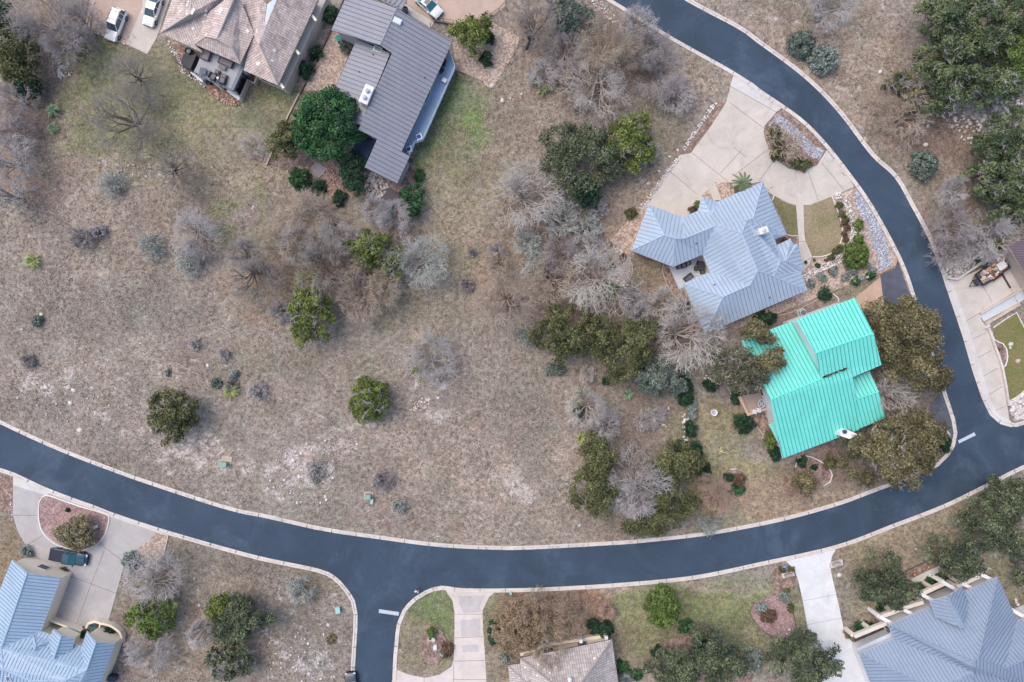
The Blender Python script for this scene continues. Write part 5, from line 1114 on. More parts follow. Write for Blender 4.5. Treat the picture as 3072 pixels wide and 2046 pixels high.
# --- brown roof at right edge
m_br = metal_roof('roof_brown', (122, 106, 112)); m_br_rib = M('rib_shaded_brown', (92, 78, 84), .5, .05)  # deeper brown on the ribs stands for the shade along the seams
h8 = House('brown_roof_garage', 'brown standing seam roof corner at the right frame edge by the trailer', 'garage', {
 'a': ('A', 1917, 612, 3.4), 'b': ('A', 2900, 60, 3.4), 'c': ('A', 4400, 2400, 5.6), 'd': ('A', 3300, 3000, 3.4)}, None, stucco_tan, m_br, m_br_rib, M('fascia_tan', (196, 176, 156), .7, .05))
h8.v['b'] = G('A', 2700, 170, 3.4); h8.v['c'] = G('A', 3700, 1700, 5.2); h8.v['d'] = G('A', 2700, 1880, 3.4)
h8.roof([('a', 'b', 'c', 'd')], rib=.36, ribw=.09, ribh=.06)
h8.walls(['a', 'b', 'c', 'd'], .6); h8.opening(1, .4, 2.4, 2.2, 1.1, 'door')
# ------------------------------------------------------------------ vehicles, modelled nose towards +X
m_white_paint = M('paint_white', (236, 238, 240), .25, .02, 1, .02, spec=.6); m_teal_paint = M('paint_teal', (44, 78, 96), .25, .04, 1, .03, spec=.7); m_dark_paint = M('paint_dark', (52, 62, 78), .25, .04, spec=.7)
m_tyre = M('tyre', (38, 38, 40), .9, .1); m_rim = M('rim', (150, 152, 156), .4, .05, metal=.6); m_carglass = glass('car_glass', (62, 84, 92), .08); m_tealglass = glass('car_glass_teal', (50, 108, 120), .08)
m_lamp = glass('lamp_lens', (210, 216, 222), .15); m_tail = glass('tail_lens', (140, 40, 36), .2); m_plastic = M('black_plastic', (44, 46, 50), .6, .1)
def loft(secs, mat, name, parent, closed=True, m=0, smooth=True):
    """secs: list of (x, [(y, z), ...]) for the left half, mirrored"""
    V = []; F_ = []; k = None
    for x, pr in secs:
        ring = [(x, y, z) for y, z in pr] + [(x, -y, z) for y, z in reversed(pr)]; k = len(ring); V += ring
    for i in range(len(secs) - 1):
        for j in range(k): F_.append((i*k + j, i*k + (j + 1) % k, (i + 1)*k + (j + 1) % k, (i + 1)*k + j))
    F_ += [tuple(range(k - 1, -1, -1)), tuple(range((len(secs) - 1)*k, len(secs)*k))]
    o = mesh_obj(name, V, F_, mat, parent, None, smooth)
    bm = bmesh.new(); bm.from_mesh(o.data); bmesh.ops.recalc_face_normals(bm, faces=bm.faces); bm.to_mesh(o.data); bm.free()
    md = o.modifiers.new('bevel', 'BEVEL'); md.width = .035; md.segments = 2; md.limit_method = 'ANGLE'; md.angle_limit = .6
    return o
def car(name, label, loc, rz, paint, L_=4.7, W_=1.86, style='suv', gl=None, group=None, extra=None):
    e = empty(name, (loc.x, loc.y, .05), label, 'car', group, rz); LOCAL[0] = True; gl = gl or m_carglass
    w = W_/2; l = L_/2; bh = .98 if style != 'sedan' else .92; top = {'suv': 1.74, 'sedan': 1.42, 'pickup': 1.76}[style]
    def sec(x, wk, z0, z1): return (x, [(w*wk*.86, z0), (w*wk, z0 + .14), (w*wk, z1 - .22), (w*wk*.93, z1 - .03), (w*wk*.6, z1)])
    hood = bh - .02
    S_ = [sec(-l, .86, .42, bh - .1), sec(-l + .12, .95, .34, bh - .02), sec(-l*.7, 1, .3, bh), sec(-l*.2, 1, .28, bh), sec(l*.35, 1, .28, bh), sec(l*.42, .99, .28, hood), sec(l*.78, .95, .3, hood - .08), sec(l - .14, .88, .34, hood - .2), sec(l, .72, .42, hood - .34)]
    loft(S_, paint, 'body', e)
    if style == 'pickup': x0, x1, x2, x3 = -l*.18, -l*.12, l*.22, l*.45
    elif style == 'suv': x0, x1, x2, x3 = -l + .12, -l + .4, l*.12, l*.42
    else: x0, x1, x2, x3 = -l*.72, -l*.34, l*.10, l*.46
    def gs(x, wk, z1): return (x, [(w*.92, bh - .12), (w*wk, z1 - .03), (w*(wk - .1), z1)])
    loft([(x0, [(w*.90, bh - .12), (w*.88, bh), (w*.74, bh + .01)]), gs(x1, .76, top - .02), gs(x2, .76, top), (x3, [(w*.90, bh - .12), (w*.86, bh), (w*.7, bh + .01)])], gl, 'windows', e, smooth=False)
    b = MB(); rx0, rx1 = x1 + (.02 if style != 'sedan' else -.02), x2 - .02; rw = w*.745
    P_ = [(rx0, -rw*.93), (rx0 + .1, -rw), (rx1 - .1, -rw), (rx1, -rw*.92), (rx1, rw*.92), (rx1 - .1, rw), (rx0 + .1, rw), (rx0, rw*.93)]
    b.prism(P_, top - .03, top + .025); rf = b.build('roof', paint, e)
    if extra == 'rails':
        b = MB()
        for s in (-1, 1): b.tube((rx0 + .1, s*rw*.93, top + .07), (rx1 - .15, s*rw*.93, top + .07), .025, n=6)
        for q in (.2, .75): b.tube((rx0 + (rx1 - rx0)*q, -rw*.93, top + .07), (rx0 + (rx1 - rx0)*q, rw*.93, top + .07), .022, n=6)
        b.build('roof_rack', m_plastic, e)
    if extra == 'sunroof': b = MB(); b.box(((rx0 + rx1)/2 + .25, 0, top + .03), (.75, .9, .02)); b.build('sunroof', m_carglass, e)
    # pillars
    for s in (-1, 1):
        b = MB()
        pill = [(x3, w*.88, bh - .02, x2, w*.73, top), (x0, w*.88, bh - .02, x1, w*.73, top), ((x1 + x2)/2, w*.925, bh - .05, (x1 + x2)/2, w*.765, top)]
        if style == 'suv': pill.append((x1*.75 + x2*.25 - .15, w*.925, bh - .05, x1*.75 + x2*.25 - .15, w*.765, top))
        for a in pill: b.tube((a[0], s*a[1], a[2]), (a[3], s*a[4], a[5]), .045, .035, 6)
        b.build('pillar', paint, e)
        b = MB(); b.box((x3 - .25, s*(w + .1), bh + .06), (.14, .2, .15)); b.build('side_mirror', paint if style != 'pickup' else m_plastic, e)
    for sx in (-.62, .64):
        for s in (-1, 1):
            b = MB(); c0 = Vector((sx*l, s*(w - .22), .33)); c1 = Vector((sx*l, s*(w + .02), .33)); b.tube(c0, c1, .34, n=20)
            wh = b.build('wheel', m_tyre, e); b = MB(); b.tube(c1 - Vector((0, s*.02, 0)), c1 + Vector((0, s*.02, 0)), .2, n=14); b.build('rim', m_rim, wh)
    for s in (-1, 1):
        b = MB(); b.box((l - .2, s*w*.66, hood - .26), (.3, .36, .14), s*-.35); b.build('headlight', m_lamp, e)
        b = MB(); b.box((-l + .06, s*w*.78, bh - .2), (.12, .2, .3)); b.build('tail_light', m_tail, e)
    if style == 'pickup':
        b = MB(); xb0, xb1 = -l + .12, x0 - .12; b.box(((xb0 + xb1)/2, 0, bh + .015), (xb1 - xb0, W_*.86, .05)); b.build('bed_cover', M('tonneau', (52, 56, 72), .7, .06), e)
        b = MB(); b.box(((l - .1), 0, .5), (.22, W_*.8, .16)); b.build('bumper', m_plastic, e)
        b = MB(); b.box(((x2 + l)*.5 + .35, 0, hood - .0), (.9, .5, .05), taper=.8); b.build('hood_scoop', paint, e)
    LOCAL[0] = False; return e
def heading(t_, x0, y0, x1, y1):
    a, b = G(t_, x0, y0), G(t_, x1, y1); return math.atan2(b.y - a.y, b.x - a.x)
c_ = G('00', 1010, 210, 1.0); car('parked_car', 'white off-road wagon with roof rack parked on the gravel at top left', c_, heading('00', 1055, 90, 965, 325), m_white_paint, 4.9, 1.92, 'suv', extra='rails', group='white cars parked by the houses')
c_ = G('00', 1340, 80, .9); car('parked_car', 'white sedan on the tan driveway beside the clay tile roof', c_, heading('00', 1385, -60, 1300, 190), m_white_paint, 5.0, 1.88, 'sedan', group='white cars parked by the houses')
c_ = G('01', 1425, 35, .9); car('parked_car', 'white car with a sunroof on the gravel drive at top centre', c_, heading('01', 1330, -60, 1520, 110), m_white_paint, 4.7, 1.86, 'sedan', extra='sunroof', gl=m_tealglass, group='white cars parked by the houses')
c_ = G('30', 595, 470, 1.0); car('pickup_truck', 'dark teal pickup truck with covered bed on the lower left driveway', c_, heading('30', 430, 440, 750, 500), m_teal_paint, 5.6, 1.98, 'pickup', gl=m_tealglass)
c_ = G('31', 745, 1625, .9); car('parked_car', 'dark blue car just entering the bottom edge on the side street kerb', c_, heading('31', 755, 1720, 740, 1550), m_dark_paint, 4.6, 1.82, 'sedan')
# --- trailer with debris
e = empty('trailer', G('A', 1450, 1220), 'long black flatbed trailer with a drawbar parked on the right hand driveway', 'trailer', rz=heading('A', 1700, 1040, 1040, 1500)); LOCAL[0] = True
b = MB(); b.box((-.1, 0, .62), (4.7, 2.0, .12)); b.build('bed', M('trailer_bed', (104, 96, 98), .8, .2), e)
b = MB()
for s in (-1, 1): b.box((-.1, s*1.04, .82), (4.7, .08, .45)); b.tube((2.2, s*.9, .6), (3.9, 0, .55), .06, n=6)
b.box((2.3, 0, .82), (.08, 2.0, .4)); b.box((-2.45, 0, .82), (.08, 2.0, .4)); b.build('frame', m_char, e)
for s in (-1, 1):
    b = MB(); b.box((-.3, s*1.22, .72), (1.9, .28, .08)); b.build('fender', m_plastic, e)
    for x_ in (-.75, .15): b = MB(); b.tube((x_, s*1.1, .33), (x_, s*1.32, .33), .33, n=18); b.build('wheel', m_tyre, e)
b = MB(); b.box((2.75, 0, .75), (.6, .9, .3)); b.build('toolbox', m_char, e)
LOCAL[0] = False
r = np.random.RandomState(4); b = MB(); th = heading('A', 1700, 1040, 1040, 1500); o_ = G('A', 1450, 1220)
for i_ in range(46):
    u_, v_ = r.uniform(-2.2, 2.0), r.uniform(-.8, .8); x_, y_ = o_.x + u_*math.cos(th) - v_*math.sin(th), o_.y + u_*math.sin(th) + v_*math.cos(th)
    b.box((x_, y_, .75 + r.rand()*.35), (r.uniform(.3, 1.1), r.uniform(.1, .4), r.uniform(.04, .2)), th + r.normal()*.5, r.randint(0, 4))
x_, y_ = o_.x - 1.5*math.cos(th), o_.y - 1.5*math.sin(th); b.box((x_, y_, 1.0), (1.3, 1.1, .3), th, 0)
tag(b.build('debris_pile', [M('debris_white', (226, 226, 228), .8, .1), M('debris_orange', (212, 150, 112), .8, .2), M('debris_tan', (196, 176, 152), .8, .2), M('debris_grey', (140, 134, 138), .8, .2)]), 'heap of white and orange scrap boards piled on the black trailer', 'debris', kind='stuff')
b = MB(); ribbon(b, L('A', [(1740, 1235), (1960, 1600)]), -.16, .16, .05, .12); tag(b.build('drain_grate', M('grate_dark', (92, 74, 78), .8, .15)), 'dark steel channel drain crossing the drive behind the trailer', 'drain')
b = MB()
for k_, (x0, y0, x1, y1, m_) in enumerate(((1740, 830, 1880, 1110, 0), (1785, 820, 1915, 1100, 0), (1830, 850, 1935, 1090, 1))):
    ribbon(b, L('A', [(x0, y0), (x1, y1)]), -.12, .12, .06, .16 + .05*k_, m_)
tag(b.build('lumber_stack', [M('board_white', (216, 216, 218), .7, .08), M('board_tan', (206, 170, 134), .8, .1)]), 'white and tan boards laid beside the brown roof at the right edge', 'boards')
b = MB(); r = np.random.RandomState(2)
for i_ in range(5): q = G('A', 1900 + r.uniform(-50, 80), 770 + r.uniform(-60, 60)); b.box((q.x, q.y, .25 + .1*i_), (.9, .6, .12), r.uniform(0, 3))
tag(b.build('plastic_sheets', M('plastic_pale', (208, 220, 230), .4, .05)), 'crumpled pale plastic sheets by the brown roof corner', 'plastic sheets')
# --- cooling units, utility boxes
m_ac = M('unit_grey', (168, 172, 176), .6, .06); m_grille = M('grille_dark', (96, 102, 108), .6, .2, 8)
def ac(t_, x, y, rz, label, s=.95, z=.06):
    c = G(t_, x, y, .8); e = empty('cooling_unit', (c.x, c.y, z), label, 'cooling unit', 'outdoor cooling units', rz); LOCAL[0] = True
    b = MB(); b.box((0, 0, .04), (s*1.25, s*1.25, .08)); b.build('pad', c_pale, e)
    b = MB(); b.box((0, 0, .45), (s, s, .74)); b.build('casing', m_ac, e)
    b = MB(); b.rings((0, 0, .82), [(s*.42, 0), (s*.42, .04), (s*.36, .05)], 20); b.rings((0, 0, .86), [(s*.12, 0), (s*.1, .05)], 12); b.build('fan_grille', m_grille, e)
    LOCAL[0] = False
ac('12', 1370, 1262, .35, 'upper of the two grey cooling units beside the blue roof'); ac('12', 1405, 1336, .35, 'lower of the two grey cooling units beside the blue roof'); ac('13', 405, 1288, .4, 'single grey cooling unit above the turquoise roof', .9)
m_util = M('utility_green', (138, 166, 154), .6, .05); m_util2 = M('utility_aqua', (158, 202, 192), .6, .05)
def utilbox(t_, x, y, sx, sy, h, rz, label, mat=None, pad=None, name='utility_box'):
    c = G(t_, x, y, h); e = empty(name, (c.x, c.y, .0), label, 'utility box', None, rz); LOCAL[0] = True
    if pad: b = MB(); b.box((pad[0], pad[1], .04), (sx*1.35, sy*1.35, .14)); b.build('pad', M('pad_tan', (186, 170, 156), .9, .12), e)
    b = MB(); sx *= .82; sy *= .82; b.box((0, 0, .1 + h/2), (sx, sy, h), taper=.95); b.box((0, 0, .1 + h), (sx*1.03, sy*1.03, .05)); b.build('cabinet', mat or m_util, e)
    b = MB(); b.box((0, -sy*.5 - .01, .1 + h*.45), (.06, .03, .2)); b.build('handle', m_plastic, e); LOCAL[0] = False
utilbox('20', 1967, 1158, 1.15, .85, .9, -.1, 'pale green utility cabinet with tan pad above the lower left road', m_util, (.15, .55))
utilbox('21', 890, 1445, 1.05, .85, .9, -.1, 'larger green utility cabinet by the grey round bush above the road', m_util, (0, 0))
utilbox('21', 928, 1483, .45, .8, .6, -.2, 'small pale aqua utility pedestal beside the larger green cabinet', m_util2)
utilbox('31', 628, 935, .75, 1.1, .5, .15, 'aqua utility lid in the dry lot left of the side street', m_util2)
utilbox('31', 2152, 783, .4, .45, .35, 0, 'tiny green utility box by the kerb right of the cream driveway', m_util2)
utilbox('13', 908, 985, .85, .8, .8, .3, 'green grey utility cabinet among sage plants by the old pad', M('utility_dull', (124, 136, 134), .6, .08)); utilbox('13', 866, 1002, .5, .6, .7, .3, 'small white utility box left of the green grey cabinet', m_frame); utilbox('13', 970, 975, .5, .4, .6, .3, 'small pale utility box right of the green grey cabinet', m_ac)
utilbox('01', 636, 340, .8, 1.0, .9, .3, 'teal green bin beside the grey metal house', M('bin_teal', (36, 128, 116), .6, .06), None, 'bin')
b = MB(); c_ = G('33', 2282, 470, .3); b.rings((c_.x, c_.y, .0), [(.52, 0), (.52, .22), (.42, .28), (.42, .34), (.2, .36)], 22); tag(b.build('tank_lid', M('lid_blue_grey', (104, 140, 160), .6, .06)), 'round blue grey tank lid at the lower right edge', 'lid')
for x, y, lab in ((1398, 393, 'left of two small green irrigation lids in the verge'), (1480, 387, 'right of two small green irrigation lids in the verge')):
    c_ = G('33', x, y); b = MB(); b.rings((c_.x, c_.y, .0), [(.14, 0), (.14, .08), (.08, .1)], 14); tag(b.build('irrigation_lid', m_util2), lab, 'lid', 'small irrigation lids')
# --- mailbox pillars beside the white driveway
def mailpillar(t_, pts, label, c2):
    q = L(t_, pts, 1.0); e = empty('mailbox_pillar', sum(q, Vector())/4, label, 'mailbox pillar'); b = MB(); b.prism(q, 0, .5); b.build('base', c_cream, e)
    b = MB(); c = G(t_, *c2, 1.3); ang_ = math.atan2((q[1] - q[0]).y, (q[1] - q[0]).x); b.rings((c.x, c.y, .5), [(.62, 0), (.62, .7), (.55, .8), (.1, .84)], 20, 0, ang_, 1.0, .35); b.build('pillar', M('pillar_stone', (166, 150, 146), .9, .15), e)
mailpillar('33', [(658, 535), (766, 498), (772, 545), (665, 577)], 'pale slab with an oval stone mailbox pillar right of the white driveway', (712, 535))
mailpillar('33', [(228, 625), (330, 600), (345, 640), (240, 665)], 'pale slab with an oval stone mailbox pillar left of the white driveway', (285, 632))
# --- large stones as single things
def boulder(t_, x, y, s, label, mat=None, sy=1.0, group='boulders'):
    c = G(t_, x, y); SEED[0] += 3
    o = stones_mesh('boulder', [(c.x, c.y, s*.05)], [s*.72], mat or m_white_stone, None, SEED[0], .55); return tag(o, label, 'boulder', group)
for a in (('33', 725, 622, .55, 'white boulder right of the white driveway below the mailbox slab'), ('30', 572, 322, .62, 'grey white boulder in the lower part of the rose gravel oval'), ('20', 708, 853, .55, 'round white boulder in dry grass above the left road'), ('20', 1610, 985, .42, 'white rock right below the dark juniper on the left slope'),
          ('20', 625, 615, .6, 'pale rock above the left road bend, upper one'), ('20', 650, 505, .5, 'long pale rock on the left slope'), ('20', 410, 475, .5, 'upright pale rock near the left road'), ('10', 366, 1305, .45, 'white rock beside the small dark shrub at the left'), ('10', 198, 1435, .32, 'small white rock below the dark shrub at the left'),
          ('20', 1835, 285, .45, 'white rock left of the yucca clump on the slope'), ('20', 2065, 345, .5, 'tall pale rock above the yucca clump'), ('20', 1240, 88, .3, 'small white rock high on the left slope'), ('21', 1430, 585, .5, 'pale rock under the flecked bare tree'), ('21', 235, 1120, .7, 'long white rock in the limestone outcrop'), ('21', 290, 1265, .65, 'white rock at the left of the grey shrub in the outcrop'),
          ('21', 520, 1440, .45, 'pale rock at the lower end of the outcrop'), ('21', 1515, 570, .32, 'small pale rock right of the flecked bare tree'), ('21', 800, 980, .35, 'small white rock below the round juniper'), ('01', 2080, 888, .5, 'white rock beside the green lawn strip at top centre'), ('01', 2148, 870, .35, 'flat pale rock right of the white rock at top centre'), ('01', 2250, 828, .3, 'small pale rock farther right at top centre'), ('01', 1990, 755, .6, 'pale boulder at the tip of the tan gravel yard'),
          ('12', 1015, 148, .45, 'white rock above the small shrub by the garage wing'), ('12', 1108, 40, .35, 'narrow white rock beside the stone row'), ('02', 1205, 1382, .35, 'pale rock left of the stone row at the driveway'), ('02', 1275, 1322, .35, 'second pale rock left of the stone row'), ('02', 255, 570, .4, 'white rock in brown grass near the top yuccas'),
          ('03', 1485, 1280, .6, 'white rock above the grey green shrub on the right hillside'), ('03', 1275, 1130, .42, 'small white rock on the right hillside'), ('03', 1745, 1045, .5, 'pale rock below the green thicket'), ('03', 1505, 1110, .4, 'pale rock left of the thicket gap'), ('03', 1085, 635, .5, 'long white rock by the hillside olive shrub'),
          ('B', 940, 645, .55, 'white boulder in the right edge lawn, upper'), ('B', 935, 685, .4, 'smaller white boulder touching the upper lawn boulder'), ('32', 2260, 1105, .38, 'white rock at the bottom of the rose gravel bed'), ('32', 2235, 1140, .3, 'small white rock at the very bottom of the rose bed'), ('30', 1760, 890, .35, 'pale rock in the lower left dry lot'), ('30', 1715, 655, .35, 'pale rock right of the lower left bare tree'), ('31', 545, 1065, .45, 'pale rock in the bottom dry lot'), ('31', 375, 1495, .4, 'pale rock near the bottom of the dry lot'), ('31', 480, 1540, .35, 'pale rock at the bottom edge of the dry lot'), ('32', 410, 185, .4, 'pale rock between the road and the open lot')):
    boulder(*a)
boulder('B', 680, 435, .85, 'large white stone at the corner of the flagstone walk'); boulder('B', 1020, 835, .8, 'flat tan rock in the right edge lawn', m_warm_stone)
# --- stone rows, edging
stone_row('02', [(1620, 895), (1500, 1060), (1330, 1320)], .2, 'straight row of white stones left of the tan driveway', rows=2, seed=11)
stone_row('02', [(1300, 1370), (1150, 1560), (1010, 1760), (940, 1850)], .2, 'white stone row continuing to the garage wing', rows=2, seed=12)
stone_row('13', [(665, 255), (740, 270), (800, 360), (815, 470), (850, 540), (840, 640), (800, 720), (720, 820), (600, 880), (500, 930), (410, 990)], .24, 'curving dry wall of big white stones beside the oval lawn', rows=3, seed=13, spacing=1.1)
stone_row('12', [(600, 720), (680, 730), (740, 750), (790, 770)], .22, 'upper stone row of the rock garden', rows=2, seed=14)
stone_row('12', [(690, 740), (600, 830), (520, 900)], .18, 'left stone row of the rock garden', rows=2, seed=15)
stone_row('12', [(840, 1000), (780, 1060), (700, 1020), (640, 1110), (740, 1160)], .26, 'white stone row at the lower side of the rock garden', rows=3, seed=16)
stone_row('12', [(420, 1300), (520, 1360), (650, 1410)], .28, 'pale stone row between the lower oaks and the bare tree', rows=2, seed=17)
stone_row('22', [(1500, 380), (1560, 410)], .22, 'short stone row at the top of the lower lawn', rows=2, seed=18)
stone_row('22', [(1300, 700), (1350, 760), (1330, 830), (1345, 940)], .3, 'pale stone row between hedge shrubs on the lawn edge', rows=2, seed=19)
stone_row('00', [(840, 0), (755, 235)], .14, 'white stone edge on the left of the gravel parking strip', rows=1, seed=20); stone_row('00', [(755, 250), (910, 315), (1110, 395)], .14, 'white stone edge below the gravel parking strip', rows=1, seed=21)
stone_row('Z1', [(245, 545), (210, 610), (310, 740), (370, 850), (400, 960), (560, 1060), (720, 1180)], .18, 'pale stone wall curving below the clay tile roof', m_white_stone, rows=2, seed=22)
stone_row('Z1', [(760, 1230), (900, 1300), (1050, 1350), (1190, 1385)], .27, 'red and cream stone steps below the patio', m_red_stone, rows=3, seed=23, spacing=1.1)
stone_row('Z1', [(890, 1360), (1030, 1420), (1150, 1440)], .22, 'lowest arc of red stones below the patio', m_red_stone, rows=1, seed=24)
stone_row('A', [(420, 1130), (600, 1010), (740, 920), (1000, 830), (1160, 800), (1380, 860)], .16, 'thin white stone line above the right hand driveway', rows=1, seed=25)
stone_row('30', [(100, -30), (112, 140)], .12, 'small pale stones along the left side of the loop driveway', rows=1, seed=26)
stone_row('33', [(2260, 820), (2353, 990)], .2, 'white stone row at the lower right frame edge', rows=1, seed=27)
stone_row('12', [(1480, 1450), (1700, 1420)], .12, 'small stones along the lowest corner of the blue roof', m_warm_stone, rows=1, seed=28)
edging('13', [(148, 250), (130, 300)], 'short white edging by the palm', .12); edging('13', [(262, 600), (300, 612), (356, 610)], 'white edging below the dark lawn', .12)
edging('13', [(655, 258), (690, 345), (735, 480), (750, 600), (720, 690), (650, 765), (560, 795), (485, 795)], 'white curved edging of the oval tan lawn', .15)
edging('30', [(350, -20), (345, 110), (380, 240), (480, 340), (620, 392), (740, 400), (860, 350), (930, 260), (960, 160), (960, 100), (860, 60), (720, 20), (600, -20), (410, -80), (350, -20)], 'white edging around the rose gravel oval', .18, smooth=.4)
edging('30', [(1375, 238), (1487, 275), (1450, 420), (1412, 558)], 'white edging of the triangular gravel bed', .12, smooth=5)
edging('31', [(1385, 1250), (1400, 1150), (1480, 1088), (1560, 1130), (1590, 1230), (1565, 1340), (1500, 1420)], 'thin brown edging of the mulch island', .06, .08, M('edge_brown', (130, 96, 84), .8, .1))
edging('32', [(1960, 860), (1915, 930), (1935, 1000), (2020, 1110), (2140, 1175), (2250, 1175), (2312, 1090), (2290, 960), (2270, 850)], 'dark steel edging of the rose gravel bed', .07, .08, M('edge_dark', (92, 74, 72), .7, .1))
edging('23', [(335, 1180), (360, 1100), (420, 1078), (520, 1110), (610, 1170), (660, 1250), (640, 1310), (580, 1345)], 'pale edging of the teardrop mulch bed', .14)
edging('22', [(1950, 805), (2000, 860), (2025, 900), (2020, 930)], 'tan curved edging by the shrub bed', .14, mat=m_warm_stone); edging('22', [(1735, 1200), (1790, 1195)], 'short pale edging of the round mulch bed', .14)
edging('B', [(722, 500), (755, 595), (850, 640), (890, 700), (902, 780), (880, 880), (840, 912)], 'white curved edging around the half round bed at the right', .16)
edging('B', [(742, 460), (870, 370), (1000, 290), (1090, 460)], 'white edging along the top of the right edge lawn', .14, smooth=5); edging('B', [(905, 1285), (1010, 1235), (1090, 1165)], 'white edging below the right edge lawn', .14)
edging('12', [(1150, 860), (1140, 930), (1200, 1080), (1290, 1190), (1350, 1280), (1330, 1400)], 'tan curved edging left of the cooling units', .12, mat=m_warm_stone); edging('12', [(830, 790), (870, 870), (870, 950), (830, 1020)], 'tan curved edging right of the rock garden', .14, mat=m_warm_stone)
edging('13', [(665, 1120), (710, 1160), (718, 1200)], 'short white curved edging by the green shrub above the turquoise roof', .14)
edging('13', [(-100, 1320), (200, 1310), (420, 1230), (560, 1150)], 'thin pale edging between the two middle roofs', .1, .1, m_warm_stone)
def lowwall(t_, pts, w, h, label, mat, smooth=4, name='low_wall'):
    b = MB(); ribbon(b, smooth_line(L(t_, pts), smooth), -w/2, w/2, 0, h); return tag(b.build(name, mat), label, 'low wall')
lowwall('A', [(430, 1350), (520, 1375), (690, 1400), (900, 1250), (1200, 1050), (1520, 860)], .28, .5, 'pale retaining wall above the right hand driveway', c_pale); lowwall('A', [(1800, 720), (1930, 620), (2500, 300)], .25, .5, 'tan retaining wall behind the brown roof corner', M('wall_tan', (196, 172, 148), .9, .1))
lowwall('B', [(590, 305), (800, 180), (990, 70), (1200, -60)], .22, .4, 'pale low wall between the tan driveway and flagstone walk', c_tan); lowwall('B', [(645, 420), (800, 330), (900, 270), (1030, 195)], .4, .4, 'rough cream stone wall below the flagstone walk', m_warm_stone)
lowwall('B', [(680, 465), (740, 640), (800, 800), (835, 920), (870, 1100), (905, 1330)], .3, .45, 'long pale stone wall along the right side of the tan driveway', M('wall_stone', (206, 198, 192), .9, .2, 3, bump=.5))
lowwall('01', [(690, -20), (560, 290), (300, 830)], .2, .35, 'thin dark wall between the tan gravel yard and tile house', M('wall_dark', (112, 98, 92), .9, .1)); lowwall('01', [(290, 830), (150, 1110), (0, 1460)], .22, .3, 'thin tan wall continuing down past the big green tree', m_warm_stone)
lowwall('01', [(1670, 615), (1800, 670), (1905, 720)], .14, .3, 'thin tan timber edge of the gravel yard right of the blue deck', M('timber_tan', (176, 156, 138), .9, .1))
lowwall('13', [(1225, 795), (1215, 870), (1075, 945)], .16, .25, 'tan timber edge between river rock and the old asphalt pad', M('timber_orange', (186, 156, 132), .9, .1)); lowwall('23', [(1650, 840), (1690, 895)], .18, .3, 'short white timber at the junction mulch bed', m_frame)
lowwall('33', [(1300, 590), (1540, 480)], .08, .25, 'dark steel edge of the planted strip at lower right', m_gutter)
# pit with railing beside the grey roof
b = MB(); q = L('01', [(1475, 190), (1650, 225), (1620, 300), (1450, 245)], 0); ribbon(b, q[:2] + [q[2]], -.1, .1, 0, .5); tag(b.build('area_wall', M('area_grey', (120, 112, 116), .9, .1)), 'grey low area wall at the rear corner of the grey roof', 'low wall')
def fence_line(t_, pts, h, label, mat, step=1.2, name='railing', cat='railing'):
    ln = L(t_, pts); b = MB()
    for i in range(len(ln) - 1):
        a, c = ln[i], ln[i + 1]; n = max(1, int((c - a).length/step))
        for z in (h, h*.5): b.tube(a + Vector((0, 0, z)), c + Vector((0, 0, z)), .03, n=5)
        for j in range(n + 1): q = a + (c - a)*j/n; b.tube(q, q + Vector((0, 0, h)), .035, n=5)
    return tag(b.build(name, mat), label, cat)
fence_line('01', [(1450, 245), (1478, 188), (1655, 218)], 1.4, 'dark metal railing around the area by the grey roof', m_char); fence_line('01', [(1960, 160), (2050, 100), (2110, 30), (2120, -80)], 1.0, 'curved dark railing at the end of the top gravel drive', m_char)
scatter('30', [(1220, 420), (1380, 240), (1480, 280), (1410, 540), (1250, 580)], 90, .05, .13, 'small tan stones on the triangular gravel bed', m_warm_stone)
scatter('13', [(870, 200), (1000, 390), (1110, 580), (1180, 800), (1190, 870), (1070, 930), (1065, 800), (1010, 660), (960, 500), (880, 380)], 1100, .06, .17, 'loose grey and white river stones in the swale by the road', m_river, 'river_stones', 5, .06)
scatter('02', [(2150, 1000), (2250, 1070), (2380, 1190), (2500, 1300), (2570, 1330), (2520, 1410), (2440, 1380), (2330, 1270), (2200, 1140), (2080, 1110)], 480, .06, .15, 'loose river stones across the driveway island bed', m_river, 'river_stones', 6, .07)
scatter('B', [(930, 1300), (1090, 1190), (1090, 1470), (960, 1490)], 160, .12, .38, 'white rubble stones at the right junction corner', m_white_stone, seed=7)
scatter('A', [(430, 1100), (700, 950), (1000, 900), (1200, 1000), (700, 1380), (450, 1330)], 170, .08, .25, 'white rubble above the right hand driveway', m_white_stone, seed=8)
scatter('03', [(1500, 1000), (1900, 900), (2300, 720), (2353, 1000), (2000, 1150), (1850, 1300), (1800, 1250), (1650, 1050)], 260, .1, .4, 'scattered white limestone between the two green thickets', m_white_stone, seed=9)
scatter('11', [(150, 20), (560, 0), (700, 130), (560, 280), (400, 200)], 220, .08, .3, 'rough red and white stones in the garden below the green tree', m_red_stone, seed=10)
scatter('11', [(860, 50), (1100, 60), (1050, 300), (880, 260)], 220, .08, .35, 'pale rubble below the grey roof corner', m_white_stone, seed=11)
scatter('00', [(860, 1430), (1340, 1440), (1340, 1560), (1000, 1560)], 90, .05, .17, 'broken line of pale stones on the upper left slope', m_white_stone, seed=12)
scatter('00', [(510, 540), (620, 560), (650, 660), (520, 700)], 70, .08, .3, 'pale rubble heap left of the top left lawn', m_white_stone, seed=13)
scatter('12', [(540, 780), (840, 800), (860, 950), (780, 1040), (600, 1000)], 260, .06, .2, 'small pale stones in the rock garden', m_warm_stone, seed=14)
scatter('21', [(100, 1000), (650, 930), (600, 1500), (150, 1500), (0, 1300)], 160, .06, .26, 'pale limestone bits of the outcrop above the road', m_white_stone, seed=15)
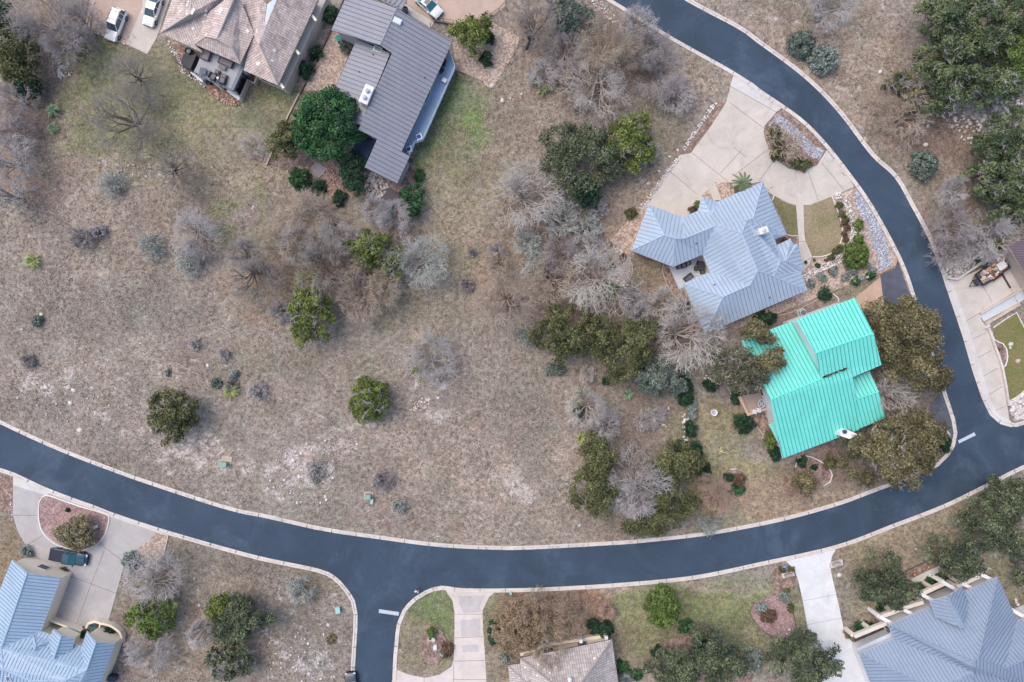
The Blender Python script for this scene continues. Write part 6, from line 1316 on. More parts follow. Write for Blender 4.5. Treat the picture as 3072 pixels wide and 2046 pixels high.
scatter('31', [(0, 1150), (500, 1100), (640, 1568), (0, 1568)], 170, .06, .22, 'pale stones in the bottom dry lot', m_white_stone, seed=16)
scatter('20', [(0, 350), (700, 250), (1200, 700), (1500, 1000), (900, 900), (200, 650)], 110, .05, .2, 'pale stones across the left slope', m_white_stone, seed=17)
scatter('22', [(950, 650), (1200, 640), (1200, 850), (900, 850)], 60, .06, .22, 'pale stones round the two small bare bushes', m_white_stone, seed=18)
scatter('02', [(500, 0), (620, 20), (760, 190), (740, 230), (560, 80)], 90, .06, .25, 'pale stone strip beside the grey thicket near the top road', m_white_stone, seed=19)
scatter('21', [(1260, 580), (1450, 560), (1420, 690), (1260, 680)], 60, .06, .2, 'pale stones below the flecked bare tree', m_white_stone, seed=20)
scatter('11', [(1150, 50), (1300, 80), (1250, 280), (1120, 200)], 60, .05, .15, 'tan stones at the right tip of the grey roof', m_warm_stone, seed=21)
# --- terrace furniture
m_wick = M('wicker_grey', (108, 100, 104), .8, .1, 6); m_cush = M('cushion_taupe', (132, 122, 124), .8, .06)
def seat(t_, x, y, w, d, rz, label, z, mat=None, cush=None, name='armchair', cat='chair', back=True, h=.42, group=None):
    c = G(t_, x, y, z + .4); e = empty(name, (c.x, c.y, z), label, cat, group, rz); LOCAL[0] = True
    b = MB(); b.box((0, 0, h/2 + .02), (w, d, h - .04)); 
    if back: b.box((0, d/2 - .06, .55), (w, .14, .5), 0); b.box((w/2 - .06, 0, .45), (.12, d, .3)); b.box((-w/2 + .06, 0, .45), (.12, d, .3))
    b.build('frame', mat or m_wick, e); b = MB(); b.box((0, -.03, h + .05), (w - .28, d - .22, .12)); b.build('cushion', cush or m_cush, e); LOCAL[0] = False; return e
FZ = 3.0
seat('Z1', 985, 845, 2.1, .95, math.radians(-24), 'long taupe sofa against the wall on the grey terrace', FZ, name='sofa', cat='sofa'); seat('Z1', 715, 745, 1.2, 1.5, math.radians(-20), 'taupe daybed at the upper left corner of the grey terrace', FZ, name='sofa', cat='daybed')
seat('Z1', 808, 1038, .95, .95, math.radians(60), 'dark armchair left of the small table on the terrace', FZ, m_char); seat('Z1', 935, 1095, .95, .95, math.radians(165), 'dark armchair near the terrace railing', FZ, m_char)
seat('Z1', 868, 975, .7, .6, math.radians(-20), 'upper square ottoman on the terrace', FZ, back=False, name='ottoman', cat='ottoman', group='terrace ottomans'); seat('Z1', 965, 1035, .7, .6, math.radians(-20), 'right square ottoman on the terrace', FZ, back=False, name='ottoman', cat='ottoman', group='terrace ottomans')
def table(t_, x, y, w, d, rz, z, label, mat, h=.42, round_=False, legs=True):
    c = G(t_, x, y, z + h); e = empty('table', (c.x, c.y, z), label, 'table', None, rz); LOCAL[0] = True; b = MB()
    if round_: b.rings((0, 0, h - .04), [(w/2, 0), (w/2, .04), (w/2 - .03, .05)], 22)
    else: b.box((0, 0, h - .03), (w, d, .06))
    b.build('tabletop', mat, e)
    for sx in (-1, 1):
        for sy in (-1, 1): b = MB(); b.tube((sx*w*.36, sy*d*.36, 0), (sx*w*.38, sy*d*.38, h - .05), .03, n=6); b.build('leg', m_char, e)
    LOCAL[0] = False
table('Z1', 932, 910, 1.05, .6, math.radians(-20), FZ, 'taupe rectangular coffee table in front of the terrace sofa', m_cush); table('Z1', 873, 1058, .4, .4, 0, FZ, 'small round white side table between the dark armchairs', m_frame, .5, True); table('Z1', 672, 965, .95, .95, math.radians(-10), FZ, 'square blue grey table with a fire bowl on the terrace', M('table_blue_grey', (84, 96, 116), .5, .05), .45)
for x, y, s, lab in ((1235, 1110, .75, 'uppermost dark dining chair on the brown patio'), (1215, 1180, .75, 'middle dark dining chair on the brown patio'), (1180, 1225, .7, 'lowest dark dining chair on the brown patio')): seat('Z1', x, y, s, s, math.radians(30), lab, .08, m_char, m_plastic, 'dining_chair')
b = MB(); c_ = G('Z1', 1240, 990, .8); b.box((c_.x, c_.y, .5), (1.1, .45, .9), math.radians(-20)); tag(b.build('storage_box', m_teal), 'teal storage box beside the brown patio', 'box')
b = MB(); c_ = G('Z1', 742, 1115, .6); b.box((c_.x, c_.y, .35), (.8, .4, .6), math.radians(-20)); tag(b.build('bench', m_char), 'dark bench under the terrace edge', 'bench')
def ringthing(t_, x, y, r_, h, label, name, cat, mat, m2):
    c = G(t_, x, y, h); e = empty(name, (c.x, c.y, .04), label, cat); LOCAL[0] = True; b = MB(); b.rings((0, 0, 0), [(r_*.8, 0), (r_, h), (r_*.82, h), (r_*.76, h*.7)], 20); b.build('bowl', mat, e); b = MB(); b.rings((0, 0, h*.66), [(r_*.78, 0), (r_*.3, .1)], 14); b.build('content', m2, e); LOCAL[0] = False
ringthing('Z1', 472, 688, .5, .5, 'round dark metal fire bowl in the stone strip below the tile roof', 'fire_bowl', 'fire bowl', m_char, m_ac)
ringthing('12', 1348, 1185, .58, .35, 'round dark planter ring left of the blue roof', 'planter', 'planter', M('ring_dark', (72, 66, 68), .8, .1), g_brown)
ringthing('01', 1220, 82, .5, .7, 'large dark teal pot at the rear of the grey roof', 'plant_pot', 'pot', M('pot_teal', (40, 84, 96), .4, .1), m_char)
ringthing('12', 670, 685, .45, .3, 'dark stump ring above the rock garden', 'stump', 'stump', M('stump_brown', (84, 66, 60), .9, .2), M('stump_top', (110, 88, 76), .9, .2))
ringthing('01', 172, 790, .3, .5, 'small bright turquoise pot at the corner of the tile house', 'plant_pot', 'pot', M('pot_turquoise', (30, 160, 140), .5, .05), m_char)
ringthing('22', 1597, 700, .5, .75, 'white round bird bath standing in the lawn', 'bird_bath', 'bird bath', m_frame, m_ac)
# blue deck things
for x, y, lab in ((1347, 1208, 'upper blue cushioned chair on the long deck'), (1258, 1318, 'lower blue cushioned chair on the long deck')): seat('01', x, y, .8, .8, math.radians(-70), lab, DZ, m_frame, M('cushion_blue', (30, 92, 190), .7, .05), name='deck_chair')
table('01', 1567, 706, .7, .6, math.radians(-30), DZ, 'small white table on the long blue deck', m_frame, .5); seat('01', 1562, 550, .6, .8, math.radians(-15), 'black chair at the top end of the long blue deck', DZ, m_char, m_plastic, 'deck_chair'); seat('01', 1537, 615, .7, .7, math.radians(-40), 'thin black chair by the wall of the long blue deck', DZ, m_char, m_char, 'deck_chair')
seat('01', 900, 1205, .8, .8, math.radians(-20), 'dark chair on the side deck by the big green tree', 2.0, m_char, m_plastic, 'deck_chair')
# courtyard furniture
table('12', 1478, 872, 1.3, 1.3, .4, .16, 'round dark dining table in the courtyard of the blue roof', m_char, .74, True)
for x, y, a_, lab in ((1460, 850, 2.8, 'chair above the round courtyard table'), (1440, 897, 1.6, 'chair left of the round courtyard table'), (1492, 925, .1, 'chair below the round courtyard table'), (1512, 862, -1.4, 'chair right of the round courtyard table')): seat('12', x, y, .62, .62, a_, 'dark ' + lab, .16, m_char, m_wick, 'dining_chair', group='courtyard dining chairs')
for x, y, lab in ((1285, 878, 'dark lounge chair nearest the left eave of the courtyard'), (1328, 870, 'paler lounge chair in the courtyard'), (1365, 848, 'dark lounge chair nearest the courtyard wall')): seat('12', x, y, .75, .75, .3, lab, .16, m_char, m_cush, 'lounge_chair')
seat('12', 1368, 978, 1.4, .8, math.radians(40), 'dark sofa at the lower side of the courtyard', .16, m_char, m_wick, 'sofa', 'sofa')
# deck of the green house
e = empty('deck', G('22', 1960, 650), 'tan walled deck with white furniture left of the green roof', 'deck')
dq = L('22', [(1805, 560), (2000, 520), (2090, 620), (2110, 660), (1890, 735)], 1.0); b = MB(); b.prism(dq, .7, .95); b.build('deck_floor', M('deck_tan', (176, 156, 144), .8, .08), e)
b = MB(); ribbon(b, L('22', [(1808, 562), (1888, 728), (2095, 668)], 1.2), 0, .42, 0, 1.3); b.build('parapet', M('parapet_tan', (206, 176, 156), .8, .06), e)
c_ = G('22', 2012, 622, 1.6); e = empty('table', (c_.x, c_.y, .95), 'oval white framed glass table on the tan deck', 'table'); b = MB()
for i_ in range(24):
    a0, a1 = 6.283*i_/24, 6.283*(i_ + 1)/24; b.tube((c_.x + .5*math.cos(a0), c_.y + .62*math.sin(a0), 1.65), (c_.x + .5*math.cos(a1), c_.y + .62*math.sin(a1), 1.65), .05, n=6)
b.tube((c_.x - .35, c_.y - .42, 1.64), (c_.x + .35, c_.y + .42, 1.64), .04, n=5); b.tube((c_.x - .35, c_.y + .42, 1.64), (c_.x + .35, c_.y - .42, 1.64), .04, n=5); b.build('frame', m_frame, e)
b = MB(); b.rings((c_.x, c_.y, 1.6), [(.48, 0), (.48, .02)], 24, sy=1.24); b.build('tabletop', glass('table_glass', (120, 132, 146), .1), e); b = MB(); b.tube((c_.x, c_.y, .95), (c_.x, c_.y, 1.6), .06); b.build('leg', m_frame, e)
for x, y, lab in ((1948, 690, 'left white chair on the tan deck'), (1986, 676, 'right white chair on the tan deck')): seat('22', x, y, .6, .6, 2.9, lab, .95, m_frame, m_frame, 'patio_chair')
# small garden ornaments
ringthing('31', 1445, 1187, .34, .3, 'white ring shaped ornament in the mulch island', 'ornament', 'ornament', m_frame, m_char); ringthing('31', 1469, 1198, .32, .35, 'pale round stone bowl beside the white ring ornament', 'ornament', 'ornament', c_pale, c_pale)
b = MB(); c_ = G('31', 1486, 1265, .4); b.box((c_.x, c_.y, .25), (.55, .7, .45), .1); b.box((c_.x + .05, c_.y - .1, .5), (.3, .3, .1)); tag(b.build('ornament', m_frame), 'white square pedestal in the mulch island', 'ornament')
b = MB(); c_ = G('31', 1548, 1325, .5); b.rings((c_.x, c_.y, .05), [(.2, 0), (.15, .3), (.34, .45), (.3, .5)], 14); b.rings((c_.x - .45, c_.y + .5, .03), [(.22, 0), (.2, .1)], 12); tag(b.build('bird_bath', M('stone_sage', (150, 172, 162), .8, .1)), 'pale sage bird bath and stepping stone in the mulch island', 'bird bath')
c_ = G('30', 812, 1085, 1.0); b = MB(); r = np.random.RandomState(3)
for i_ in range(16): a0 = 6.283*i_/16; b.tube((c_.x, c_.y, .4), (c_.x + .45*math.cos(a0) + r.normal()*.15, c_.y + .35*math.sin(a0), .9 + r.rand()*.2), .07, .03, 5)
tag(b.build('sculpture', M('sculpture_teal', (40, 150, 160), .4, .2)), 'turquoise metal sculpture in the curved cream planter', 'sculpture')
c_ = G('30', 832, 207, .3); b = MB(); b.box((c_.x, c_.y, .25), (1.0, .45, .3), .5); b.box((c_.x + .1, c_.y, .45), (.4, .3, .15), .5); tag(b.build('stone_bench', m_white_stone), 'white stone bench at the right of the rose gravel oval', 'bench')
c_ = G('33', 240, 552, .3); b = MB(); b.box((c_.x, c_.y, .2), (.5, .4, .4), .3); tag(b.build('meter_box', M('meter_blue', (96, 150, 208), .6, .05)), 'small bright blue box near the kerb left of the white driveway', 'box')
for x, y, lab in ((1510, 550, 'orange garden light nearest the oaks at lower right'), (1385, 620, 'orange garden light left of the pale stepping walk')): c_ = G('33', x, y, .2); b = MB(); b.rings((c_.x, c_.y, .05), [(.05, 0), (.05, .3), (.16, .32), (.04, .42)], 12); tag(b.build('garden_light', M('lamp_orange', (226, 150, 110), .5, .05)), lab, 'garden light')
c_ = G('22', 1655, 1042, .2); b = MB(); b.box((c_.x - .1, c_.y + .25, .12), (.1, 1.0, .08), -.4); b.box((c_.x + .45, c_.y - .15, .12), (1.5, .08, .06), -.25); b.box((c_.x, c_.y, .1), (.55, .3, .12), .2); tag(b.build('downed_branch', M('wood_pale', (206, 196, 150), .8, .1)), 'pale forked branch lying on the lawn left of the green roof', 'branch')
c_ = G('30', 975, 1545, 1.1); e = empty('storage_bin', (c_.x, c_.y, 0), 'dark teal bin against the cream house at the bottom left', 'bin', rz=-.2); LOCAL[0] = True; b = MB(); b.box((0, 0, .5), (1.1, .8, 1.0), taper=1.05); b.build('body', m_dark_paint, e); b = MB(); b.box((0, 0, 1.03), (1.0, .7, .08)); b.build('lid', m_teal_paint, e); LOCAL[0] = False
c_ = G('11', 1165, 320, .4); b = MB(); r = np.random.RandomState(8); p_ = None
for x, y in ((1190, 300), (1150, 320), (1120, 350), (1095, 390), (1100, 420), (1120, 440)):
    q = G('11', x, y, .3) + Vector((r.normal()*.08, r.normal()*.08, r.rand()*.1))
    if p_ is not None: b.tube(p_, q, .16, .14, 7)
    p_ = q
tag(b.build('tarp_roll', M('tarp_turquoise', (60, 160, 170), .6, .1)), 'turquoise rolled tarp beside the round green shrub below the grey roof', 'tarp')
pl_ = L('11', [(1090, 190), (1185, 265), (1080, 310), (1010, 280)]); sheet('platform', pl_, .3, M('platform_dark', (100, 94, 100), .8, .1), 'dark square timber platform below the tip of the grey roof', 'platform', None, thick=.28)
sheet('plank_path', L('11', [(380, 30), (440, -40), (540, 20), (470, 100), (420, 90)]), .2, M('plank_grey', (150, 142, 146), .9, .25, 2.5), 'grey weathered plank steps in the stony garden', 'steps', None, thick=.16)
# --- pedestrian by the kerb
def person(t_, x, y, rz, label):
    c = G(t_, x, y, .9); e = empty('person', (c.x, c.y, .03), label, 'person', rz=rz); LOCAL[0] = True
    V = [(0, 0, .95), (0, 0, 1.15), (.02, 0, 1.38), (.03, 0, 1.5), (.05, 0, 1.62), (.05, 0, 1.72),
         (0, .1, .9), (.14, .11, .5), (.1, .11, .08), (.25, .12, .05), (0, -.1, .9), (-.1, -.11, .5), (-.28, -.11, .1), (-.14, -.12, .05),
         (.02, .19, 1.4), (-.08, .25, 1.14), (.1, .24, .92), (.17, .23, .84), (.02, -.19, 1.4), (.12, -.25, 1.15), (.32, -.2, 1.02), (.4, -.18, 1.02)]
    E = [(0, 1), (1, 2), (2, 3), (3, 4), (4, 5), (0, 6), (6, 7), (7, 8), (8, 9), (0, 10), (10, 11), (11, 12), (12, 13), (2, 14), (14, 15), (15, 16), (16, 17), (2, 18), (18, 19), (19, 20), (20, 21)]
    Rr = [.15, .15, .17, .06, .09, .085, .10, .065, .05, .045, .10, .065, .05, .045, .075, .05, .035, .035, .075, .05, .035, .035]
    me = bpy.data.meshes.new('body'); me.from_pydata(V, E, []); o = link(bpy.data.objects.new('body', me), e)
    md = o.modifiers.new('skin', 'SKIN'); sk = me.skin_vertices[0].data
    for i, q in enumerate(Rr): sk[i].radius = (q, q)
    sk[0].use_root = True; sb = o.modifiers.new('sub', 'SUBSURF'); sb.levels = 1; sb.render_levels = 2
    skin = M('skin', (206, 160, 136), .6, .03); me.materials.append(skin)
    b = MB(); b.rings((.01, 0, 1.0), [(.17, -.08), (.19, .05), (.2, .2), (.23, .36), (.2, .45), (.09, .53)], 18, sx=.75); 
    for s, elb in ((1, (-.08, .27, 1.18)), (-1, (.11, -.27, 1.2))): b.tube((.01, s*.17, 1.42), elb, .095, .075, 10)
    b.build('shirt', M('shirt_white', (228, 232, 240), .8, .04), e, True)
    b = MB(); b.rings((0, 0, .72), [(.19, 0), (.2, .2), (.175, .3)], 16, sx=.8)
    for p0, p1, p2 in (((0, .1, .88), (.14, .11, .5), (.1, .11, .14)), ((0, -.1, .88), (-.1, -.11, .5), (-.27, -.11, .15))): b.tube(p0, p1, .12, .09, 10); b.tube(p1, p2, .09, .07, 10)
    b.build('trousers', M('trousers_navy', (58, 66, 92), .8, .06), e, True)
    b = MB(); b.rings((.035, 0, 1.66), [(.11, 0), (.115, .06), (.1, .12), (.05, .17)], 16); b.build('hair', M('hair_dark', (60, 50, 48), .8, .1), e, True)
    b = MB(); b.rings((.13, 0, 1.62), [(.02, 0), (.012, .05)], 6)
    for s in (-1, 1): b.rings((.045, s*.1, 1.61), [(.02, 0), (.02, .05)], 6)
    b.build('face', skin, e)
    LOCAL[0] = False
person('31', 1325, 765, 1.1, 'pedestrian in a white shirt and dark trousers walking by the kerb')
# ------------------------------------------------------------------ evergreen trees
GT = green_tree
OAK = 'evergreen oaks'; JUN = 'junipers'
GT('oak', 'live_oak', 'tree', 'F', 1335, 362, 88, 88, 7.0, 'large dull green oak left of the yellow green juniper near the upper driveway', OAK, lump=1.1)
GT('dark', 'live_oak', 'tree', 'F', 1352, 440, 38, 32, 5.0, 'darker low oak crown at the foot of the large dull green oak', OAK)
GT('yellow', 'juniper', 'tree', 'F', 1452, 322, 50, 76, 6.5, 'bright yellow green juniper touching the large dull green oak', JUN, lump=.8, twigs=14)
GT('brown', 'live_oak', 'tree', 'F', 2072, 760, 92, 80, 8.5, 'huge brown green oak overhanging the road right of the turquoise roof', OAK, lump=1.2, gaps=.2)
GT('brown', 'live_oak', 'tree', 'F', 2120, 850, 62, 68, 7.5, 'brown green oak over the road just above the junction pad', OAK, lump=1.1, gaps=.2)
GT('brown', 'live_oak', 'tree', 'F', 2048, 1046, 96, 88, 8.5, 'widest brown oak below the turquoise roof at the junction', OAK, lump=1.2, gaps=.2, twigs=16)
GT('brown', 'live_oak', 'tree', 'F', 2120, 1000, 55, 70, 7.0, 'brown oak crown nearest the right junction kerb', OAK, lump=1.1)
GT('greyoak', 'live_oak', 'tree', 'F', 1705, 855, 75, 55, 8.0, 'grey olive oak at the left edge of the turquoise roof', OAK, lump=1.0, gaps=.25, rough=.4, twigs=10)
GT('brown', 'live_oak', 'tree', 'F', 1735, 765, 42, 24, 7.8, 'small olive crown over the top left corner of the turquoise roof', OAK, gaps=.2, lump=.8, z0f=.6, rough=.4)
GT('brown', 'live_oak', 'tree', 'F', 1768, 830, 42, 26, 8.0, 'olive branch mass lying over the turquoise roof', OAK, gaps=.25, lump=.7, z0f=.7, rough=.5, trunk=False)
GT('olive', 'juniper', 'tree', 'F', 1375, 770, 40, 44, 5.6, 'olive juniper between the two larger ones of the middle tree row', JUN, gaps=.05)
GT('olive', 'juniper', 'tree', 'F', 1295, 765, 80, 62, 6.0, 'dark olive juniper at the left end of the middle tree row', JUN, rough=.35)
GT('olive', 'juniper', 'tree', 'F', 1452, 797, 76, 68, 6.5, 'dark olive juniper in the centre of the middle tree row', JUN, rough=.35)
GT('greygreen', 'juniper', 'tree', 'F', 1518, 866, 68, 46, 5.0, 'grey green bushy tree below the middle tree row', JUN, lump=.7, leaf=.14)
GT('olive', 'juniper', 'tree', 'F', 1378, 1045, 48, 50, 6.0, 'upper left olive juniper beside the pale bare tree at the lower lot', JUN)
GT('olive', 'juniper', 'tree', 'F', 1368, 1132, 50, 62, 6.5, 'lower left olive juniper beside the pale bare tree at the lower lot', JUN)
GT('olive', 'juniper', 'tree', 'F', 1552, 1070, 62, 52, 6.0, 'olive juniper right of the pale bare tree at the lower lot', JUN)
GT('olive', 'juniper', 'tree', 'F', 1552, 1150, 52, 56, 6.0, 'lower right olive juniper nearest the pinkish bare bush', JUN)
GT('olive', 'juniper', 'tree', 'F', 1485, 1200, 58, 36, 4.5, 'low olive juniper closest to the road in the lower lot', JUN, gaps=.3)
GT('yellow', 'juniper', 'tree', 'F', 849, 921, 47, 58, 5.0, 'lone round yellow green juniper in the open lot', JUN, lump=.6, rough=.1, gaps=0, leaf=.14, twigs=10)
GT('olive', 'live_oak', 'tree', 'F', 393, 957, 66, 55, 5.5, 'lone dark olive oak on the left slope above the road', OAK, lump=.8, gaps=.15, twigs=8)
GT('yellow', 'juniper', 'tree', 'F', 712, 712, 58, 74, 6.5, 'yellow green juniper under bare branches in the middle', JUN, lump=.75, twigs=24, gaps=.2, rough=.35)
GT('yellow', 'juniper', 'tree', 'F', 845, 570, 46, 48, 6.0, 'yellow green juniper among grey bare trees below the grey roof', JUN, lump=.75, twigs=18, gaps=.25, rough=.35)
GT('yellow', 'juniper', 'tree', 'F', 905, 600, 34, 40, 5.0, 'sparse yellowish juniper right beside the grey feathery tree', JUN, lump=.6, twigs=22, gaps=.4, dens=.6)
GT('vivid', 'broadleaf_tree', 'tree', 'F', 750, 284, 84, 84, 9.5, 'big vivid dark green broadleaf tree at the left of the grey roof', None, lump=.9, leaf=.18, gaps=0, rough=.06, dens=1.5)
GT('olive', 'juniper', 'tree', 'F', 658, 325, 44, 44, 6.0, 'olive green juniper left of the big vivid green tree', JUN, lump=.7, leaf=.14)
GT('dark', 'broadleaf_tree', 'tree', 'F', 815, 400, 34, 46, 5.0, 'dark green tree under the lower end of the grey roof', None, lump=.7)
GT('vivid', 'juniper', 'tree', 'F', 947, 458, 34, 34, 3.5, 'starry green conifer at the right tip of the grey roof', JUN, lump=.5, leaf=.16, rough=.3, gaps=0)
GT('yellow', 'broadleaf_tree', 'tree', 'F', 1084, 70, 50, 42, 5.5, 'bright green tree with a brown top beside the top gravel drive', None, lump=.8)
GT('greygreen', 'broadleaf_tree', 'tree', 'F', 1315, 34, 42, 42, 5.0, 'grey green round tree at the top edge left of the road', None, lump=.8, leaf=.14)
for a in ((2165, 40, 62, 50, 'forest', 'top left crown'), (2240, 30, 62, 46, 'forest', 'topmost crown'), (2320, 40, 60, 55, 'forest', 'top right corner crown'), (2180, 115, 62, 56, 'forest', 'left flank crown'), (2260, 105, 66, 58, 'forest', 'central crown'), (2335, 130, 52, 62, 'bright', 'yellowish crown at the right edge'), (2170, 175, 52, 42, 'forest', 'lower left crown'), (2235, 185, 62, 46, 'forest', 'lower middle crown'), (2300, 200, 50, 44, 'forest', 'lower right crown'), (2172, 225, 42, 34, 'forest', 'lowest crown')):
    GT(a[4], 'live_oak', 'tree', 'F', a[0], a[1], a[2], a[3], 7.5, a[5] + ' of the green thicket in the top right corner', OAK, lump=.85, gaps=.35, rough=.4, dens=.9, twigs=6)
for a in ((2290, 320, 54, 46, 'upper left crown'), (2340, 300, 40, 50, 'upper right crown'), (2275, 395, 56, 52, 'left crown'), (2335, 390, 50, 60, 'right edge crown'), (2310, 450, 56, 44, 'lower crown'), (2340, 480, 30, 30, 'lowest crown')):
    GT('forest', 'live_oak', 'tree', 'F', a[0], a[1], a[2], a[3], 6.8, a[4] + ' of the second green thicket at the right edge', OAK, lump=.85, gaps=.35, rough=.4, dens=.9, twigs=6)
GT('khaki', 'oak_shrub', 'tree', 'F', 2110, 215, 40, 44, 4.5, 'sparse khaki tree left of the top right thicket', None, lump=.6, gaps=.4, dens=.6, twigs=25, rough=.4)
GT('olive', 'oak_shrub', 'tree', 'F', 2068, 190, 32, 26, 3.5, 'sparse olive tree at the upper left of the khaki tree', None, lump=.6, gaps=.4, dens=.6, twigs=14)
GT('olive', 'juniper', 'tree', 'F', 40, 120, 55, 62, 6.5, 'dark olive juniper at the upper left frame edge', JUN, lump=.9, gaps=.15)
GT('dark', 'juniper', 'tree', 'F', 62, 195, 32, 26, 4.0, 'small blue green juniper below the upper left one', JUN, lump=.6)
GT('dark', 'juniper', 'tree', 'F', 4, 50, 22, 60, 6.0, 'very dark juniper in the top left corner', JUN, lump=.9)
GT('bright', 'juniper', 'tree', 'F', 352, 1420, 58, 48, 5.0, 'green juniper right of the lower left driveway', JUN, lump=.8, twigs=10)
GT('oak', 'live_oak', 'tree', 'F', 545, 1425, 70, 58, 6.0, 'grey green oak in the lower left dry lot', OAK, lump=.9, gaps=.2, rough=.35)
GT('yellow', 'juniper', 'tree', 'F', 505, 1400, 34, 38, 5.2, 'yellowish juniper merged with the left side of the lower left oak', JUN, lump=.7)
GT('oak', 'live_oak', 'tree', 'F', 525, 1520, 60, 45, 4.5, 'dark low oak at the bottom edge of the lower left lot', OAK, lump=.8, gaps=.3, twigs=16)
GT('oak', 'live_oak', 'tree', 'F', 1560, 1530, 70, 50, 6.5, 'left crown of the bottom oaks beside the brown tile house', OAK, lump=1.0)
GT('oak', 'live_oak', 'tree', 'F', 1650, 1515, 72, 60, 6.8, 'middle crown of the bottom oaks', OAK, lump=1.0)
GT('oak', 'live_oak', 'tree', 'F', 1840, 1520, 68, 62, 6.8, 'bottom oak beside the lower end of the white driveway', OAK, lump=1.0)
GT('oak', 'live_oak', 'tree', 'F', 1905, 1532, 42, 36, 6.0, 'sparse oak crown overhanging the white driveway', OAK, lump=.6, gaps=.4, dens=.5)
GT('oak', 'live_oak', 'tree', 'F', 2038, 1338, 64, 64, 6.0, 'round oak between the white driveway and the arcade', OAK, lump=.9, gaps=.2, rough=.35)
GT('oak', 'live_oak', 'tree', 'F', 2200, 1280, 58, 50, 6.5, 'oak above the arcade porch at lower right', OAK, lump=.9, gaps=.2, rough=.4)
GT('oak', 'live_oak', 'tree', 'F', 2265, 1205, 58, 52, 6.5, 'oak in the middle of the lower right group', OAK, lump=.9, gaps=.2, rough=.4)
GT('oak', 'live_oak', 'tree', 'F', 2330, 1150, 50, 66, 6.5, 'oak at the right frame edge below the road', OAK, lump=.9, gaps=.2, rough=.4)
GT('oak', 'live_oak', 'tree', 'F', 2320, 1240, 38, 40, 5.5, 'smallest oak of the lower right group', OAK, lump=.8, gaps=.2)
GT('oak', 'oak_shrub', 'tree', 'F', 2350, 1300, 20, 60, 4.0, 'grey olive tree cut by the right edge beside the tank lid', OAK, lump=.6, gaps=.3, dens=.7)
GT('khaki', 'broadleaf_tree', 'tree', 'F', 170, 1222, 46, 32, 3.2, 'khaki green spreading tree in the rose gravel oval', None, lump=.55, leaf=.14, rough=.3)
GT('khaki', 'broadleaf_tree', 'tree', 'F', 186, 1248, 26, 22, 2.6, 'lower khaki crown of the rose gravel oval', None, lump=.45, leaf=.13)
GT('brown', 'broadleaf_tree', 'tree', 'F', 1856, 1108, 30, 30, 3.2, 'brown green small oak at the teardrop mulch bed', OAK, lump=.7)
GT('bright', 'arborvitae', 'tree', 'F', 1527, 1404, 42, 49, 5.5, 'dense egg shaped vivid green arborvitae in the lower lawn', None, lump=.42, leaf=.13, rough=.02, gaps=0, dens=1.5, z0f=.05)
GT('tan', 'broadleaf_tree', 'tree', 'F', 1192, 1446, 58, 62, 5.5, 'tan brown leafed tree left of the brown tiled roof', 'tan trees over the bottom house', lump=.5, leaf=.1, gaps=0, rough=.12, dens=1.4)
# ------------------------------------------------------------------ leafless trees
BT = bare_tree; BG = 'leafless trees'
BT('pale', 'F', 1203, 440, 90, 7.0, 'widest pale grey leafless tree right of the open grass strip', group=BG, levels=5, leaf='yellow', nleaf=160, rmin=.046)
BT('tanb', 'F', 1388, 105, 70, 8.5, 'tall leafless tree with a thick bent trunk near the top road', group=BG, base_at=('02', 540, 615), leaf='yellow', nleaf=0)
BT('pale', 'F', 1380, 205, 78, 7.0, 'pale leafless tree directly below the bent trunk tree', group=BG, base_at=('02', 560, 560), levels=5)
BT('mauve', 'F', 1500, 105, 55, 5.0, 'mauve grey thicket tree nearest the top road', group=BG, levels=5)
BT('mauve', 'F', 1520, 175, 60, 5.0, 'mauve grey thicket tree in the centre of the top thicket', group=BG, levels=5)
BT('grey', 'F', 1555, 215, 48, 4.5, 'dense grey bushy tree at the lower right end of the top thicket', group=BG, levels=5)
BT('grey', 'F', 1462, 60, 52, 5.0, 'grey leafless tree right below the top road kerb', group=BG)
BT('dark', 'F', 1225, 50, 52, 7.0, 'dark twisted leafless tree left of the top grey green tree', group=BG, base_at=('01', 2290, 430))
BT('mauve', 'F', 1290, 20, 50, 5.0, 'grey leafless tree at the top edge beside the grey green tree', group=BG)
BT('grey', 'F', 1250, 165, 40, 4.0, 'small grey leafless tree above the two top yuccas', group=BG)
BT('grey', 'F', 1490, 345, 30, 3.5, 'small grey leafless tree right of the bright juniper', group=BG)
BT('sageb', 'F', 978, 595, 62, 6.0, 'feathery grey green leafless tree right of the yellow juniper', group=BG, levels=5, leaf='sage', nleaf=500)
BT('grey', 'F', 905, 500, 46, 5.5, 'grey leafless tree above the yellow green juniper', group=BG)
BT('grey', 'F', 985, 832, 64, 5.5, 'grey leafless tree with yellow mistletoe flecks in the open lot', group=BG, levels=5, leaf='yellow', nleaf=700)
BT('tanb', 'F', 1158, 700, 86, 7.0, 'wide tan leafless tree with a crooked foot in the middle', group=BG, base_at=('11', 2130, 1130), levels=5, leaf='yellow', nleaf=200)
BT('pale', 'F', 1375, 640, 92, 8.0, 'large pale leafless tree over the rock garden', group=BG, base_at=('12', 600, 1010), levels=5, rmin=.044)
BT('grey', 'F', 1455, 690, 32, 5.0, 'small grey leafless tree right of the rock garden', group=BG)
BT('pale', 'F', 1590, 770, 84, 8.0, 'large pale leafless tree between blue roof and oaks', group=BG, base_at=('12', 1215, 1480), levels=5, rmin=.044)
BT('pale', 'F', 1525, 700, 42, 6.0, 'small pale leafless tree left of the cooling units', group=BG)
BT('pale', 'F', 1357, 935, 54, 5.5, 'pale leafless tree right of the open lot centre', group=BG, levels=5, leaf='yellow', nleaf=200)
BT('grey', 'F', 1390, 985, 40, 3.5, 'low grey leafless tree just below the pale one', group=BG)
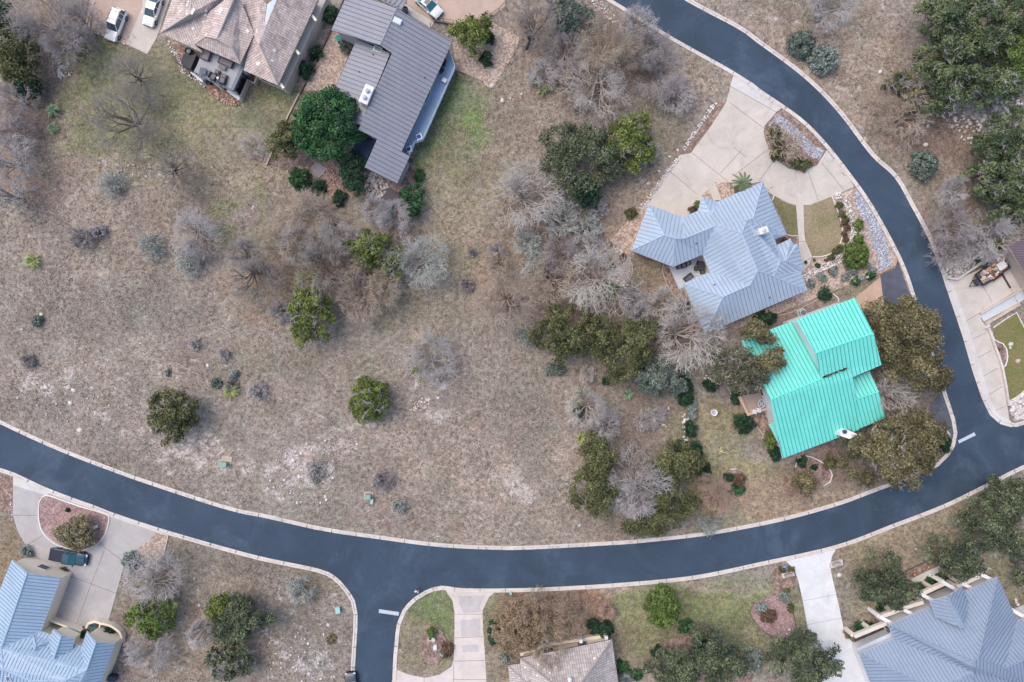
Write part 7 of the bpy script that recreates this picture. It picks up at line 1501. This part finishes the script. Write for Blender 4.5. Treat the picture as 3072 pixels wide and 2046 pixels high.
BT('grey', 'F', 1470, 1118, 84, 7.5, 'big silvery leafless tree between four olive junipers', group=BG, levels=5, rmin=.046)
BT('grey', 'F', 1455, 1150, 45, 6.8, 'second silvery leafless crown overlapping the big one', group=BG, levels=5, rmin=.026)
BT('pale', 'F', 2058, 905, 48, 6.5, 'pale leafless tree between two brown oaks right of the turquoise roof', group=BG, levels=5, rmin=.03)
BT('grey', 'F', 440, 535, 56, 5.5, 'silver grey leafless tree on the left of the middle slope', group=BG, levels=5, base_at=('10', 1740, 560), leaf='yellow', nleaf=60)
BT('dark', 'F', 590, 640, 66, 6.0, 'dark limbed leafless tree left of the yellow juniper', group=BG, base_at=('10', 2240, 860), leaf='bright', nleaf=120)
BT('dark', 'F', 745, 620, 84, 8.0, 'dark trunked leafless tree above the yellow juniper', group=BG, base_at=('11', 660, 1030), levels=5)
BT('tanb', 'F', 700, 500, 70, 6.0, 'tan leafless tree with arching limbs below the garden', group=BG, base_at=('11', 610, 510))
BT('grey', 'F', 690, 560, 50, 5.0, 'grey leafless tree left of the yellow juniper pair', group=BG)
BT('tanb', 'F', 830, 680, 62, 5.5, 'tan leafless tree between the two yellow junipers', group=BG)
BT('mauve', 'F', 98, 42, 96, 7.5, 'broad mauve leafless tree at the top left', group=BG, levels=5)
BT('mauve', 'F', 140, 95, 60, 6.0, 'mauve leafless tree above the white rubble at top left', group=BG, levels=5)
BT('mauve', 'F', 30, 225, 50, 5.0, 'mauve leafless tree at the left edge below the junipers', group=BG, levels=5)
BT('dark', 'F', 300, 165, 62, 7.0, 'thin dark leafless tree in the upper left lawn', group=BG, base_at=('00', 1240, 715), levels=5, rmin=.018)
BT('dark', 'F', 285, 275, 84, 8.0, 'large leafless tree with a dark forked trunk in the upper left lawn', group=BG, base_at=('00', 1275, 1120), levels=5)
BT('dark', 'F', 400, 385, 54, 6.5, 'small black limbed leafless tree below the upper left lawn', group=BG, base_at=('10', 1540, 50), levels=4)
BT('grey', 'F', 12, 365, 60, 7.0, 'grey leafless tree cut by the left edge', group=BG)
BT('grey', 'F', 8, 445, 40, 6.0, 'bare limb tree lower at the left edge', group=BG, levels=4)
BT('pale', 'F', 575, 330, 34, 3.0, 'faint fine leafless shrub tree left of the olive juniper', group=BG, rmin=.015)
BT('mauve', 'F', 2200, 520, 56, 5.5, 'mauve leafless tree right of the road bend', group=BG, levels=5)
BT('mauve', 'F', 2185, 575, 46, 5.0, 'mauve leafless tree just above the right hand driveway', group=BG, levels=5)
BT('grey', 'F', 2195, 440, 36, 4.0, 'small grey leafless tree between thicket and road', group=BG, levels=5)
BT('grey', 'F', 2295, 540, 58, 5.0, 'grey leafless tree above the brown roof corner', group=BG, levels=5)
BT('grey', 'F', 1905, 8, 58, 5.0, 'grey leafless tree at the top edge right of the road', group=BG, levels=5)
BT('khaki' if False else 'tanb', 'F', 2090, 265, 50, 4.5, 'tan leafless tree below the khaki tree on the right hillside', group=BG)
BT('tanb', 'F', 2030, 250, 44, 3.5, 'thin tan leafless tree left of the khaki tree', group=BG, rmin=.016)
BT('tanb', 'F', 1810, 325, 46, 5.5, 'leafless tree leaning over the driveway from the island bed', group=BG, base_at=('02', 2240, 1330), levels=4)
BT('grey', 'F', 352, 1325, 72, 5.5, 'grey leafless tree right of the lower left loop driveway', group=BG, levels=5, base_at=('30', 1370, 700), rmin=.046)
BT('grey', 'F', 342, 1500, 56, 4.5, 'grey leafless tree below the lower left green juniper', group=BG, levels=5)
BT('grey', 'F', 460, 1450, 34, 4.0, 'thin grey leafless tree between juniper and oak at lower left', group=BG)
BT('rose', 'F', 1235, 1420, 44, 5.5, 'rose brown leafless tree in the middle of the tan trees', group='tan trees over the bottom house', levels=5, leaf='tan', nleaf=3500)
BT('rose', 'F', 1298, 1430, 52, 5.5, 'rosy fan shaped leafless tree above the brown tiled roof', group='tan trees over the bottom house', levels=5, rmin=.03, leaf='tan', nleaf=3500)
BT('tanb', 'F', 1262, 1500, 40, 6.5, 'thin tan leafless tree reaching over the brown tiled roof', group='tan trees over the bottom house', levels=5, base_at=('Z6', 1140, 940))
BT('rose', 'F', 1655, 1145, 40, 3.5, 'pinkish tan leafless bush tree by the lower lawn', group=BG, levels=5)
BT('tanb', 'F', 1625, 1110, 22, 2.6, 'tan leafless tree just above the pinkish one', group=BG, levels=5)
BT('rose', 'F', 1400, 1405, 22, 1.6, 'small pinkish leafless bush right of the dark shrub pair', group=BG)
for a in (('tanb', 645, 565, 56, 5.0, 'tangled tan leafless tree left of the grey one in the middle thicket'), ('grey', 775, 545, 50, 5.5, 'grey leafless tree between arching tan tree and yellow juniper'), ('tanb', 800, 590, 44, 5.0, 'tan leafless tree pressed against the left of the yellow juniper'), ('tanb', 880, 660, 44, 4.5, 'tan leafless tree below the sparse yellowish juniper'), ('mauve', 560, 585, 40, 4.0, 'mauve leafless tree left of the dark limbed tree'), ('grey', 870, 480, 36, 4.5, 'grey leafless tree just below the stony garden'),
          ('mauve', 1300, 110, 54, 5.0, 'mauve leafless tree left of the bent trunk tree'), ('tanb', 1440, 110, 50, 5.5, 'tan leafless tree between the bent trunk and the mauve thicket'), ('tanb', 1320, 200, 44, 4.0, 'low tan leafless tree left of the pale one near the top'), ('tanb', 1270, 640, 60, 4.5, 'tan leafless tree between wide tan tree and rock garden'), ('mauve', 1290, 580, 48, 4.0, 'mauve leafless tree below the sage grey bushes'), ('grey', 1350, 575, 40, 4.5, 'grey leafless tree above the rock garden'), ('tanb', 1150, 610, 34, 3.0, 'low tan leafless tree over the bare soil patch'),
          ('mauve', 25, 300, 46, 5.0, 'mauve leafless tree at the left edge above the cut grey one'), ('mauve', 175, 45, 50, 6.0, 'mauve leafless tree beside the gravel parking strip'), ('grey', 2245, 560, 40, 4.5, 'grey leafless tree between the mauve pair and the brown roof'), ('grey', 1470, 720, 26, 4.0, 'small leafless tree below the rock garden')): BT(a[0], 'F', a[1], a[2], a[3], a[4], a[5], group=BG)
BB = bare_bush; BU = 'leafless bushes'
for a in (('sageb', 250, 418, 30, 2.6, 'sage grey bush on the upper left slope', 'sage', 400), ('mauve', 182, 545, 26, 2.2, 'thin grey bush left of the sage grey one', None, 0), ('grey', 220, 530, 16, 1.8, 'small fan shaped grey bush on the left slope', None, 0), ('sageb', 340, 562, 32, 2.6, 'grey green bush left of the silver grey tree', 'sage', 200), ('sageb', 425, 600, 34, 2.8, 'grey bush below the silver grey tree', 'sage', 120),
          ('mauve', 875, 1108, 26, 2.2, 'round lavender grey bush above the utility cabinets', None, 0), ('sageb', 916, 1165, 18, 1.6, 'grey green bush right of the utility cabinets', 'sage', 260), ('mauve', 62, 828, 16, 1.4, 'small lavender bush at the left side of the slope', None, 0), ('grey', 588, 898, 22, 1.8, 'pale bush right of the slope yucca', None, 0), ('mauve', 527, 883, 14, 1.4, 'small grey bush touching the slope yucca', None, 0),
          ('grey', 445, 790, 14, 1.2, 'tiny grey bush in the middle of the slope', None, 0), ('grey', 512, 812, 14, 1.2, 'tiny pale bush with a stone on the slope', None, 0), ('sageb', 683, 1363, 34, 3.0, 'silvery spiky bush in the bottom dry lot', 'sage', 400), ('sageb', 1290, 500, 46, 3.4, 'sage grey bush below the large dull green oak', 'sage', 500), ('sageb', 1350, 520, 40, 3.0, 'sage grey bush left of the gravel strip', 'sage', 400),
          ('grey', 1375, 470, 26, 3.2, 'pale grey bush under the dark low oak', None, 0), ('sageb', 1240, 610, 36, 2.8, 'sage grey bush left of the pale rock garden tree', 'sage', 260), ('sageb', 1215, 560, 34, 2.6, 'sage grey bush above the wide tan tree', 'sage', 200), ('greyx', 1140, 575, 18, 1.6, 'grey white bush beside the bare soil patch', 'sage', 160), ('mauve', 1072, 655, 16, 1.6, 'small dark brush pile bush near the trail', None, 0),
          ('grey', 720, 1085, 24, 1.8, 'dark grey bush in the limestone outcrop', 'oak', 160), ('grey', 1487, 970, 24, 1.6, 'left of the two small pale bushes in the brown lot', None, 0), ('grey', 1515, 955, 22, 1.6, 'right of the two small pale bushes in the brown lot', None, 0), ('pale', 1350, 862, 20, 1.6, 'small pale bush below the middle olive junipers', None, 0), ('mauve', 1085, 580, 10, 1.0, 'tiny bush right of the feathery tree', None, 0),
          ('tanb', 135, 1222, 16, 1.2, 'small brown bush in the left of the rose gravel oval', None, 0), ('grey', 640, 715, 26, 2.2, 'grey brush left of the yellow green juniper', None, 0), ('sageb', 1210, 770, 22, 2.4, 'pale sage bush at the left end of the middle tree row', 'sage', 700), ('sageb', 1630, 1205, 22, 2.6, 'silver green bush at the road kerb below the junipers', 'sage', 900), ('rose', 1640, 1190, 12, 1.0, 'tiny pinkish bush beside the silver green one', None, 0)):
    BB('grey' if a[0] == 'greyx' else a[0], 'F', a[1], a[2], a[3], a[4], a[5], BU, a[6], a[7])
# ------------------------------------------------------------------ shrubs
SH = shrub
for a in (('dark', 758, 34, 19, 20, 2.0, 'uppermost of the three round dark shrubs between the top roofs'), ('dark', 725, 118, 16, 17, 1.8, 'middle of the three round dark shrubs between the top roofs'), ('dark', 703, 156, 19, 20, 2.0, 'lowest of the three round dark shrubs between the top roofs'), ('dark', 1118, 135, 16, 18, 1.8, 'round dark shrub in the gravel yard right of the deck'), ('dark', 1124, 86, 12, 20, 1.8, 'dark shrub half hidden behind the bright green tree'),
          ('vivid', 687, 409, 24, 26, 2.0, 'dark grassy shrub in the garden left of the stones'), ('dark', 731, 430, 18, 18, 1.5, 'small dark shrub right of the grassy one'), ('dark', 780, 455, 16, 18, 1.4, 'dark shrub among twigs in the stony garden'), ('vivid', 965, 403, 12, 15, 1.4, 'small green shrub beside the green lawn strip'), ('greygreen', 798, 100, 18, 20, 2.2, 'olive shrub at the corner of the grey roof'),
          ('greygreen', 1845, 98, 30, 32, 2.4, 'left grey green bush beside the top road'), ('sage', 1898, 134, 34, 36, 2.6, 'right pale grey bush beside the top road'), ('greygreen', 2128, 378, 32, 34, 2.6, 'grey green bush left of the second thicket'), ('greygreen', 82, 738, 14, 12, 1.2, 'small dark shrub on the far left slope'), ('sage', 385, 856, 8, 8, .8, 'tiny green shrub on the slope'), ('greygreen', 496, 880, 14, 12, 1.0, 'small grey green shrub left of the slope yucca'),
          ('sage', 535, 860, 12, 12, 1.0, 'pale shrub above the slope yucca'), ('dark', 1576, 900, 20, 38, 2.4, 'tall dark hedge shrub at the upper lawn edge'), ('dark', 1588, 988, 16, 18, 1.8, 'round dark hedge shrub at the middle of the lawn edge'), ('dark', 1570, 1030, 20, 18, 1.8, 'dark hedge shrub left of the lawn edge'), ('dark', 1596, 1042, 20, 26, 2.0, 'dark hedge shrub at the lower lawn edge'), ('dark', 1621, 1082, 15, 17, 1.4, 'small dark round shrub by the lower lawn'),
          ('sage', 1592, 945, 12, 22, 1.2, 'silver shrub between the dark hedge shrubs'), ('sage', 1600, 1065, 16, 18, 1.4, 'silver shrub above the small dark round one'), ('dark', 1712, 975, 24, 22, 2.0, 'dark round shrub below the tan deck'), ('bright', 1774, 1012, 14, 24, 1.6, 'bright green shrub at the left wall of the turquoise roof'), ('dark', 1782, 1045, 14, 18, 1.4, 'dark green shrub below the bright one at the turquoise roof'), ('dark', 1692, 905, 10, 32, 1.0, 'narrow dark hedge along the tan deck'),
          ('dark', 1638, 885, 18, 16, 1.6, 'dark shrub at the top of the lower lawn'), ('dark', 1678, 1098, 12, 13, 1.0, 'dark green shrub at the left of the round mulch bed'), ('red', 1700, 1105, 16, 16, 1.1, 'red flowering shrub in the round mulch bed'), ('vivid', 1696, 1128, 18, 14, 1.1, 'green shrub at the bottom of the round mulch bed'), ('dark', 1848, 1062, 14, 13, 1.2, 'dark round shrub at the top of the teardrop bed'), ('dark', 1871, 1074, 8, 7, .7, 'tiny dark shrub in the teardrop bed'), ('olive', 1910, 1065, 13, 16, 1.2, 'olive shrub right of the teardrop bed'),
          ('dark', 2168, 1022, 20, 26, 2.2, 'dark shrub at the junction kerb by the oak'), ('bright', 1970, 586, 33, 35, 2.4, 'large bright green shrub in the front gravel bed of the blue house'), ('dark', 1762, 732, 26, 16, 2.0, 'dark shrub between the two middle roofs'), ('dark', 1899, 676, 16, 16, 1.6, 'dark green shrub above the turquoise roof'), ('vivid', 1967, 645, 11, 10, 1.0, 'green shrub below the grey utility cabinet'), ('vivid', 2002, 633, 12, 9, 1.0, 'green shrub by the timber edge of the old pad'),
          ('bright', 1976, 517, 11, 14, 1.2, 'upper bright green grass clump near the river rock'), ('bright', 1976, 547, 11, 10, 1.0, 'lower bright green grass clump near the river rock'), ('olive', 1451, 490, 13, 13, 1.2, 'olive shrub beside the stone row at the garage wing'), ('olive', 1785, 320, 16, 34, 1.4, 'dark olive shrub mass at the left of the driveway island'), ('olive', 1845, 378, 26, 14, 1.2, 'olive shrub mass at the bottom of the driveway island'), ('olive', 1790, 355, 16, 16, 1.2, 'olive shrub in the corner of the driveway island'),
          ('dark', 1365, 1440, 13, 20, 2.0, 'left dark round shrub above the brown tiled roof'), ('dark', 1394, 1448, 18, 21, 2.0, 'right dark round shrub above the brown tiled roof'), ('dark', 1132, 1455, 13, 28, 2.2, 'narrow dark green shrub between driveway and tan tree'), ('vivid', 1578, 1443, 23, 15, 1.4, 'feathery green shrub below the arborvitae'), ('dark', 1607, 1486, 12, 12, 1.2, 'dark round shrub at the edge of the bottom oaks'), ('dark', 1622, 1470, 9, 10, 1.0, 'smaller dark round shrub right beside it at the bottom oaks'), ('dark', 1510, 1500, 16, 14, 1.4, 'dark shrub left of the mulch at the bottom oaks'), ('vivid', 1431, 1535, 14, 16, 1.2, 'green shrub right of the brown tile roof'), ('vivid', 1462, 1552, 14, 12, 1.2, 'green shrub at the bottom edge near the brown tile roof'),
          ('sage', 1733, 1520, 22, 30, 2.0, 'silver blue shrub between the bottom oaks'), ('sage', 1640, 1470, 20, 22, 1.2, 'greyish shrub in the mulch above the bottom oaks'), ('sage', 1164, 1513, 12, 14, 1.4, 'silver shrub at the left corner of the brown tile roof'), ('sage', 1436, 1560, 14, 12, 1.4, 'silver shrub at the bottom right of the brown tile roof'), ('sage', 1750, 1396, 16, 13, 1.0, 'sage shrub in the upper left of the rose gravel bed'), ('sage', 1803, 1373, 12, 14, 1.0, 'sage shrub in the upper right of the rose gravel bed'), ('red', 1767, 1417, 20, 16, 1.1, 'red green shrub in the centre of the rose gravel bed'), ('olive', 1817, 1398, 8, 11, .8, 'small olive shrub at the right of the rose gravel bed'), ('olive', 1808, 1359, 7, 7, .6, 'tiny olive shrub at the top of the rose gravel bed'),
          ('olive', 1798, 1310, 8, 8, .7, 'left little olive shrub by the road end of the rose bed'), ('olive', 1820, 1312, 8, 8, .7, 'right little olive shrub by the road end of the rose bed'), ('bright', 994, 1455, 12, 11, 1.2, 'bright green round shrub in the mulch island'), ('red', 1027, 1495, 14, 18, .8, 'brownish shrub in the lower mulch island'), ('sage', 59, 1269, 12, 14, 1.4, 'silver shrub at the gable corner of the cream house'), ('sage', 300, 1290, 20, 20, 1.8, 'sage shrub left of the lower left leafless tree'), ('olive', 146, 1313, 10, 8, .8, 'small olive shrub at the cream wall corner'), ('bright', 182, 1472, 13, 18, 1.6, 'light green shrub between the cream gables'), ('olive', 193, 1451, 12, 8, 1.0, 'olive shrub left of the turquoise sculpture'), ('vivid', 2111, 1357, 20, 18, 1.4, 'green shrub right of the round oak'), ('vivid', 2158, 1337, 28, 14, 1.2, 'long green shrub in front of the arcade porch'), ('dark', 2041, 1396, 24, 12, 1.2, 'dark shrub under the round oak by the arcade'), ('dark', 2195, 1350, 8, 14, .8, 'small dark shrub by the arcade path'), ('vivid', 1990, 1440, 32, 11, 1.0, 'leafy green row between white driveway and arcade'), ('khaki', 1962, 1456, 22, 12, .9, 'khaki shrub at the corner of the white driveway'),
          ('greygreen', 1275, 830 + 20, 24, 14, 1.4, 'grey green shrub under the left olive juniper'), ('greygreen', 1330, 945, 12, 16, 1.4, 'small green shrub left of the pale leafless tree')):
    if min(a[3], a[2 + 1]) < 3: continue
    SH(a[0], 'shrub', 'shrub', 'F', *a[1:5], a[5], a[6])
for i_, (x, y, r_, lab) in enumerate(((727, 345, 33, 'topmost round ball shrub along the white stone wall'), (746, 412, 32, 'second ball shrub from the top along the white stone wall'), (781, 465, 33, 'third ball shrub from the top along the white stone wall'), (735, 718, 33, 'upper of the three lower ball shrubs by the stone wall'), (693, 756, 33, 'middle of the three lower ball shrubs by the stone wall'), (655, 806, 30, 'lowest of the three lower ball shrubs by the stone wall'))):
    SH('olive', 'ball_shrub', 'shrub', '13', x, y, r_*.26, r_*.26, 1.0, lab, 'clipped ball shrubs', leaf=.07, lump=.28, rough=.03)
for x, y, r_, lab in ((765, 500, 30, 'uppermost red brown shrub by the white stone wall'), (795, 535, 28, 'second red brown shrub by the white stone wall'), (770, 590, 25, 'third red brown shrub by the white stone wall'), (785, 640, 30, 'lowest red brown shrub by the white stone wall'), (612, 822, 18, 'small red brown shrub below the ball shrubs'), (300 - 60, 650, 30, 'red brown plants in the planted pocket of the blue house')):
    SH('red', 'shrub', 'shrub', '13', x, y, r_*.26, r_*.26, .8, lab, 'red brown shrubs', leaf=.07, lump=.25)
for x, y, r_, lab in ((675, 922, 38, 'silver sage plant in the middle of the gravel bed'), (572, 975, 38, 'silver sage plant left of the middle one'), (478, 1030, 40, 'silver sage plant nearest the blue roof corner'), (845, 915, 38, 'silver sage plant below the big bright shrub'), (793, 970, 38, 'silver sage plant left of the utility cabinets'), (965, 870, 35, 'silver sage plant right of the big bright shrub'), (1022, 912, 32, 'silver sage plant at the lower end of the river rock')):
    SH('sage', 'sage_plant', 'shrub', '13', x, y, r_*.27, r_*.27, .9, lab, 'silver sage plants', leaf=.08, lump=.28, rough=.25)
for x, y, r_, k_, lab in ((535, 873, 22, 'dark', 'small dark round plant below the oval lawn'), (500, 822, 13, 'red', 'tiny brown round plant at the end of the path'), (427, 845, 14, 'dark', 'small dark plant by the front door step'), (640, 925, 20, 'red', 'small reddish plant beside the middle sage plant')):
    SH(k_, 'shrub', 'shrub', '13', x, y, r_*.26, r_*.26, .6, lab, None, leaf=.07, lump=.2)
for t_, x, y, r_, k_, h_, lab in (('12', 688, 860, 11, 'khaki', .9, 'khaki shrub in the middle of the rock garden'), ('12', 790, 800, 9, 'red', .8, 'reddish shrub at the right of the rock garden'), ('12', 620, 905, 6, 'red', .6, 'small brown shrub in the rock garden'), ('12', 1405, 385, 9, 'red', 1.0, 'red brown plants in the corner of the tan driveway'), ('22', 642, 420, 10, 'dark', .9, 'dark spiky shrub below the middle olive junipers'), ('30', 595, 52, 5, 'dark', .5, 'tiny dark shrub at the top of the rose gravel oval'), ('30', 955, 1130, 14, 'dark', 1.4, 'dark green shrub inside the curved cream planter'),
                                ('31', 566, 1195, 12, 'khaki', .8, 'pale cactus clump in the bottom dry lot'), ('B', 800, 700, 5, 'red', .4, 'small brown plant in the half round bed at the right'), ('A', 1230, 890, 12, 'vivid', .8, 'small green plant above the right hand retaining wall'), ('A', 1740, 620, 12, 'bright', 1.0, 'light green plant beside the brown roof corner'), ('10', 2245, 900, 7, 'bright', .8, 'bright green tuft at the foot of the dark limbed tree')):
    SH(k_, 'shrub', 'shrub', t_, x, y, r_, r_, h_, lab, None, leaf=.08, lump=.25)
# ------------------------------------------------------------------ palms and yuccas
for t_, x, y, r_, h_, m_, n_, w_, lab in (('00', 475, 978, 17, .9, m_agave, 90, .05, 'larger of the two green agaves on the upper left slope'), ('00', 470, 1130, 13, .8, m_agave, 70, .05, 'smaller of the two green agaves on the upper left slope'), ('10', 287, 835, 19, .8, m_yucca, 110, .05, 'pale yellow green yucca alone at the far left'), ('20', 2040, 510, 19, .8, m_yucca, 90, .05, 'yellow green yucca beside the small grey bush on the slope'),
                                         ('02', 85, 790, 14, .7, m_yucca, 70, .05, 'left yucca near the top centre rocks'), ('02', 172, 770, 12, .7, m_yucca, 60, .05, 'right yucca near the top centre rocks'), ('02', 22, 715, 12, .7, m_agave, 50, .05, 'upper yucca near the top centre rocks'), ('12', 680, 1075, 20, .9, m_blade, 70, .06, 'green blade plant at the foot of the rock garden tree'), ('22', 425, 925, 14, .7, m_yucca, 60, .05, 'pale yucca above the upper left olive juniper'), ('13', 1930, 240, 11, .6, m_agave, 40, .05, 'small agave left of the second thicket'), ('22', 840, 540, 12, .6, m_agave, 40, .06, 'green agave in the brown lot below the grey green tree')):
    rosette(m_, 'yucca', 'yucca', t_, x, y, r_, h_, lab, n_, w_, 'yuccas and agaves')
def palm(t_, x, y, rad, h, label, nf=16, seed=1):
    r = np.random.RandomState(seed); c = G(t_, x, y, h); e = empty('palm', (c.x, c.y, 0), label, 'palm tree')
    b = MB(); b.tube((c.x, c.y, 0), (c.x, c.y, h*.9), .22, .18, 10); b.build('trunk', m_bark, e); V = []; F_ = []; R = rad*FM
    for i in range(nf):
        a = 6.283*i/nf + r.uniform(-.1, .1); d = np.array([math.cos(a), math.sin(a), 0]); s = np.array([-d[1], d[0], 0]); l = R*r.uniform(.8, 1.1); up_ = r.uniform(.2, .7)
        for k in range(18):
            q = (k + 1)/18; p = np.array([c.x, c.y, h*.9]) + d*l*q; p[2] += up_*math.sin(q*2.6)*.8 - q*q*.7; ll = .24*math.sin(math.pi*min(q*.9 + .1, 1))*R/2.2 + .1
            for sg in (-1, 1):
                o = len(V); t2 = p + s*sg*ll + d*ll*.7 - np.array([0, 0, .12]); V += [p - d*.04, p + d*.06, t2]; F_.append((o, o + 1, o + 2))
            o = len(V); p2 = np.array([c.x, c.y, h*.9]) + d*l*(k/18); p2[2] += up_*math.sin(k/18*2.6)*.8 - (k/18)**2*.7; V += [p2 - s*.04, p2 + s*.04, p + s*.04, p - s*.04]; F_.append((o, o + 1, o + 2, o + 3))
    mesh_obj('fronds', V, F_, m_palm, e)
palm('12', 1855, 142, 28, 3.6, 'large feathery palm at the front of the blue roof', 14, 2); palm('12', 1462, 322, 10, 2.6, 'small palm in the driveway corner of the blue roof', 12, 3)
palm('32', -2000, -2000, 5, 1, 'x', 3, 4) if False else None
# ------------------------------------------------------------------ dry grass tufts over the open ground
def grass(n, seed):
    r = np.random.RandomState(seed); pts = np.stack([r.uniform(-79, 79, n), r.uniform(-53, 53, n)], 1)
    # keep to the rough ground: off road, drives, lawns and roofs
    keep = np.ones(n, bool); polys = [road_poly] + [L(t_, q) for t_, q in NOGRASS]
    for P_ in polys:
        x, y = pts[:, 0], pts[:, 1]; c = np.zeros(n, bool); m = len(P_)
        for i in range(m):
            a, b = P_[i], P_[i - 1]
            if a[1] == b[1]: continue
            c ^= ((a[1] > y) != (b[1] > y)) & (x < (b[0] - a[0])*(y - a[1])/(b[1] - a[1]) + a[0])
        keep &= ~c
    pts = pts[keep]; d = vnoise(pts[:, 0], pts[:, 1], 21, 2.5); pts = pts[d + r.rand(len(pts))*.5 > .6]; n = len(pts); k = 5
    a = r.rand(n, k)*6.283; l = r.uniform(.12, .3, (n, k)); h = r.uniform(.06, .22, (n, k)); base_ = np.zeros((n, k, 3)); base_[..., :2] = pts[:, None]; base_[..., 2] = .0
    d = np.stack([np.cos(a), np.sin(a), 0*a], -1); s = np.stack([-np.sin(a), np.cos(a), 0*a], -1)*.035
    tip = base_ + d*l[..., None]; tip[..., 2] += h
    V = np.stack([base_ - s, base_ + s, tip], 2).reshape(-1, 3); return V, np.arange(len(V)).reshape(-1, 3), np.repeat(r.rand(n), k*3)
NOGRASS = [('02', [(1773, 640), (2836, 1650), (2310, 1810), (2040, 1600), (2060, 3000), (1400, 3000), (900, 2200), (1010, 1820)]), ('13', [(140, 200), (900, 180), (1230, 800), (1400, 1250), (900, 1300), (0, 1700), (-600, 1200)]),
           ('23', [(-200, -400), (900, -400), (1200, 200), (1150, 760), (900, 900), (200, 1120)]), ('01', [(560, -100), (2100, -100), (2230, 330), (1990, 780), (1200, 1700), (800, 1500), (-1200, 1000), (-1000, 0)]), ('00', [(750, -100), (1500, -100), (2400, 200), (2400, 950), (1400, 480)]),
           ('30', [(110, -260), (1500, 250), (950, 1080), (1060, 1600), (-100, 1700), (100, 400)]), ('31', [(1110, 1568), (1180, 1000), (1570, 745), (2030, 757), (1940, 1600)]), ('33', [(250, 500), (703, 380), (770, 1140), (1990, 600), (2400, 1000), (2400, 1700), (500, 1700)]),
           ('B', [(0, 0), (1200, -300), (1200, 1500), (760, 1500)]), ('22', [(1400, 400), (1900, 560), (2200, 1100), (2353, 1500), (1500, 1500), (1500, 1000)]), ('32', [(0, 740), (2353, 560), (2353, 1568), (0, 1568)]), ('00', [(700, 300), (2300, 900), (2000, 1400), (700, 900)])]
V_, F__, ti_ = grass(70000, 9)
m_gr_, t = base('dry_grass', .95, 0, .1); a_ = t.new('ShaderNodeAttribute', attribute_name='tint')
t.link(t.mix(a_.outputs['Fac'], alb((106, 94, 84)), alb((182, 168, 152))), t.bsdf.inputs['Base Color'])
tag(np_obj('dry_grass', V_, F__, m_gr_, None, ti_), 'tufts of dry tan grass scattered over the open lots', 'grass', kind='stuff')
